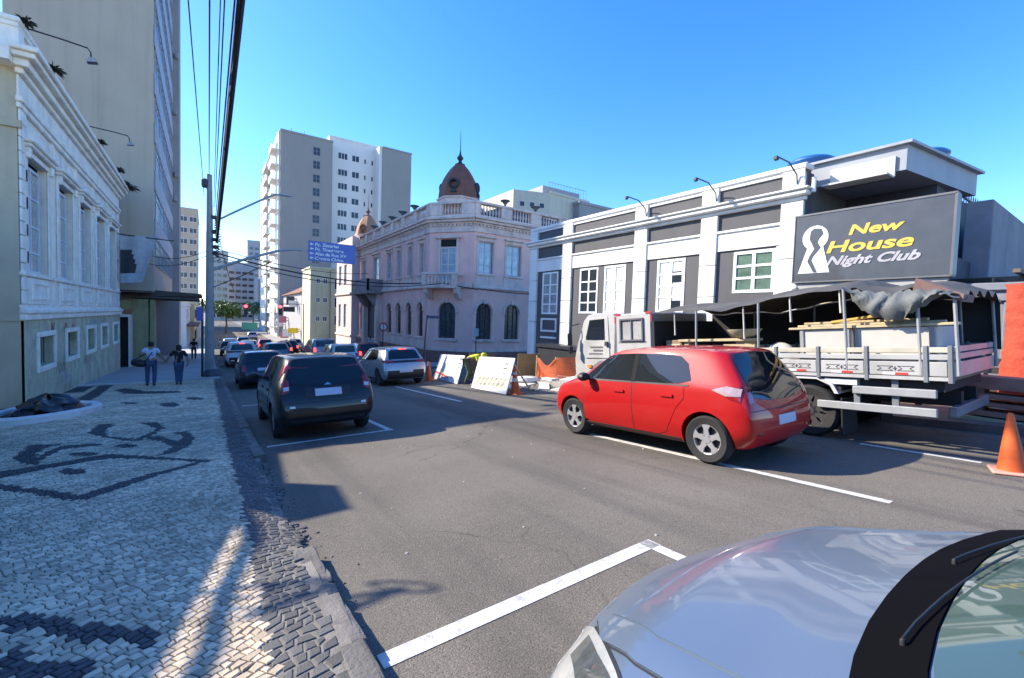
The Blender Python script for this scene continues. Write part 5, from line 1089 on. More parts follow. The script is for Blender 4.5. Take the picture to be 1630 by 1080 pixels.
# ================================================================ FOREGROUND CAR (nose and windscreen of a parked silver-blue car)
SILV = paintm('silver_blue', (.16, .21, .275), .5, .38); SILV.node_tree.nodes['Principled BSDF'].inputs['Coat Weight'].default_value = .55
fc = thing('parked_car', 'silver blue car in the right foreground showing bonnet, headlight and wipers', 'car', (1.61, -2.91, gz(1.61, -2.91)))
fc.rotation_euler = (math.atan(SY), -math.atan(SX), 0)
NF = [
 [(0, .1, .3), (.6, .1, .3), (.8, .0, .5), (.84, .0, .8), (.80, .1, 1.0), (.6, .5, 1.5), (0, .45, 1.55)],
 [(0, .6, .25), (.8, .6, .25), (.86, .6, .5), (.87, .6, .8), (.83, .6, 1.02), (.64, .9, 1.55), (0, .9, 1.6)],
 [(0, 2.2, .25), (.8, 2.2, .25), (.86, 2.2, .5), (.87, 2.2, .8), (.83, 2.2, 1.0), (.62, 2.0, 1.5), (0, 1.95, 1.56)],
 [(0, 3.0, .25), (.8, 3.0, .25), (.86, 3.0, .5), (.865, 3.0, .78), (.82, 3.08, .93), (.72, 3.2, .96), (0, 3.3, 1.02)],
 [(0, 3.3, .25), (.8, 3.3, .25), (.86, 3.3, .5), (.865, 3.3, .76), (.81, 3.34, .87), (.66, 3.4, .915), (0, 3.5, .965)],
 [(0, 3.65, .25), (.76, 3.65, .25), (.84, 3.65, .45), (.84, 3.64, .68), (.775, 3.62, .80), (.58, 3.66, .855), (0, 3.74, .90)],
 [(0, 3.9, .25), (.7, 3.86, .25), (.79, 3.88, .42), (.79, 3.86, .6), (.72, 3.82, .70), (.5, 3.88, .745), (0, 3.96, .775)],
 [(0, 4.0, .27), (.56, 3.97, .27), (.66, 4.03, .4), (.66, 4.01, .53), (.6, 3.97, .61), (.42, 4.02, .65), (0, 4.09, .68)],
]
NF = [[(x, y, z * (.88 if z > .45 else 1)) for x, y, z in r] for r in NF]
NET['front'] = NF
_nm = net_mod
def net_mod(kind): return NF if kind == 'front' else _nm(kind)
shell, bvh = car_shell('front', 3.66, 1.63, 1.49, .7, 3.3, .3, 0, 3)
shell.materials.clear(); shell.materials.append(SILV); shell.materials.append(BLACKP); shell.shade_smooth(); shell.set_sharp_from_angle(angle=math.radians(40)); link('body', shell, fc)
def fpatch(view, bot, top, off, sg, n, m): return patch(bvh, view, bot, top, off, sg, n, m)
# bonnet: raised panel with its own shut lines (view 'top': t = y, second value = x)
bon = MB(); pb = []
pb = patch(bvh, 'top', [(3.04, -.72), (3.34, -.71), (3.6, -.67), (3.8, -.60), (3.93, -.48), (3.99, -.2)], [(3.04, .72), (3.34, .71), (3.6, .67), (3.8, .60), (3.93, .48), (3.99, .2)], .006, 1, 60, 40)
bonnet = pb.build('bonnet', SILV, fc, smooth=True, ang=50)
for sg in (-1, 1):
    g = MB(); patch(bvh, 'top', [(3.18, sg * .722), (3.34, sg * .712), (3.6, sg * .672), (3.8, sg * .602), (3.93, sg * .482)], [(3.18, sg * .728), (3.34, sg * .718), (3.6, sg * .678), (3.8, sg * .608), (3.93, sg * .488)], .002, 1, 16, 1, 0, g); g.build('bonnet_gap', BLACKP, fc)
for sg in (-1, 1):
    b = MB(); patch(bvh, 'top', [(3.22, sg * .62), (3.6, sg * .57), (3.86, sg * .47)], [(3.22, sg * .628), (3.6, sg * .578), (3.86, sg * .478)], .011, 1, 14, 1, 0, b); b.build('bonnet_crease', SILV, bonnet, smooth=True)
for sg in (-1, 1):
    h = patch(bvh, 'top', [(3.5, sg * .775), (3.6, sg * .735), (3.75, sg * .63), (3.9, sg * .53), (3.97, sg * .5)], [(3.5, sg * .79), (3.6, sg * .815), (3.75, sg * .80), (3.9, sg * .71), (3.97, sg * .6)], .007, 1, 18, 8).build('headlight', M('hazy_lamp', (.36, .37, .36), .1, var=.2, scale=12, coat=1), fc, smooth=True, ang=60)
    patch(bvh, 'top', [(3.6, sg * .752), (3.75, sg * .66), (3.88, sg * .57)], [(3.6, sg * .785), (3.75, sg * .745), (3.88, sg * .65)], .0085, 1, 10, 5).build('lamp_bowl', M('lamp_bowl', (.11, .12, .115), .15, .3, var=.3, scale=30, coat=1), h, smooth=True)
    patch(bvh, 'top', [(3.49, sg * .765), (3.6, sg * .725), (3.75, sg * .62), (3.9, sg * .52)], [(3.49, sg * .775), (3.6, sg * .733), (3.75, sg * .628), (3.9, sg * .528)], .004, 1, 12, 1).build('lamp_gap', BLACKP, fc)
# black cowl, windscreen with glass, wipers
yc = [(-.72, 3.12), (-.58, 3.16), (-.45, 3.19), (-.3, 3.21), (-.15, 3.218), (0, 3.22), (.15, 3.218), (.3, 3.21), (.45, 3.19), (.58, 3.16), (.72, 3.12)]
patch(bvh, 'topx', [(x, y - .12) for x, y in yc], yc, .012, 1, 24, 6).build('cowl', M('cowl_black', (.004, .004, .005), .9, var=0, spec=.04), fc, smooth=True)
ws = patch(bvh, 'topx', [(-.7, 2.2), (.7, 2.2)], [(x * .96, y - .125) for x, y in yc], .012, 1, 20, 8).build('windscreen', M('windscreen_glass', (.05, .085, .075), .03, var=0, spec=.8), fc, smooth=True, ang=60)
for x0, x1 in ((-.38, .22), (.12, .6)):
    b = MB(); pts = []
    for k_ in range(9):
        x = x0 + (x1 - x0) * k_ / 8; y = interp(yc, x) - .07 - .1 * k_ / 8; h = bvh.ray_cast(Vector((x, y, 6)), Vector((0, 0, -1))); pts.append(h[0] + Vector((0, 0, .026)))
    b.tube(pts, .0032, 6); b.tube([p - Vector((0, 0, .022)) for p in pts], .004, 4); b.lathe([(.006, -.02), (.006, .006), (.004, .01), (0, .011)], pts[0] - Vector((0, 0, .01)), 10); b.build('wiper', BLACKP, fc, smooth=True)
for y in (.7, 3.3):
    for sg in (-1, 1): make_wheel(fc, sg * .74, y, .3, .18, 5, sg)
patch(bvh, 'front', [(-.4, .52), (.4, .52)], [(-.4, .63), (.4, .63)], .004, 1, 8, 2).build('grille', BLACKP, fc)

# ================================================================ TRUCK
trk = thing('stake_truck', 'white stake bed truck with crew box and dark tarpaulin roof parked at the works', 'truck', (8.62, 1.38, gz(8.62, 1.38)))
trk.rotation_euler = (math.atan(SY), -math.atan(SX), 0)
TW = M('truck_white', (.44, .435, .41), .5, var=.08, scale=2, streak=.35, dirt=.6, dirtcol=(.3, .28, .25), coat=.4); TG = M('truck_grey', (.17, .18, .19), .6, var=.15); TD = M('truck_dark', (.02, .02, .021), .8)
hw = 1.04
# chassis
b = MB(); b.box((-.45, .05, .55), (-.33, 6.5, .75)); b.box((.33, .05, .55), (.45, 6.5, .75)); b.box((-.95, .1, .78), (.95, 4.4, .93))
for y in (.4, 1.2, 2.1, 3.0, 4.0): b.box((-1.0, y, .72), (1.0, y + .08, .78))
b.box((-.9, 1.3, .3), (.9, 1.75, .6)); b.build('chassis', TD, trk)
bed = MB(); bed.box((-hw, .02, .93), (hw, 4.42, .985)); bd = bed.build('bed_floor', M('bed_wood', (.22, .17, .12), .9, var=.25, scale=5), trk)
# side gates: lower emblem panels and two upper boards per side, with stakes
EMB = M('emblem_grey', (.12, .12, .13), .6); REFR = M('reflector_red', (.5, .05, .04), .4); REFW = M('reflector_white', (.7, .7, .7), .4)
st = [.02, .25, .87, 1.46, 2.06, 2.65, 3.25, 3.85, 4.42]
for sg in (-1, 1):
    X0 = sg * hw
    for y0, y1 in zip(st[:-1], st[1:]):
        if sg > 0 and y0 > .9 and False: continue
        b = MB(); b.box((X0 - .015, y0 + .03, .985), (X0 + .015, y1 - .03, 1.165), bev=.006); pn = b.build('gate_panel', TW, trk)
        if y1 - y0 > .3:
            e = MB(); ym = (y0 + y1) / 2; xo = X0 + sg * .017
            for dy in (-.11, .11):
                for a, c in (((-.085, 1.045), (.085, 1.045)), ((-.085, 1.105), (.085, 1.105)), ((-.085, 1.045), (-.04, 1.075)), ((-.04, 1.075), (-.085, 1.105)), ((.085, 1.045), (.04, 1.075)), ((.04, 1.075), (.085, 1.105))):
                    e.tube([(xo, ym + dy + a[0], a[1]), (xo, ym + dy + c[0], c[1])], .005, 4)
            e.tube([(xo, ym, 1.05), (xo, ym, 1.1)], .008, 4); e.tube([(xo, ym - .02, 1.075), (xo, ym + .02, 1.075)], .006, 4); e.build('emblem', EMB, pn)
            b = MB(); b.box((X0 - .017, ym - .13, .99), (X0 + sg * .02, ym, 1.02)); b.build('reflector', REFR, pn); b = MB(); b.box((X0 - .017, ym, .99), (X0 + sg * .02, ym + .13, 1.02)); b.build('reflector', REFW, pn)
        for z in (1.19, 1.28): b = MB(); b.box((X0 - .012, y0 + .02, z), (X0 + .012, y1 - .02, z + .07), bev=.006); b.build('gate_board', TW if z < 1.2 else M('board_cream', (.5, .46, .36), .8, var=.15), trk)
    for y in st: b = MB(); b.box((X0 - .03, y - .025, .9), (X0 + .035, y + .025, 1.37), bev=.008); b.build('stake', TG, trk)
    b = MB(); b.box((X0 - .02, .0, .93), (X0 + .04, 4.44, .975)); b.build('bed_rail', M('rail_grey', (.42, .42, .41), .6, dirt=.4), trk)
b = MB(); b.box((-hw, -.03, .985), (hw, 0, 1.165)); b.build('tail_gate', TW, trk)
for z in (1.2, 1.29): b = MB(); b.box((-hw, -.025, z), (hw, .0, z + .07)); b.build('gate_board', TW, trk)
b = MB(); b.box((-hw, 4.42, .95), (hw, 4.47, 1.9)); b.build('headboard', TD, trk)
# side guards behind the rear wheel, tail beam, mudflap
b = MB(); b.box((-hw - .0, .16, .70), (-hw + .05, 1.05, .81), bev=.01); b.build('side_guard', M('guard_grey', (.36, .37, .37), .5, .2, dirt=.3), trk)
b = MB(); b.box((-hw, .16, .46), (-hw + .05, 1.5, .57), bev=.01); b.build('side_guard', M('guard_grey', (.36, .37, .37)), trk)
for y in (.55, .98): b = MB(); b.box((-hw + .05, y, .48), (-hw + .09, y + .07, .93)); b.build('guard_bracket', TG, trk)
b = MB(); b.box((-hw + .02, 1.0, .82), (-hw + .05, 1.4, .9)); b.build('white_plate', WHITEF, trk)
b = MB(); b.box((-.8, .02, .45), (.95, .1, .58), bev=.01); b.build('rear_bumper', TG, trk)
b = MB(); b.box((-1.03, 1.18, .08), (-.5, 1.2, .62)); b.build('mudflap', BLACKP, trk); b = MB(); b.box((.5, 1.18, .08), (1.03, 1.2, .62)); b.build('mudflap', BLACKP, trk)
b = MB(); b.prism([(1.22, .68), (1.3, .84), (1.5, .92), (1.75, .92), (1.98, .84), (2.04, .68), (2.0, .68), (1.95, .8), (1.75, .88), (1.5, .88), (1.33, .8), (1.27, .68)], -1.04, -.5, axis='x'); b.build('mudguard', M('guard_white', (.55, .55, .54), .6, dirt=.5), trk)
for y in (1.63, 5.72):
    for sg in (-1, 1): make_wheel(trk, sg * .88, y, .39, .24, 9, sg)
# crew box
b = MB(); b.box((-1.0, 4.52, .95), (1.0, 5.5, 2.1), bev=.03); b.box((-.98, 4.55, .75), (.98, 5.45, .95)); cb = b.build('crew_box', TW, trk)
for z, y0, y1 in ((2.07, 4.5, 4.66), (2.07, 5.36, 5.52), (1.82, 4.5, 4.53), (1.82, 5.49, 5.52)): b = MB(); b.box((-1.012, y0, z if z > 2 else 1.9), (-.995, y1, 2.11 if z > 2 else 2.05)); b.build('red_corner', REFR, cb)
Tb = frame(-1.0, 0, 0, 0, 1, -1, 0)
wd = window(trk, Tb, 4.72, 1.5, 5.36, 1.99, .035, M('alu_dark_frame', (.12, .12, .13), .5), CGLASS, 2, 1, .035, .014)
b = MB(); b.box((-1.006, 4.66, 1.46), (-1.0, 5.42, 1.5)); b.box((-1.006, 5.48, 1.0), (-1.0, 5.5, 2.05)); b.build('box_trim', TG, trk)
MB().prism([(.4, 0), (.48, 0), (.44, .3)], 0, .01, axis='y').build('yellow_thing', SGN['yellow'], wd) if False else None
# cab
prof = [(5.56, .95), (6.72, .62), (6.86, .66), (6.88, 1.1), (6.80, 1.38), (6.58, 2.02), (6.45, 2.14), (6.2, 2.18), (5.62, 2.14), (5.54, 2.05)]
b = MB(); n = len(prof); vs = []; fs = []
for x, s_ in ((-1.0, .985), (-.985, 1.0), (-.97, 1.0), (.97, 1.0), (.985, 1.0), (1.0, .985)):
    for y, z in prof: cx_, cz_ = 6.2, 1.4; k_ = (.03 if abs(x) > .99 else .012 if abs(x) > .98 else 0); xx = x - (math.copysign(.06, x) * max(0, (z - 1.4) / .75)); vs.append((xx, y + (cx_ - y) * k_, z + (cz_ - z) * k_))
for i in range(5):
    for j in range(n): fs.append((i * n + j, i * n + (j + 1) % n, (i + 1) * n + (j + 1) % n, (i + 1) * n + j))
fs += [tuple(range(n)), tuple(range(5 * n, 6 * n))[::-1]]
b.add(vs, fs); cab = b.build('cab', TW, trk, smooth=True, ang=28)
def side_poly(poly, x, t, sg=-1):
    def xx(z): return sg * (x - .06 * max(0, (z - 1.4) / .75))
    n_ = len(poly); vs = [(xx(z), y, z) for y, z in poly] + [(xx(z) + sg * t, y, z) for y, z in poly]
    return MB().add(vs, [tuple(range(n_)), tuple(range(n_, 2 * n_))] + [(i, (i + 1) % n_, n_ + (i + 1) % n_, n_ + i) for i in range(n_)])
for sg in (-1, 1):
    dr = side_poly([(5.7, 1.12), (6.5, 1.12), (6.6, 1.3), (6.62, 1.45), (6.46, 2.06), (5.78, 2.08)], .998, .012, sg).build('door', TW, trk)
    side_poly([(5.86, 1.55), (6.45, 1.55), (6.47, 1.6), (6.36, 2.02), (5.88, 2.03)], 1.008, .006, sg).build('door_window', CGLASS, dr); side_poly([(5.74, 1.4), (5.82, 1.4), (5.82, 1.5), (5.74, 1.5)], 1.01, .03, sg).build('handle', BLACKP, dr)
    b = MB(); b.tube([(sg * .98, 6.7, 1.95), (sg * 1.16, 6.82, 1.9), (sg * 1.18, 6.84, 1.72)], .014, 6); b.box((sg * 1.12, 6.8, 1.42), (sg * 1.26, 6.86, 1.72), bev=.02); b.box((sg * 1.12, 6.78, 1.22), (sg * 1.24, 6.84, 1.4), bev=.02); b.build('mirror', BLACKP, trk)
    b = MB(); b.prism([(5.25, .62), (5.32, .86), (5.5, .98), (5.95, .98), (6.14, .88), (6.22, .66), (6.3, .66), (6.2, .95), (5.98, 1.06), (5.46, 1.06), (5.22, .92), (5.16, .62)], sg * .6, sg * 1.03, axis='x'); b.build('wheel_arch', TG, trk)
    b = MB(); b.box((sg * .7, 6.86, .72), (sg * .97, 6.9, .9), bev=.02); b.build('headlight', CLEARL, trk); MB().box((sg * 1.03, 6.28, .88), (sg * 1.0, 6.4, .95)).build('indicator', M('amber_lamp', (.6, .22, .03), .3), trk)
b = MB(); b.add([(-.86, 6.815, 1.4), (.86, 6.815, 1.4), (.78, 6.6, 2.0), (-.78, 6.6, 2.0)], [(0, 1, 2, 3)]); b.build('windscreen', CGLASS, trk)
b = MB(); b.box((-.95, 6.84, .5), (.95, 6.96, .68), bev=.02); b.build('bumper', TW, trk)
for z, w_ in ((1.36, .42), (1.28, .3), (1.2, .46)):
    b = MB()
    for i in range(9): b.box((-1.013, 5.92 + i * w_ / 9, z), (-1.01, 5.92 + i * w_ / 9 + .03, z + .035))
    b.build('door_lettering', EMB, trk, kind='stuff')
# tarpaulin roof with hoops, sagging front part, bunched rear
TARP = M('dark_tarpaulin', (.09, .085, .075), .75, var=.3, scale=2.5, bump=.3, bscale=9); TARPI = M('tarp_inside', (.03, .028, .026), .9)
edge = [(4.45, 2.05), (3.56, 2.05), (2.92, 2.0), (2.36, 2.09), (1.87, 2.16), (1.11, 2.19), (.65, 2.06), (.36, 2.08), (.12, 2.05), (-.12, 1.95)]
b = MB(); vs = []; fs = []; nx, ny = 22, 46
for j in range(ny + 1):
    y = 4.45 - 4.57 * j / ny; ze = interp(edge, y)
    for i in range(nx + 1):
        t = i / nx * 2 - 1; x = t * (hw + .02); crown = .2 * (1 - t * t) if t > -1 else 0
        z = ze + crown * (.8 if y > 1 else .5) + .03 * math.sin(y * 7 + t * 3) * (1 - t * t) + (.05 * math.sin(t * 14 + y * 9) if y < 1.0 else .012 * math.sin(t * 9 + y * 11)); vs.append((x, y, z))
for j in range(ny):
    for i in range(nx): k_ = j * (nx + 1) + i; fs.append((k_, k_ + 1, k_ + nx + 2, k_ + nx + 1))
b.add(vs, fs)
tp = b.build('tarpaulin_roof', TARP, trk, smooth=True, ang=80)
# far side hanging sheet, closes the view through the bed
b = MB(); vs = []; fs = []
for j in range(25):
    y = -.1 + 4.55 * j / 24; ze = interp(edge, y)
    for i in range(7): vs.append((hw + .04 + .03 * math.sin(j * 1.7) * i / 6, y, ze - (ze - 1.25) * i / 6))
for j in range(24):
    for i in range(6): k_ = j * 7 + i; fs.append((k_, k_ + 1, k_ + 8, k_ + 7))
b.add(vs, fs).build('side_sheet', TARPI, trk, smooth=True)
# bunched drape at the rear left
b = MB(); vs = []; fs = []
for j in range(31):
    y = 1.05 - 1.1 * j / 30; ze = interp(edge, y) + .02; dr_ = .05 + .33 * (math.sin(math.pi * min(1, j / 26)) ** .8) * (1 if j < 27 else .4)
    for i in range(9):
        k_ = i / 8; vs.append((-hw - .03 - .09 * math.sin(k_ * 3.1) - .022 * math.sin(j * 1.25 + k_ * 5), y + .04 * math.sin(k_ * 6 + j * .4), ze - dr_ * k_ + .02 * math.sin(j * 2.1 + k_ * 7)))
for j in range(30):
    for i in range(8): k_ = j * 9 + i; fs.append((k_, k_ + 1, k_ + 10, k_ + 9))
b.add(vs, fs).build('bunched_tarp', M('grey_tarpaulin', (.13, .14, .14), .7, var=.3, scale=3, bump=.3, bscale=9), trk, smooth=True, ang=80)
b = MB(); b.prism([(.36, 2.06), (.32, 2.24), (-.12, 1.99), (-.1, 1.9), (.1, 2.03)], -hw - .02, -hw + .5, axis='x'); b.build('brown_flap', M('brown_canvas', (.2, .12, .1), .85, var=.2), trk)
for y in (-.05, .3, 1.1, 2.35, 3.49):
    for sg in (-1, 1): z = interp(edge, y); b = MB(); b.tube([(sg * hw, y, 1.0), (sg * hw, y + (.02 if y < 2 else -.03), z)], .02, 7); b.build('roof_post', M('post_grey', (.3, .3, .3), .5), trk, smooth=True)
for y, z0 in ((2.59, 1.5), (1.85, 1.75), (3.95, 1.6), (1.18, 1.85)): b = MB(); b.tube([(-hw + .03, y, interp(edge, y)), (-hw + .01, y - .02, z0)], [.012, .018], 5); b.build('tie_strap', M('strap_pale', (.5, .47, .4), .9), trk)
# ---- the load, each on the bed
def onbed(name, lab, cat, x, y, z, group='load on the truck bed'):
    t = thing(name, lab, cat, (0, 0, 0), 0, group); t.matrix_world = Matrix.Translation(trk.location) @ trk.rotation_euler.to_matrix().to_4x4() @ Matrix.Translation((x, y, z)); return t
LOADW = M('white_board', (.5, .48, .43), .7, var=.06, dirt=.2, dirtcol=(.4, .37, .3))
for y0, y1, lab in ((.16, 1.04, 'white boxed panel on the truck bed nearest the tail'), (1.07, 1.76, 'white boxed panel on the truck bed beside the first, toward the cab')):
    t = onbed('panel_crate', lab, 'crate', -hw + .12, y0, .99)
    MB().box((0, 0, 0), (.9, y1 - y0, .63), bev=.01).build('box', LOADW, t)
    for yy in (0.03, y1 - y0 - .06): MB().box((-.02, yy, 0), (0, yy + .05, .63)).build('batten', M('batten_grey', (.28, .27, .25), .8), t)
TIMB = M('raw_timber', (.5, .4, .24), .85, var=.2, scale=6, bump=.2)
for i, (y0, y1, z, dx, lab) in enumerate(((-.05, 1.9, 1.625, 0, 'long raw timber plank on top of the white panels at the outer edge'), (.1, 1.82, 1.66, .12, 'raw timber plank lying behind the outer plank on the panels'), (.3, 1.78, 1.70, .25, 'raw timber plank on top of the stack nearest the tarpaulin'))):
    t = onbed('timber_plank', lab, 'plank', -hw + .08 + dx, y0, z); MB().box((0, 0, 0), (.1, y1 - y0, .035), bev=.005).build('plank', TIMB, t)
t = onbed('timber_pole', 'yellow timber pole sloping over the planks on the truck', 'pole', -hw + .2, .35, 1.72); MB().tube([(0, 0, .12), (0, 1.0, .0)], .022, 7).build('pole', M('yellow_pole', (.55, .35, .08), .6), t)
t = onbed('mortar_bowl', 'wide pale bowl standing on a plank in the truck bed', 'bowl', -.75, 2.72, 1.52)
MB().lathe([(.1, 0), (.2, .05), (.27, .13), (.28, .15), (.26, .14), (.18, .06), (.08, .03), (0, .03)], (0, 0, 0), 28).build('bowl', M('bowl_cream', (.5, .44, .3), .7, var=.1, dirt=.3), t, smooth=True)
t = onbed('timber_plank', 'wide pale board under the bowl in the truck bed', 'plank', -.85, 2.5, 1.46); MB().box((0, 0, 0), (.3, 1.5, .05), bev=.008).build('plank', TIMB, t); MB().box((.05, .1, -.46), (.25, .2, 0)).build('prop', TIMB, t); MB().box((.05, 1.3, -.46), (.25, 1.4, 0)).build('prop', TIMB, t)
t = onbed('trestle', 'pale wooden trestle frame behind the red car roof', 'trestle', -.95, 2.45, 1.0); MB().box((0, 0, .36), (.05, .55, .41)).build('top_bar', TIMB, t); [MB().tube([(.02, y, .37), (.02, y + d, 0)], .02, 6).build('leg', TIMB, t) for y, d in ((.05, -.05), (.5, .05))]
for i, (y, z, h, c, lab) in enumerate(((3.95, 1.0, .5, (.3, .2, .12), 'brown carton with pale printing near the crew box'), (3.6, 1.0, .38, (.35, .06, .05), 'red carton in front of the brown carton'), (3.2, 1.0, .33, (.12, .08, .06), 'dark brown bundle in the middle of the truck bed'), (2.0, 1.0, .42, (.55, .53, .48), 'white cloth sack behind the tail stakes'))):
    t = onbed('carton' if i < 3 else 'cloth_sack', lab, 'carton' if i < 3 else 'sack', -.8, y, z)
    if i < 2: MB().box((0, 0, 0), (.5, .38, h), bev=.01).build('box', M('carton_%d' % i if False else ('carton_brown' if i == 0 else 'carton_red'), c, .85, var=.15), t); MB().box((-.008, .04, h * .5), (0, .34, h * .85)).build('print', M('carton_print', (.55, .48, .35), .8), t)
    else: MB().lathe([(.16, 0), (.22, h * .25), (.2, h * .6), (.12, h * .9), (.05, h), (0, h * 1.02)], (.2, .2, 0), 14, sx=1.1, sy_=1.3 if i == 3 else .9).build('bag', M('sack_cloth' if i == 3 else 'bundle_brown', c, .9, var=.2, bump=.5, bscale=9), t, smooth=True)
# reddish planks stacked behind the truck tail
PLK = M('reddish_plank', (.36, .17, .13), .85, var=.2, scale=3, bump=.3)
ps = thing('plank_stack', 'stack of reddish boards on bearers behind the truck tail', 'planks', (10.3, 1.0, gz(10.3, 1)))
for i, (z, h, d) in enumerate(((.14, .08, .0), (.29, .07, .03), (.42, .07, .0), (.56, .2, .06))):
    b = MB(); b.box((-.2 + d, -.9, z), (.35, .92 - d, z + h), bev=.008); b.build('board', PLK, ps)
for y in (-.6, 0, .6): b = MB(); b.box((-.15, y, 0), (.3, y + .1, .56)); b.build('bearer', M('bearer_wood', (.2, .12, .09), .9), ps)
MB().box((-.3, -1.0, .0), (-.2, .95, .12)).build('base_board', TIMB, ps)

# ================================================================ STREET FURNITURE
CPOLE = M('concrete_pole', (.3, .29, .28), .85, var=.15, scale=2, streak=.4)
PY = 25.9
pole = thing('utility_pole', 'tall concrete utility pole with street lamp and sign arms on the left pavement', 'utility pole', (.12, PY, sw(.12, PY)))
gp = pole.location.z
MB().tube([(0, 0, -.1), (0, 0, 5), (-.02, 0, 7.95 - gp)], [.2, .16, .11], 12).build('shaft', CPOLE, pole, smooth=True)
b = MB(); b.tube([(.2, 0, 5.8 - gp), (1.2, 0, 6.5 - gp), (2.3, 0, 7.25 - gp), (2.7, 0, 7.5 - gp), (3.0, 0, 7.55 - gp)], .05, 8); b.build('lamp_arm', M('arm_grey', (.3, .32, .33), .5), pole, smooth=True)
b = MB(); b.lathe([(.02, 0), (.11, .05), (.13, .4), (.08, .62), (0, .66)], (2.9, 0, 7.56 - gp), 12, axis='x', sy_=.45); b.build('lamp_head', M('lamp_head_grey', (.42, .43, .42), .5), pole, smooth=True)
b = MB(); b.tube([(.12, 0, 3.5 - gp), (1.5, 0, 4.15 - gp), (2.9, 0, 4.7 - gp), (3.6, 0, 4.84 - gp), (4.4, 0, 4.86 - gp)], [.075, .07, .06, .05, .045], 8); b.build('sign_arm', M('arm_grey', (.3, .32, .33)), pole, smooth=True)
b = MB(); b.tube([(.12, 0, 2.65 - gp), (1.4, 0, 3.35 - gp), (2.7, 0, 4.2 - gp)], .025, 6); b.build('stay', IRON, pole, smooth=True)
b = MB(); b.lathe([(.1, -.2), (.14, -.1), (.14, .15), (.06, .22)], (-.2, -.05, 7.5 - gp), 10); b.build('insulator', IRON, pole)
b = MB()
for z, dx in ((4.2, .22), (4.5, .26), (4.85, .2), (5.2, .24), (5.9, .18)): b.box((.0, -.12, z - gp), (dx + .1, .12, z - gp + .16), bev=.03)
for i in range(16): b.tube([(.1 + .2 * rng.random(), -.15, 3.9 - gp + i * .12), (.35 + .1 * rng.random(), -.2, 4.0 - gp + i * .12), (.2, .1, 4.2 - gp + i * .1)], .02, 5)
b.build('cable_clamps', IRON, pole, kind='stuff')
b = MB(); b.lathe([(.42, -.05), (.4, .12), (.3, .3), (.2, .34)], (.12, -.05, 0), 14, ph=.3); b.build('base_collar', M('pole_base_dark', (.09, .09, .1), .9, var=.3), pole)
SBLUE = M('sign_blue', (.01, .055, .36), .35, var=.05, coat=.4); SWT = M('sign_lettering', (.78, .8, .8), .5)
sg = thing('direction_sign', 'blue direction sign with four white lines of lettering hanging over the street', 'sign', (4.42, PY - .1, 4.35))
MB().box((0, 0, 0), (2.43, .04, 1.05), bev=.01).build('board', SBLUE, sg); MB().box((-.3, .05, .45), (2.2, .1, .53)).build('backing_bar', M('arm_grey', (.3, .32, .33)), sg)
TM = Matrix(((1, 0, 0, 0), (0, 0, -1, 0), (0, 1, 0, 0), (0, 0, 0, 1)))
for i, s_ in enumerate(('Pç. Zacarias', 'Pç. Tiradentes', 'Alto da Rua XV', 'Centro Cívico')):
    z = .8 - i * .242; text(s_, .225, 'lettering', SWT, sg, Matrix.Translation((.34, -.012, z)) @ TM, .004, 0, 1.12, 'LEFT', .006)
    b = MB(); b.prism([(.07, z + .075), (.16, z + .15), (.16, z + .1), (.27, z + .1), (.27, z + .05), (.16, z + .05), (.16, z)], -.016, -.004, axis='y'); b.build('arrow', SWT, sg)
CAB = M('cable_black', (.02, .02, .024), .7, var=.1); CABB = M('cable_blue_grey', (.04, .06, .09), .6)
def cable(A, B, r, lab, m=CAB, sag=.15, ext=1.9, g='overhead cables along the left pavement'):
    A, B = Vector(A), Vector(B); E = A + (B - A) * ext; t = thing('overhead_cable', lab, 'cable', A, 0, g)
    pts = [(A + (E - A) * k / 16 - A) + Vector((0, 0, -sag * 4 * (k / 16) * (1 - k / 16))) for k in range(17)]
    MB().tube(pts, r, 7).build('cable', m, t, smooth=True); return t
cable((.4, PY, 4.85), (.5, 9.5, 7.05), .062, 'thickest black cable bundle running overhead from the pole', sag=.0); cable((.36, PY, 5.3), (.455, 9.5, 7.0), .03, 'thinner black cable hugging the thick overhead bundle', sag=0)
cable((.34, PY, 5.88), (.40, 9.5, 7.02), .018, 'blue grey cable just left of the thick overhead bundle', CABB, 0); cable((.32, PY, 6.47), (.25, 9.5, 6.95), .014, 'thin cable left of the overhead bundle, third from it', CABB, 0)
cable((.27, PY, 6.46), (.19, 9.5, 6.92), .011, 'thin cable left of the overhead bundle, fourth from it', CABB, 0); cable((.09, PY, 7.9), (.035, 9.5, 6.86), .016, 'single dark cable meeting the very top of the pole', CABB, 0); cable((-.10, PY, 6.9), (-.26, 9.5, 6.74), .012, 'leftmost thin overhead cable, apart from the others', CABB, 0)
for A, B, r, s_, lab in (((.4, PY, 4.3), (11.8, 27.3, 3.75), .035, .5, 'black cable crossing the street to the corner of the pink palace'), ((.4, PY, 4.5), (11.75, 40, 5.2), .02, .4, 'thin cable crossing the street to the balcony of the pink palace'), ((.4, PY, 4.15), (12.2, 25.8, 3.7), .022, .7, 'lowest sagging cable crossing the street to the pink palace'), ((12.2, 25.8, 3.7), (13.9, 24.3, 3.35), .03, .0, 'black cable along the belt of the palace cut corner'), ((13.9, 24.3, 3.4), (19, 24.3, 3.3), .03, .05, 'black cable along the belt of the palace cross street front'),
        ((.1, PY, 4.4), (-3.0, 36.4, 4.9), .018, .3, 'cable from the pole to the tall tower, upper one'), ((.1, PY, 4.2), (-3.2, 36.4, 4.4), .018, .35, 'cable from the pole to the tall tower, lower one'), ((.5, PY, 5.0), (3, 60, 3), .018, .6, 'cable running on down the street from the pole')):
    cable(A, B, r, lab, CAB, s_, 1.0, 'cables from the pole to the buildings')
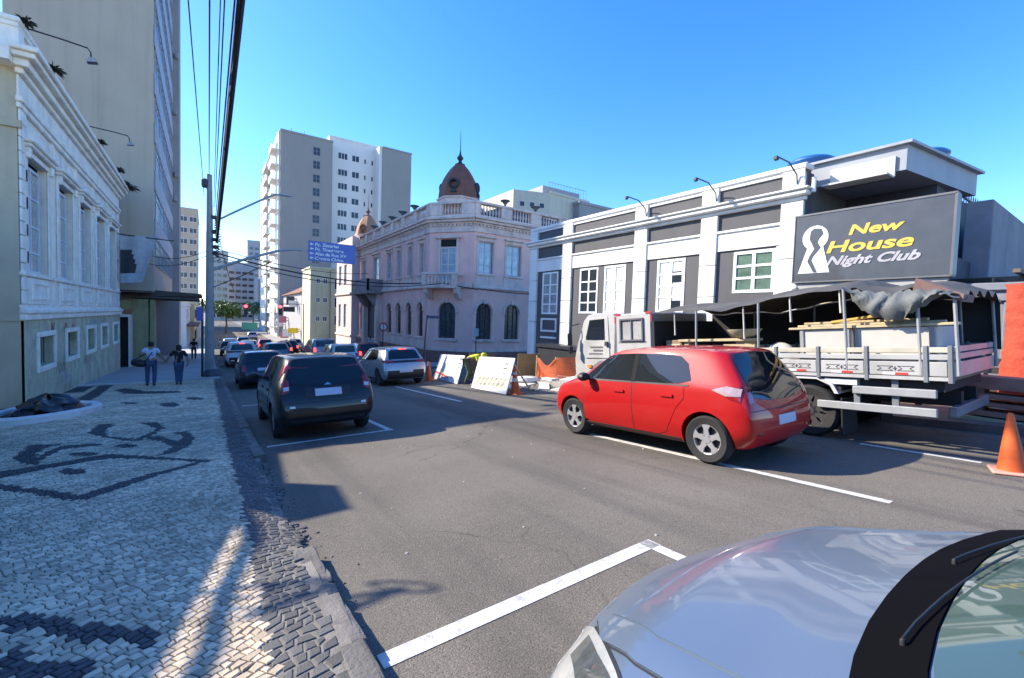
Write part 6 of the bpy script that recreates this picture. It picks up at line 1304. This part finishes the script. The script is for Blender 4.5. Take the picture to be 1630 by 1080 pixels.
gpst = thing('sign_post', 'thin dark green post with a small blue plate left of the concrete pole', 'sign post', (-.17, PY, sw(-.2, PY)))
MB().tube([(0, 0, 0), (0, 0, 2.1 - gp)], .05, 8).build('post', M('dark_green', (.02, .05, .04), .5), gpst); MB().box((-.24, -.05, 1.05 - gp), (.04, -.01, 1.7 - gp), bev=.01).build('plate', SBLUE, gpst)
# traffic lights down the street
REDLIT = M('lit_red_light', (.6, .02, .02), .3, var=0, emit=(1, .03, .05), estr=5)
def signal(x, y, z, lab, arm, board=False):
    t = thing('traffic_light', lab, 'traffic light', (x, y, z), 0, 'traffic lights'); MB().box((-.2, -.15, -.9), (.2, .15, .3), bev=.04).build('housing', BLACKP, t)
    MB().lathe([(.17, 0), (.15, -.06), (0, -.08)], (0, -.15, .08), 14, axis='y').build('lens', REDLIT, t); MB().tube([(0, .1, .4), (arm, .1, .5), (arm, .1, gz(x + arm, y) - z)], .06, 8).build('arm', IRON, t, smooth=True)
    for dz in (-.3, -.65): MB().lathe([(.15, 0), (.13, -.05), (0, -.06)], (0, -.15, dz), 12, axis='y').build('lens', M('dark_lens', (.03, .04, .03), .2), t)
    if board: MB().box((.35, -.05, -.5), (1.6, .05, .1), bev=.02).build('board', SGN['dark'], t)
signal(3.72, 60, 2.0, 'red traffic light hanging on an arm in the middle of the street', -3.2); signal(7.27, 60, 2.1, 'red traffic light with a dark board on the right side of the street', 2.6, True)
t = thing('overhead_sign', 'teal green overhead road sign far down the street', 'sign', (6.1, 110, -2.4)); MB().box((0, 0, 0), (2.9, .08, 1.5), bev=.02).build('board', SGN['green'], t); MB().tube([(2.8, .1, 1.2), (4.8, .1, 1.2), (4.8, .1, -1.6)], .08, 8).build('post', IRON, t)
# trees
BARK = M('bark', (.12, .09, .07), .9, var=.3, scale=5, bump=.4); LEAF = M('leaf_green', (.07, .13, .025), .6, var=.45, scale=1.2); PALMG = M('palm_green', (.04, .08, .03), .6, var=.35, scale=1.5)
def tree(x, y, h, r, lab, n=1500, fat=.42):
    z0 = gz(x, y); t = thing('street_tree', lab, 'tree', (x, y, z0)); b = MB(); b.tube([(0, 0, -.2), (.1, 0, h * .3), (0, .1, h * .55)], [.22, .18, .12], 8)
    cs = []
    for i in range(9): a = i * 2.4; p = (r * .55 * math.cos(a), r * .55 * math.sin(a), h * (.62 + .22 * ((i * 37) % 10) / 10)); b.tube([(0, .05, h * .5), (p[0] * .5, p[1] * .5, h * .6), p], [.09, .06, .03], 6); cs.append(p)
    b.build('trunk', BARK, t, smooth=True); f = MB()
    for i in range(n):
        c = cs[i % len(cs)]; d = Vector(rng.normal(0, 1, 3)).normalized() * (r * .55 * rng.random() ** .4); q = Vector(c) + d; a = Vector(rng.normal(0, 1, 3)).normalized(); e = a.cross(Vector(rng.normal(0, 1, 3))).normalized(); s_ = fat * rng.uniform(.4, 1)
        f.quad(q - a * s_, q + e * s_ * .5, q + a * s_, q - e * s_ * .5)
    f.build('crown', LEAF, t, fix=False)
tree(3.6, 120, 7.4, 3.0, 'bright green street tree in the distance above the traffic'); tree(-1.2, 190, 9, 3.6, 'darker street tree farther down the left pavement', 900); tree(13, 175, 8, 3.2, 'street tree far down the right pavement', 900)
def palm(x, y, h, lab):
    z0 = gz(x, y); t = thing('palm_tree', lab, 'palm tree', (x, y, z0)); MB().tube([(0, 0, -.2), (.1, 0, h * .5), (0, 0, h)], [.3, .2, .17], 8).build('trunk', BARK, t, smooth=True); f = MB()
    for i in range(15):
        a = i * 2.4; el = .9 - 1.3 * (i / 15); L = 3.1; pts = []
        for k in range(9): u = k / 8; pts.append(Vector((math.cos(a) * L * u * math.cos(el * (1 - u * .3)), math.sin(a) * L * u * math.cos(el * (1 - u * .3)), h + L * u * math.sin(el) - 2.2 * u * u)))
        sd = Vector((-math.sin(a), math.cos(a), 0))
        for k in range(8):
            for s_ in (-1, 1):
                m_ = (pts[k] + pts[k + 1]) / 2; wv = sd * s_ * .8 * (1 - abs(k / 8 - .4)); f.add([pts[k], pts[k + 1], pts[k + 1] + wv + Vector((0, 0, -.35)), m_ + wv * .9 + Vector((0, 0, -.4))], [(0, 1, 2, 3)])
    f.build('crown', PALMG, t, fix=False)
palm(13.0, 150, 7.2, 'palm tree in front of the pale far block')

# ================================================================ ROAD WORKS
BRD = M('barrier_white', (.72, .71, .67), .7, var=.06, scale=3, dirt=.3, dirtcol=(.45, .43, .38), dscale=3); BYEL = M('barrier_yellow', (.5, .45, .16), .7, var=.15); PLY = M('plywood', (.27, .17, .07), .8, var=.2, scale=4)
def barrier(p, q, lab, emblem=True):
    p, q = Vector(p), Vector(q); L = (q - p).length; d = (q - p).normalized(); z0 = gz(*((p + q) / 2)); t = thing('barrier_board', lab, 'barrier', (p.x, p.y, gz(p.x, p.y)), 0, 'leaning barrier boards at the road works')
    sl_ = (gz(q.x, q.y) - gz(p.x, p.y)) / L; tl = .33                # local: s along the base, v up the leaning face
    up = Vector((.28, .02, .96)).normalized(); sv = Vector((d.x, d.y, sl_)).normalized(); nn = sv.cross(up).normalized()
    if nn.x > 0: nn = -nn
    Mx = Matrix(((sv.x, nn.x, up.x, 0), (sv.y, nn.y, up.y, 0), (sv.z, nn.z, up.z, 0), (0, 0, 0, 1)))
    MB(Mx).box((0, -.03, .02), (L, 0, 1.12), bev=.006).build('board', BRD, t)
    for i in range(7): s_ = L * (.12 + i * .115); MB(Mx).quad((s_, .004, .18), (s_ + .1, .004, .18), (s_ + .32, .004, .48), (s_ + .22, .004, .48)).build('stripe', BYEL, t, fix=False)
    if emblem:
        b = MB(Mx); c = (L * .83, .78)
        for k in range(24):
            a0, a1 = k * math.pi / 12, (k + 1) * math.pi / 12; b.quad((c[0] + .17 * math.cos(a0), .004, c[1] + .17 * math.sin(a0)), (c[0] + .17 * math.cos(a1), .004, c[1] + .17 * math.sin(a1)), (c[0] + .14 * math.cos(a1), .004, c[1] + .14 * math.sin(a1)), (c[0] + .14 * math.cos(a0), .004, c[1] + .14 * math.sin(a0)))
        b.quad((c[0] - .1, .005, c[1] - .025), (c[0] + .1, .005, c[1] - .025), (c[0] + .1, .005, c[1] + .03), (c[0] - .1, .005, c[1] + .03)); b.build('emblem', EMB, t, fix=False)
    else:
        for z in (.95, .78, .6): MB(Mx).quad((L * .86, .004, z), (L * .95, .004, z), (L * .95, .004, z + .05), (L * .86, .004, z + .05)).build('print', EMB, t, fix=False)
        MB(Mx).quad((.0, .004, .02), (L * .7, .004, .02), (L * .6, .004, .2), (.0, .004, .32)).build('torn_sheet', M('torn_grey', (.4, .38, .4), .8, var=.2), t, fix=False); MB(Mx).quad((.0, .005, .3), (L * .6, .005, .18), (L * .6, .005, .24), (.0, .005, .38)).build('red_strip', REFR, t, fix=False)
    for s_ in (.2, L - .25):
        b = MB(); a = Mx @ Vector((s_, -.05, 1.05)); e = a + Vector((.75, 0, 0)); e.z = (sv * s_).z + .02; b.tube([a, e], .025, 6); b.build('rear_leg', TIMB, t)
barrier((7.45, 13.3), (7.18, 10.75), 'nearer white barrier board with a round emblem beside the orange cone'); barrier((8.2, 18.0), (7.75, 14.9), 'farther white barrier board with a torn grey lower sheet', False)
ORG = M('cone_orange', (.62, .1, .015), .6, var=.12, scale=6, dirt=.3, dirtcol=(.35, .12, .06), dscale=6); ORW = M('cone_white', (.6, .58, .54), .7, var=.1)
def cone(x, y, h, lab, bands=True, tilt=0):
    t = thing('traffic_cone', lab, 'traffic cone', (x, y, gz(x, y)), 0, 'orange traffic cones'); t.rotation_euler = (math.atan(SY), tilt, .3); k = h / .75
    MB().box((-.2 * k, -.2 * k, 0), (.2 * k, .2 * k, .035), bev=.015).build('base', ORG if h > .65 else M('cone_pink_base', (.6, .3, .22), .7, var=.1), t)
    def R_(z): return (.145 - .115 * z / .75) * k
    b = MB(); zs = [.035, .2, .24, .36, .46, .56, .62, .75]; bd = [0, 0, 0, 1 if bands else 0, 0, 1 if bands else 0, 0]
    for i in range(7): b.lathe([(R_(zs[i]), zs[i] * k), (R_(zs[i + 1]), zs[i + 1] * k)], (0, 0, 0), 20, mi=bd[i], cap=False)
    b.lathe([(R_(.75), .75 * k), (R_(.75) * .6, .765 * k)], (0, 0, 0), 20, cap=False); b.build('body', [ORG, ORW], t, smooth=True)
cone(7.53, 10.75, .78, 'orange and white cone at the end of the nearer barrier board'); cone(7.69, 17.3, .78, 'plain orange cone between the silver hatchback and the farther board', False); cone(7.2, .87, .64, 'big weathered orange cone at the right edge of the view', False)
wk = MB()
# plywood, dumpster, rubble, mesh
t = thing('plywood_sheet', 'ochre plywood sheet leaning behind the nearer barrier board', 'plywood', (9.75, 13.9, gz(10, 13.9) + .1)); t.rotation_euler = (.12, 0, -.2); MB().box((0, 0, 0), (.95, .03, .98), bev=.004).build('sheet', PLY, t); MB().box((.1, .03, .1), (.16, .5, .16)).build('strut', TIMB, t)
t = thing('plywood_sheet', 'brown plywood sheet standing between the two barrier boards', 'plywood', (9.2, 16.6, gz(9.2, 16.6) + .1)); MB().box((0, 0, 0), (1.3, .03, 1.0), bev=.004).build('sheet', M('plywood_brown', (.2, .13, .09), .85, var=.2), t); MB().box((.1, .03, .1), (.16, .5, .16)).build('strut', TIMB, t)
t = thing('skip_container', 'black waste container with a sloping lid in front of the club end bay', 'waste container', (11.3, 11.9, sw(11.3, 13)))
b = MB(); b.prism([(0, .12), (2.3, .12), (2.4, 1.1), (-.1, 1.1)], -.25, .45, axis='x'); b.build('bin', M('bin_black', (.015, .017, .022), .5, var=.15), t); b = MB(); b.prism([(-.15, 1.1), (2.45, 1.1), (2.4, 1.22), (-.1, 1.22)], -.32, .5, axis='x'); b.build('lid', M('bin_lid', (.022, .025, .032), .4), t)
NETM = M('orange_net', (.62, .12, .03), .7, var=.15)
nt_ = thing('safety_net', 'orange plastic mesh fence stretched in front of the truck cab', 'safety net', (10.2, 13.2, gz(10.5, 12.4) + KERB)); nt_.rotation_euler = (0, 0, -1.19); b = MB(); nxx, nzz = 40, 13
def NP(i, j): u, v = i / nxx, j / nzz; x = 1.62 * u; top = .72 - .3 * math.sin(min(1, u * 1.6) * math.pi) ** 2 * (1 if u < .62 else .3) + .1 * u; return Vector((x, -.25 * math.sin(u * 3) + .05 * math.sin(v * 5 + u * 9), top * v * (1 if True else 0) + .01))
for i in range(nxx + 1):
    for j in range(nzz):
        p, q = NP(i, j), NP(i, j + 1); b.quad(p - Vector((.015, 0, 0)), p + Vector((.015, 0, 0)), q + Vector((.015, 0, 0)), q - Vector((.015, 0, 0)))
for j in range(nzz + 1):
    for i in range(nxx):
        p, q = NP(i, j), NP(i + 1, j); e = Vector((0, 0, .013 if j < nzz else .03)); b.quad(p - e, q - e, q + e, p + e)
b.build('mesh', NETM, nt_, kind='stuff', fix=False)
for x in (0, .8, 1.62): MB().tube([(x, -.05, -.1), (x, -.05, .82)], .025, 6).build('stake', TIMB, nt_)
SLAB = M('pale_slab', (.6, .58, .52), .85, var=.12, scale=2, dirt=.3)
for i, (x, y, l, wd_, h, rz, lab) in enumerate(((8.8, 12.3, 1.6, .5, .07, .5, 'pale paving slab lying behind the orange and white cone'), (9.6, 10.6, 1.9, .45, .06, .35, 'long pale slab nearest the red car at the works'), (9.2, 11.5, 1.5, .35, .08, .9, 'pale slab in the middle of the loose slabs'), (10.6, 11.4, 1.7, .6, .12, .4, 'thick pale slab near the orange mesh'), (10.5, 12.4, 1.2, .5, .09, .2, 'pale slab right in front of the orange mesh'))):
    t = thing('paving_slab', lab, 'slab', (x, y, gz(x, y) + (KERB if x > 9.7 else 0)), rz, 'loose slabs at the works'); MB().box((-l / 2, -wd_ / 2, 0), (l / 2, wd_ / 2, h), bev=.012).build('slab', SLAB, t)
t = thing('cement_sack', 'white sack lying on the slabs behind the cone', 'sack', (9.5, 12.9, gz(9.5, 12.9) + .02)); MB().lathe([(.1, 0), (.3, .05), (.36, .14), (.28, .24), (0, .28)], (0, 0, 0), 14, sx=1.5).build('sack', M('sack_white', (.66, .65, .62), .8, var=.1, bump=.5, bscale=8), t, smooth=True)
b = MB()
for i in range(260): x, y = rng.uniform(8.0, 11.8), rng.uniform(10, 15); r = rng.uniform(.015, .06); b.lathe([(r * .8, -r * .2), (r, r * .3), (r * .5, r * .8), (0, r * .9)], (x, y, gz(x, y) + (KERB if x > 9.66 else 0)), 5, sx=rng.uniform(.7, 1.5))
b.build('works_rubble', M('works_rubble', (.4, .36, .3), .95, var=.3, scale=9, island=.5), kind='stuff')
# posts by the palace
t = thing('camera_post', 'thin dark leaning post with a short arm in front of the palace', 'post', (8.97, 21, gz(9, 21))); MB().tube([(0, 0, 0), (.08, 0, 1.6), (.18, 0, 2.95), (.76, 0, 2.86)], [.035, .03, .03, .03], 8).build('post', IRON, t, smooth=True); MB().box((.2, -.06, 2.8), (.8, .06, 2.95), bev=.02).build('arm_box', M('arm_blue_grey', (.08, .1, .14), .5), t)
t = thing('street_sign', 'small white plate on a post in front of the palace cross street arches', 'sign', (12.6, 22.0, -1.2)); MB().tube([(0, 0, 0), (-.05, 0, 2.3)], .03, 7).build('post', IRON, t); MB().box((-.2, -.03, 1.75), (.12, 0, 2.2), bev=.01).build('plate', M('plate_pale', (.5, .5, .55), .6), t)
t = thing('no_parking_sign', 'round red and white sign on a post near the palace portal', 'sign', (11.4, 34.6, sw(11, 34.6))); MB().tube([(0, 0, 0), (0, 0, 2.4)], .035, 7).build('post', IRON, t)
b = MB(); b.lathe([(.34, 0), (.34, -.03), (0, -.03)], (0, -.04, 2.4), 20, axis='y'); b.build('disc', REFR, t); MB().lathe([(.24, 0), (.24, -.01), (0, -.01)], (0, -.072, 2.4), 20, axis='y').build('disc_face', SWH, t); MB().box((-.03, -.09, 2.18), (.03, -.084, 2.62)).build('bar', SGD, t)
# ---- tree pit ring and rubbish bag on the near pavement
def ringpt(i, n, s=1.0): a = 2 * math.pi * i / n; return Vector((-3.3 + .95 * s * math.cos(a) * (1 + .12 * math.cos(a)), 15.3 + 1.95 * s * math.sin(a) * (1 - .1 * math.cos(a)), 0))
pr = thing('planter_ring', 'low white concrete ring round a dark tree pit beside the old house', 'planter', (-3.3, 15.3, sw(-3.3, 15.3))); b = MB(); n = 40; vs = []; fs = []
for i in range(n):
    for s_, h in ((1.0, -.02), (1.0, .12), (.97, .15), (.84, .15), (.81, .12), (.81, -.02)): p = ringpt(i, n, s_); vs.append((p.x + 3.3, p.y - 15.3, h + sw(p.x, p.y) - sw(-3.3, 15.3)))
for i in range(n):
    for k in range(5): fs.append((i * 6 + k, ((i + 1) % n) * 6 + k, ((i + 1) % n) * 6 + k + 1, i * 6 + k + 1))
b.add(vs, fs).build('ring', M('ring_white', (.66, .65, .62), .85, var=.08, dirt=.35, dirtcol=(.3, .29, .25)), pr, smooth=True)
b = MB(); b.add([(ringpt(i, n, .83).x + 3.3, ringpt(i, n, .83).y - 15.3, .05 + sw(ringpt(i, n, .83).x, ringpt(i, n, .83).y) - sw(-3.3, 15.3)) for i in range(n)], [tuple(range(n))]).build('soil', M('pit_soil', (.05, .045, .04), .95, var=.3, bump=.6, bscale=12), pr, fix=False)
bg_ = thing('rubbish_bag', 'crumpled black rubbish bag lying in the tree pit', 'rubbish bag', (-3.2, 15.3, sw(-3.2, 15.3) + .04)); b = MB(); vs = []; fs = []; nu, nv = 40, 16
for j in range(nv + 1):
    ph = math.pi / 2 * j / nv
    for i in range(nu):
        a = 2 * math.pi * i / nu; k = 1 + .12 * math.sin(a * 5 + ph * 3) + .08 * math.sin(a * 9 - ph * 7) + .06 * math.sin(ph * 14 + a * 3); vs.append((.56 * math.cos(a) * math.cos(ph) * k, .8 * math.sin(a) * math.cos(ph) * k, (.42) * math.sin(ph) * (1 + .18 * math.sin(a * 3 + 1) * math.cos(ph) + .1 * math.sin(a * 7))))
for j in range(nv):
    for i in range(nu): fs.append((j * nu + i, j * nu + (i + 1) % nu, (j + 1) * nu + (i + 1) % nu, (j + 1) * nu + i))
b.add(vs, fs).build('bag', M('black_plastic_bag', (.012, .012, .014), .35, var=.2, bump=.8, bscale=11), bg_, smooth=True)

# ================================================================ PEOPLE
SKIN = M('skin', (.3, .16, .1), .6, var=.08); HAIR = M('dark_hair', (.012, .01, .009), .7, var=.2); DENIM = M('blue_denim', (.06, .08, .16), .9, var=.2, scale=12); SHOE = M('dark_shoe', (.04, .04, .042), .7)
def skin_mesh(V, E, R_, sub=2):
    me = bpy.data.meshes.new('s'); me.from_pydata(V, E, []); ob = bpy.data.objects.new('s', me); COL.objects.link(ob); ob.modifiers.new('k', 'SKIN')
    for i, r in enumerate(R_): me.skin_vertices[0].data[i].radius = (r, r) if isinstance(r, (int, float)) else r
    me.skin_vertices[0].data[0].use_root = True; s_ = ob.modifiers.new('u', 'SUBSURF'); s_.levels = sub
    dg = bpy.context.evaluated_depsgraph_get(); o2 = bpy.data.meshes.new_from_object(ob.evaluated_get(dg)); bpy.data.objects.remove(ob); o2.shade_smooth(); return o2
def chain(nodes):
    """nodes: dict name -> (pos, radius, parent)"""
    ks = list(nodes); return [nodes[k][0] for k in ks], [(ks.index(nodes[k][2]), ks.index(k)) for k in ks if nodes[k][2]], [nodes[k][1] for k in ks]
def person(lab, loc, rz, H, J, cloth, extra=None, hair='short'):
    """J: joint overrides in units of a 1.75 m figure, +y is the walking direction"""
    k = H / 1.75; t = thing('person', lab, 'person', loc, rz)
    base = dict(pel=(0, 0, .94), sp=(0, .0, 1.12), ch=(0, 0, 1.32), nk=(0, .0, 1.47), hd=(0, .03, 1.58), top=(0, .02, 1.68), lh=(-.1, 0, .9), lk=(-.11, .08, .5), la=(-.11, -.02, .09), lt=(-.12, .14, .03), rh=(.1, 0, .9), rk=(.11, .03, .5), ra=(.11, -.22, .12), rt=(.11, -.1, .03),
                ls=(-.18, 0, 1.4), le=(-.25, -.02, 1.13), lw=(-.25, .08, .9), lf=(-.25, .1, .8), rs=(.18, 0, 1.4), re=(.25, -.02, 1.13), rw=(.26, .05, .9), rf=(.26, .07, .8))
    base.update(J); P = {n_: tuple(c * k for c in p) for n_, p in base.items()}
    B = dict(pel=(P['pel'], .12, None), sp=(P['sp'], .115, 'pel'), ch=(P['ch'], .13, 'sp'), nk=(P['nk'], .055, 'ch'), hd=(P['hd'], (.08, .095), 'nk'), top=(P['top'], .055, 'hd'))
    for s_ in 'lr':
        B.update({s_ + 'h': (P[s_ + 'h'], .09, 'pel'), s_ + 'k': (P[s_ + 'k'], .06, s_ + 'h'), s_ + 'a': (P[s_ + 'a'], .042, s_ + 'k'), s_ + 't': (P[s_ + 't'], .036, s_ + 'a'), s_ + 's': (P[s_ + 's'], .06, 'ch'), s_ + 'e': (P[s_ + 'e'], .042, s_ + 's'), s_ + 'w': (P[s_ + 'w'], .028, s_ + 'e'), s_ + 'f': (P[s_ + 'f'], (.018, .036), s_ + 'w')})
    B = {n_: (p, (tuple(q * k for q in r) if isinstance(r, tuple) else r * k), pa) for n_, (p, r, pa) in B.items()}
    me = skin_mesh(*chain(B)); me.materials.append(SKIN); link('body', me, t)
    for s_ in 'lr':                                          # fingers: short chains rooted in the palm
        w0, f0 = Vector(P[s_ + 'w']), Vector(P[s_ + 'f']); d = (f0 - w0).normalized(); sd = Vector((0, 1, 0)) - d * d.y; sd.normalize(); fb = MB()
        for i, ln in enumerate((.075, .085, .08, .06)): a = f0 + sd * (.026 - .0175 * i) * k; fb.tube([a - d * .01 * k, a + d * ln * .5 * k, a + d * ln * .9 * k + Vector(((.012 if s_ == 'l' else -.012) * k, 0, 0))], [.009 * k, .0085 * k, .007 * k], 6)
        fb.tube([f0 - d * .05 * k + sd * .02 * k, f0 - d * .01 * k + sd * .05 * k, f0 + d * .02 * k + sd * .055 * k], [.01 * k, .0095 * k, .008 * k], 6); fb.build('hand', SKIN, t, smooth=True)
    def up(a, c, f): return tuple(Vector(a) + (Vector(c) - Vector(a)) * f)
    tr = {'pel': (P['pel'], .135, None)}
    for s_ in 'lr': tr.update({s_ + 'h': (P[s_ + 'h'], .105, 'pel'), s_ + 'k': (P[s_ + 'k'], .076, s_ + 'h'), s_ + 'a': (P[s_ + 'a'], .062, s_ + 'k')})
    tr = {n_: (p, r * k, pa) for n_, (p, r, pa) in tr.items()}; me = skin_mesh(*chain(tr)); me.materials.append(cloth['legs']); link('trousers', me, t)
    to = {'sp0': (up(P['pel'], P['sp'], cloth.get('hem', 0)), cloth.get('hr', .145), None), 'sp': (P['sp'], .138, 'sp0'), 'ch': (P['ch'], .152, 'sp'), 'nb': (up(P['ch'], P['nk'], .6), .08, 'ch')}
    for s_ in 'lr': to.update({s_ + 's': (P[s_ + 's'], .078, 'ch'), s_ + 'e': (up(P[s_ + 's'], P[s_ + 'e'], cloth.get('sl', .75)), .066, s_ + 's')})
    to = {n_: (p, (r * k, r * k * 1.0) if n_ not in ('sp0', 'sp', 'ch') else (r * k, r * k * (.82 if n_ != 'ch' else .8)), pa) for n_, (p, r, pa) in to.items()}; me = skin_mesh(*chain(to)); me.materials.append(cloth['top']); link('shirt', me, t)
    h0 = Vector(P['hd']); b = MB(); b.lathe([(.088 * k, -.02 * k), (.097 * k, .04 * k), (.085 * k, .09 * k), (.05 * k, .118 * k), (0, .125 * k)], h0 + Vector((0, -.012 * k, .005 * k)), 16)
    if hair == 'long': b.lathe([(.06 * k, -.2 * k), (.09 * k, -.12 * k), (.1 * k, 0), (.08 * k, .05 * k)], h0 + Vector((0, -.035 * k, 0)), 14, sy_=.75)
    else: b.lathe([(.07 * k, -.075 * k), (.088 * k, -.02 * k), (.09 * k, .03 * k)], h0 + Vector((0, -.022 * k, 0)), 14)
    b.build('hair', HAIR, t, smooth=True)
    f = MB()                                                 # face: nose, eyes, mouth, ears
    f.prism([(-.012 * k, -.03 * k), (.012 * k, -.03 * k), (0, .02 * k)], h0.y + .07 * k, h0.y + .11 * k, axis='y'); f.v = [(x + h0.x, y, z + h0.z) for x, y, z in f.v]
    for s_ in (-1, 1): f.lathe([(.014 * k, -.03 * k), (.02 * k, 0), (.012 * k, .03 * k)], h0 + Vector((s_ * .088 * k, 0, -.005 * k)), 8, sx=.5)
    f.build('ears_and_nose', SKIN, t, smooth=True, kind='stuff')
    for s_ in (-1, 1): MB().lathe([(.011 * k, 0), (0, .006 * k)], h0 + Vector((s_ * .032 * k, .083 * k, .012 * k)), 8, axis='y').build('eye', HAIR, t)
    MB().box(h0 + Vector((-.022 * k, .078 * k, -.056 * k)), h0 + Vector((.022 * k, .09 * k, -.049 * k))).build('mouth', M('lip', (.25, .09, .07), .6), t)
    for s_ in 'lr':
        a, e = Vector(P[s_ + 'a']), Vector(P[s_ + 't']); b = MB(); b.tube([a + Vector((0, -.05 * k, -.03 * k)), a + Vector((0, 0, -.02 * k)), (a + e) / 2, e + Vector((0, .03 * k, 0))], [.035 * k, .05 * k, .045 * k, .03 * k], 8); b.build('shoe', cloth.get('shoe', SHOE), t, smooth=True)
    return t
TEE = M('pale_blue_tee', (.5, .57, .72), .9, var=.08, scale=9); BLKT = M('black_top', (.012, .012, .014), .9, var=.2); VEST = M('yellow_vest', (.62, .58, .02), .7, var=.1)
zg = lambda x, y: sw(x, y)
p1_ = person('person in a pale blue tee and jeans walking away with a black shoulder bag', (-1.82, 22.6, zg(-1.8, 22.6)), 0, 1.82, dict(re=(.28, -.0, 1.16), rw=(.42, .08, .96), rf=(.46, .1, .9), le=(-.3, -.08, 1.2), lw=(-.33, .1, 1.12), lf=(-.3, .16, 1.14)), dict(top=TEE, legs=DENIM, hem=-.35, sl=.62, hr=.15))
bgm = thing('shoulder_bag', 'bulging black shoulder bag hanging at the side of the walker in pale blue', 'bag', (-2.22, 22.55, zg(-1.8, 22.6) + .82)); bgm.rotation_euler = (0, .25, 0); b = MB(); b.lathe([(.03, -.24), (.13, -.2), (.17, 0), (.14, .19), (.03, .24)], (0, 0, .12), 14, axis='x', sy_=.9); b.build('bag', M('bag_black', (.015, .015, .017), .6, var=.2, bump=.4, bscale=9), bgm, smooth=True); MB().tube([(-.15, .0, .22), (.12, .14, .5), (.3, .1, .66), (.3, -.12, .62), (.22, -.14, .3), (.12, 0, .2)], .018, 6).build('strap', M('strap_navy', (.02, .025, .06), .7), bgm, smooth=True)
p2_ = person('person in a black top and blue jeans walking away beside the one with the bag', (-.92, 22.3, zg(-.9, 22.3)), 0, 1.66, dict(le=(-.33, .0, 1.18), lw=(-.45, .1, 1.0), lf=(-.5, .12, .95), re=(.3, -.05, 1.14), rw=(.32, .02, .9), lk=(-.07, .06, .5), la=(-.06, -.05, .09), lt=(-.06, .1, .03), rk=(.07, .08, .5), ra=(.06, -.12, .1), rt=(.06, .02, .03)), dict(top=BLKT, legs=DENIM, hem=-.75, hr=.175, sl=.8), hair='long')
person('person in dark clothes far along the left pavement beyond the green post', (-.85, 44, zg(-.9, 44)), 0, 1.72, {}, dict(top=BLKT, legs=M('dark_trousers', (.05, .05, .055), .9), hem=-.5))
person('person in pale shirt standing at the palace portal', (11.0, 36.5, zg(11, 36.5)), 2.6, 1.7, {}, dict(top=M('pale_shirt', (.4, .45, .55), .9), legs=DENIM, hem=-.3))
wk_ = person('bent over worker in a yellow vest between the two barrier boards', (8.15, 14.7, gz(8.15, 14.7)), -2.2, 1.74, dict(pel=(0, -.12, .88), sp=(0, .06, 1.0), ch=(0, .27, 1.08), nk=(0, .4, 1.08), hd=(0, .5, 1.06), top=(0, .58, 1.04), lh=(-.1, -.12, .85), rh=(.1, -.12, .85), lk=(-.12, .05, .47), rk=(.13, .02, .47), la=(-.12, -.1, .09), ra=(.13, -.12, .09), lt=(-.13, .06, .03), rt=(.14, .04, .03), ls=(-.17, .3, 1.06), rs=(.17, .3, 1.06), le=(-.24, .38, .8), re=(.24, .38, .8), lw=(-.16, .5, .6), rw=(.16, .5, .6), lf=(-.12, .52, .5), rf=(.12, .52, .5)), dict(top=VEST, legs=M('olive_trousers', (.1, .12, .05), .9), hem=.1, sl=.7))
MB().lathe([(.13, -.02), (.125, .0), (.11, .07), (.06, .11), (0, .12)], (0, .52, 1.08), 16).build('hard_hat', VEST, wk_, smooth=True)
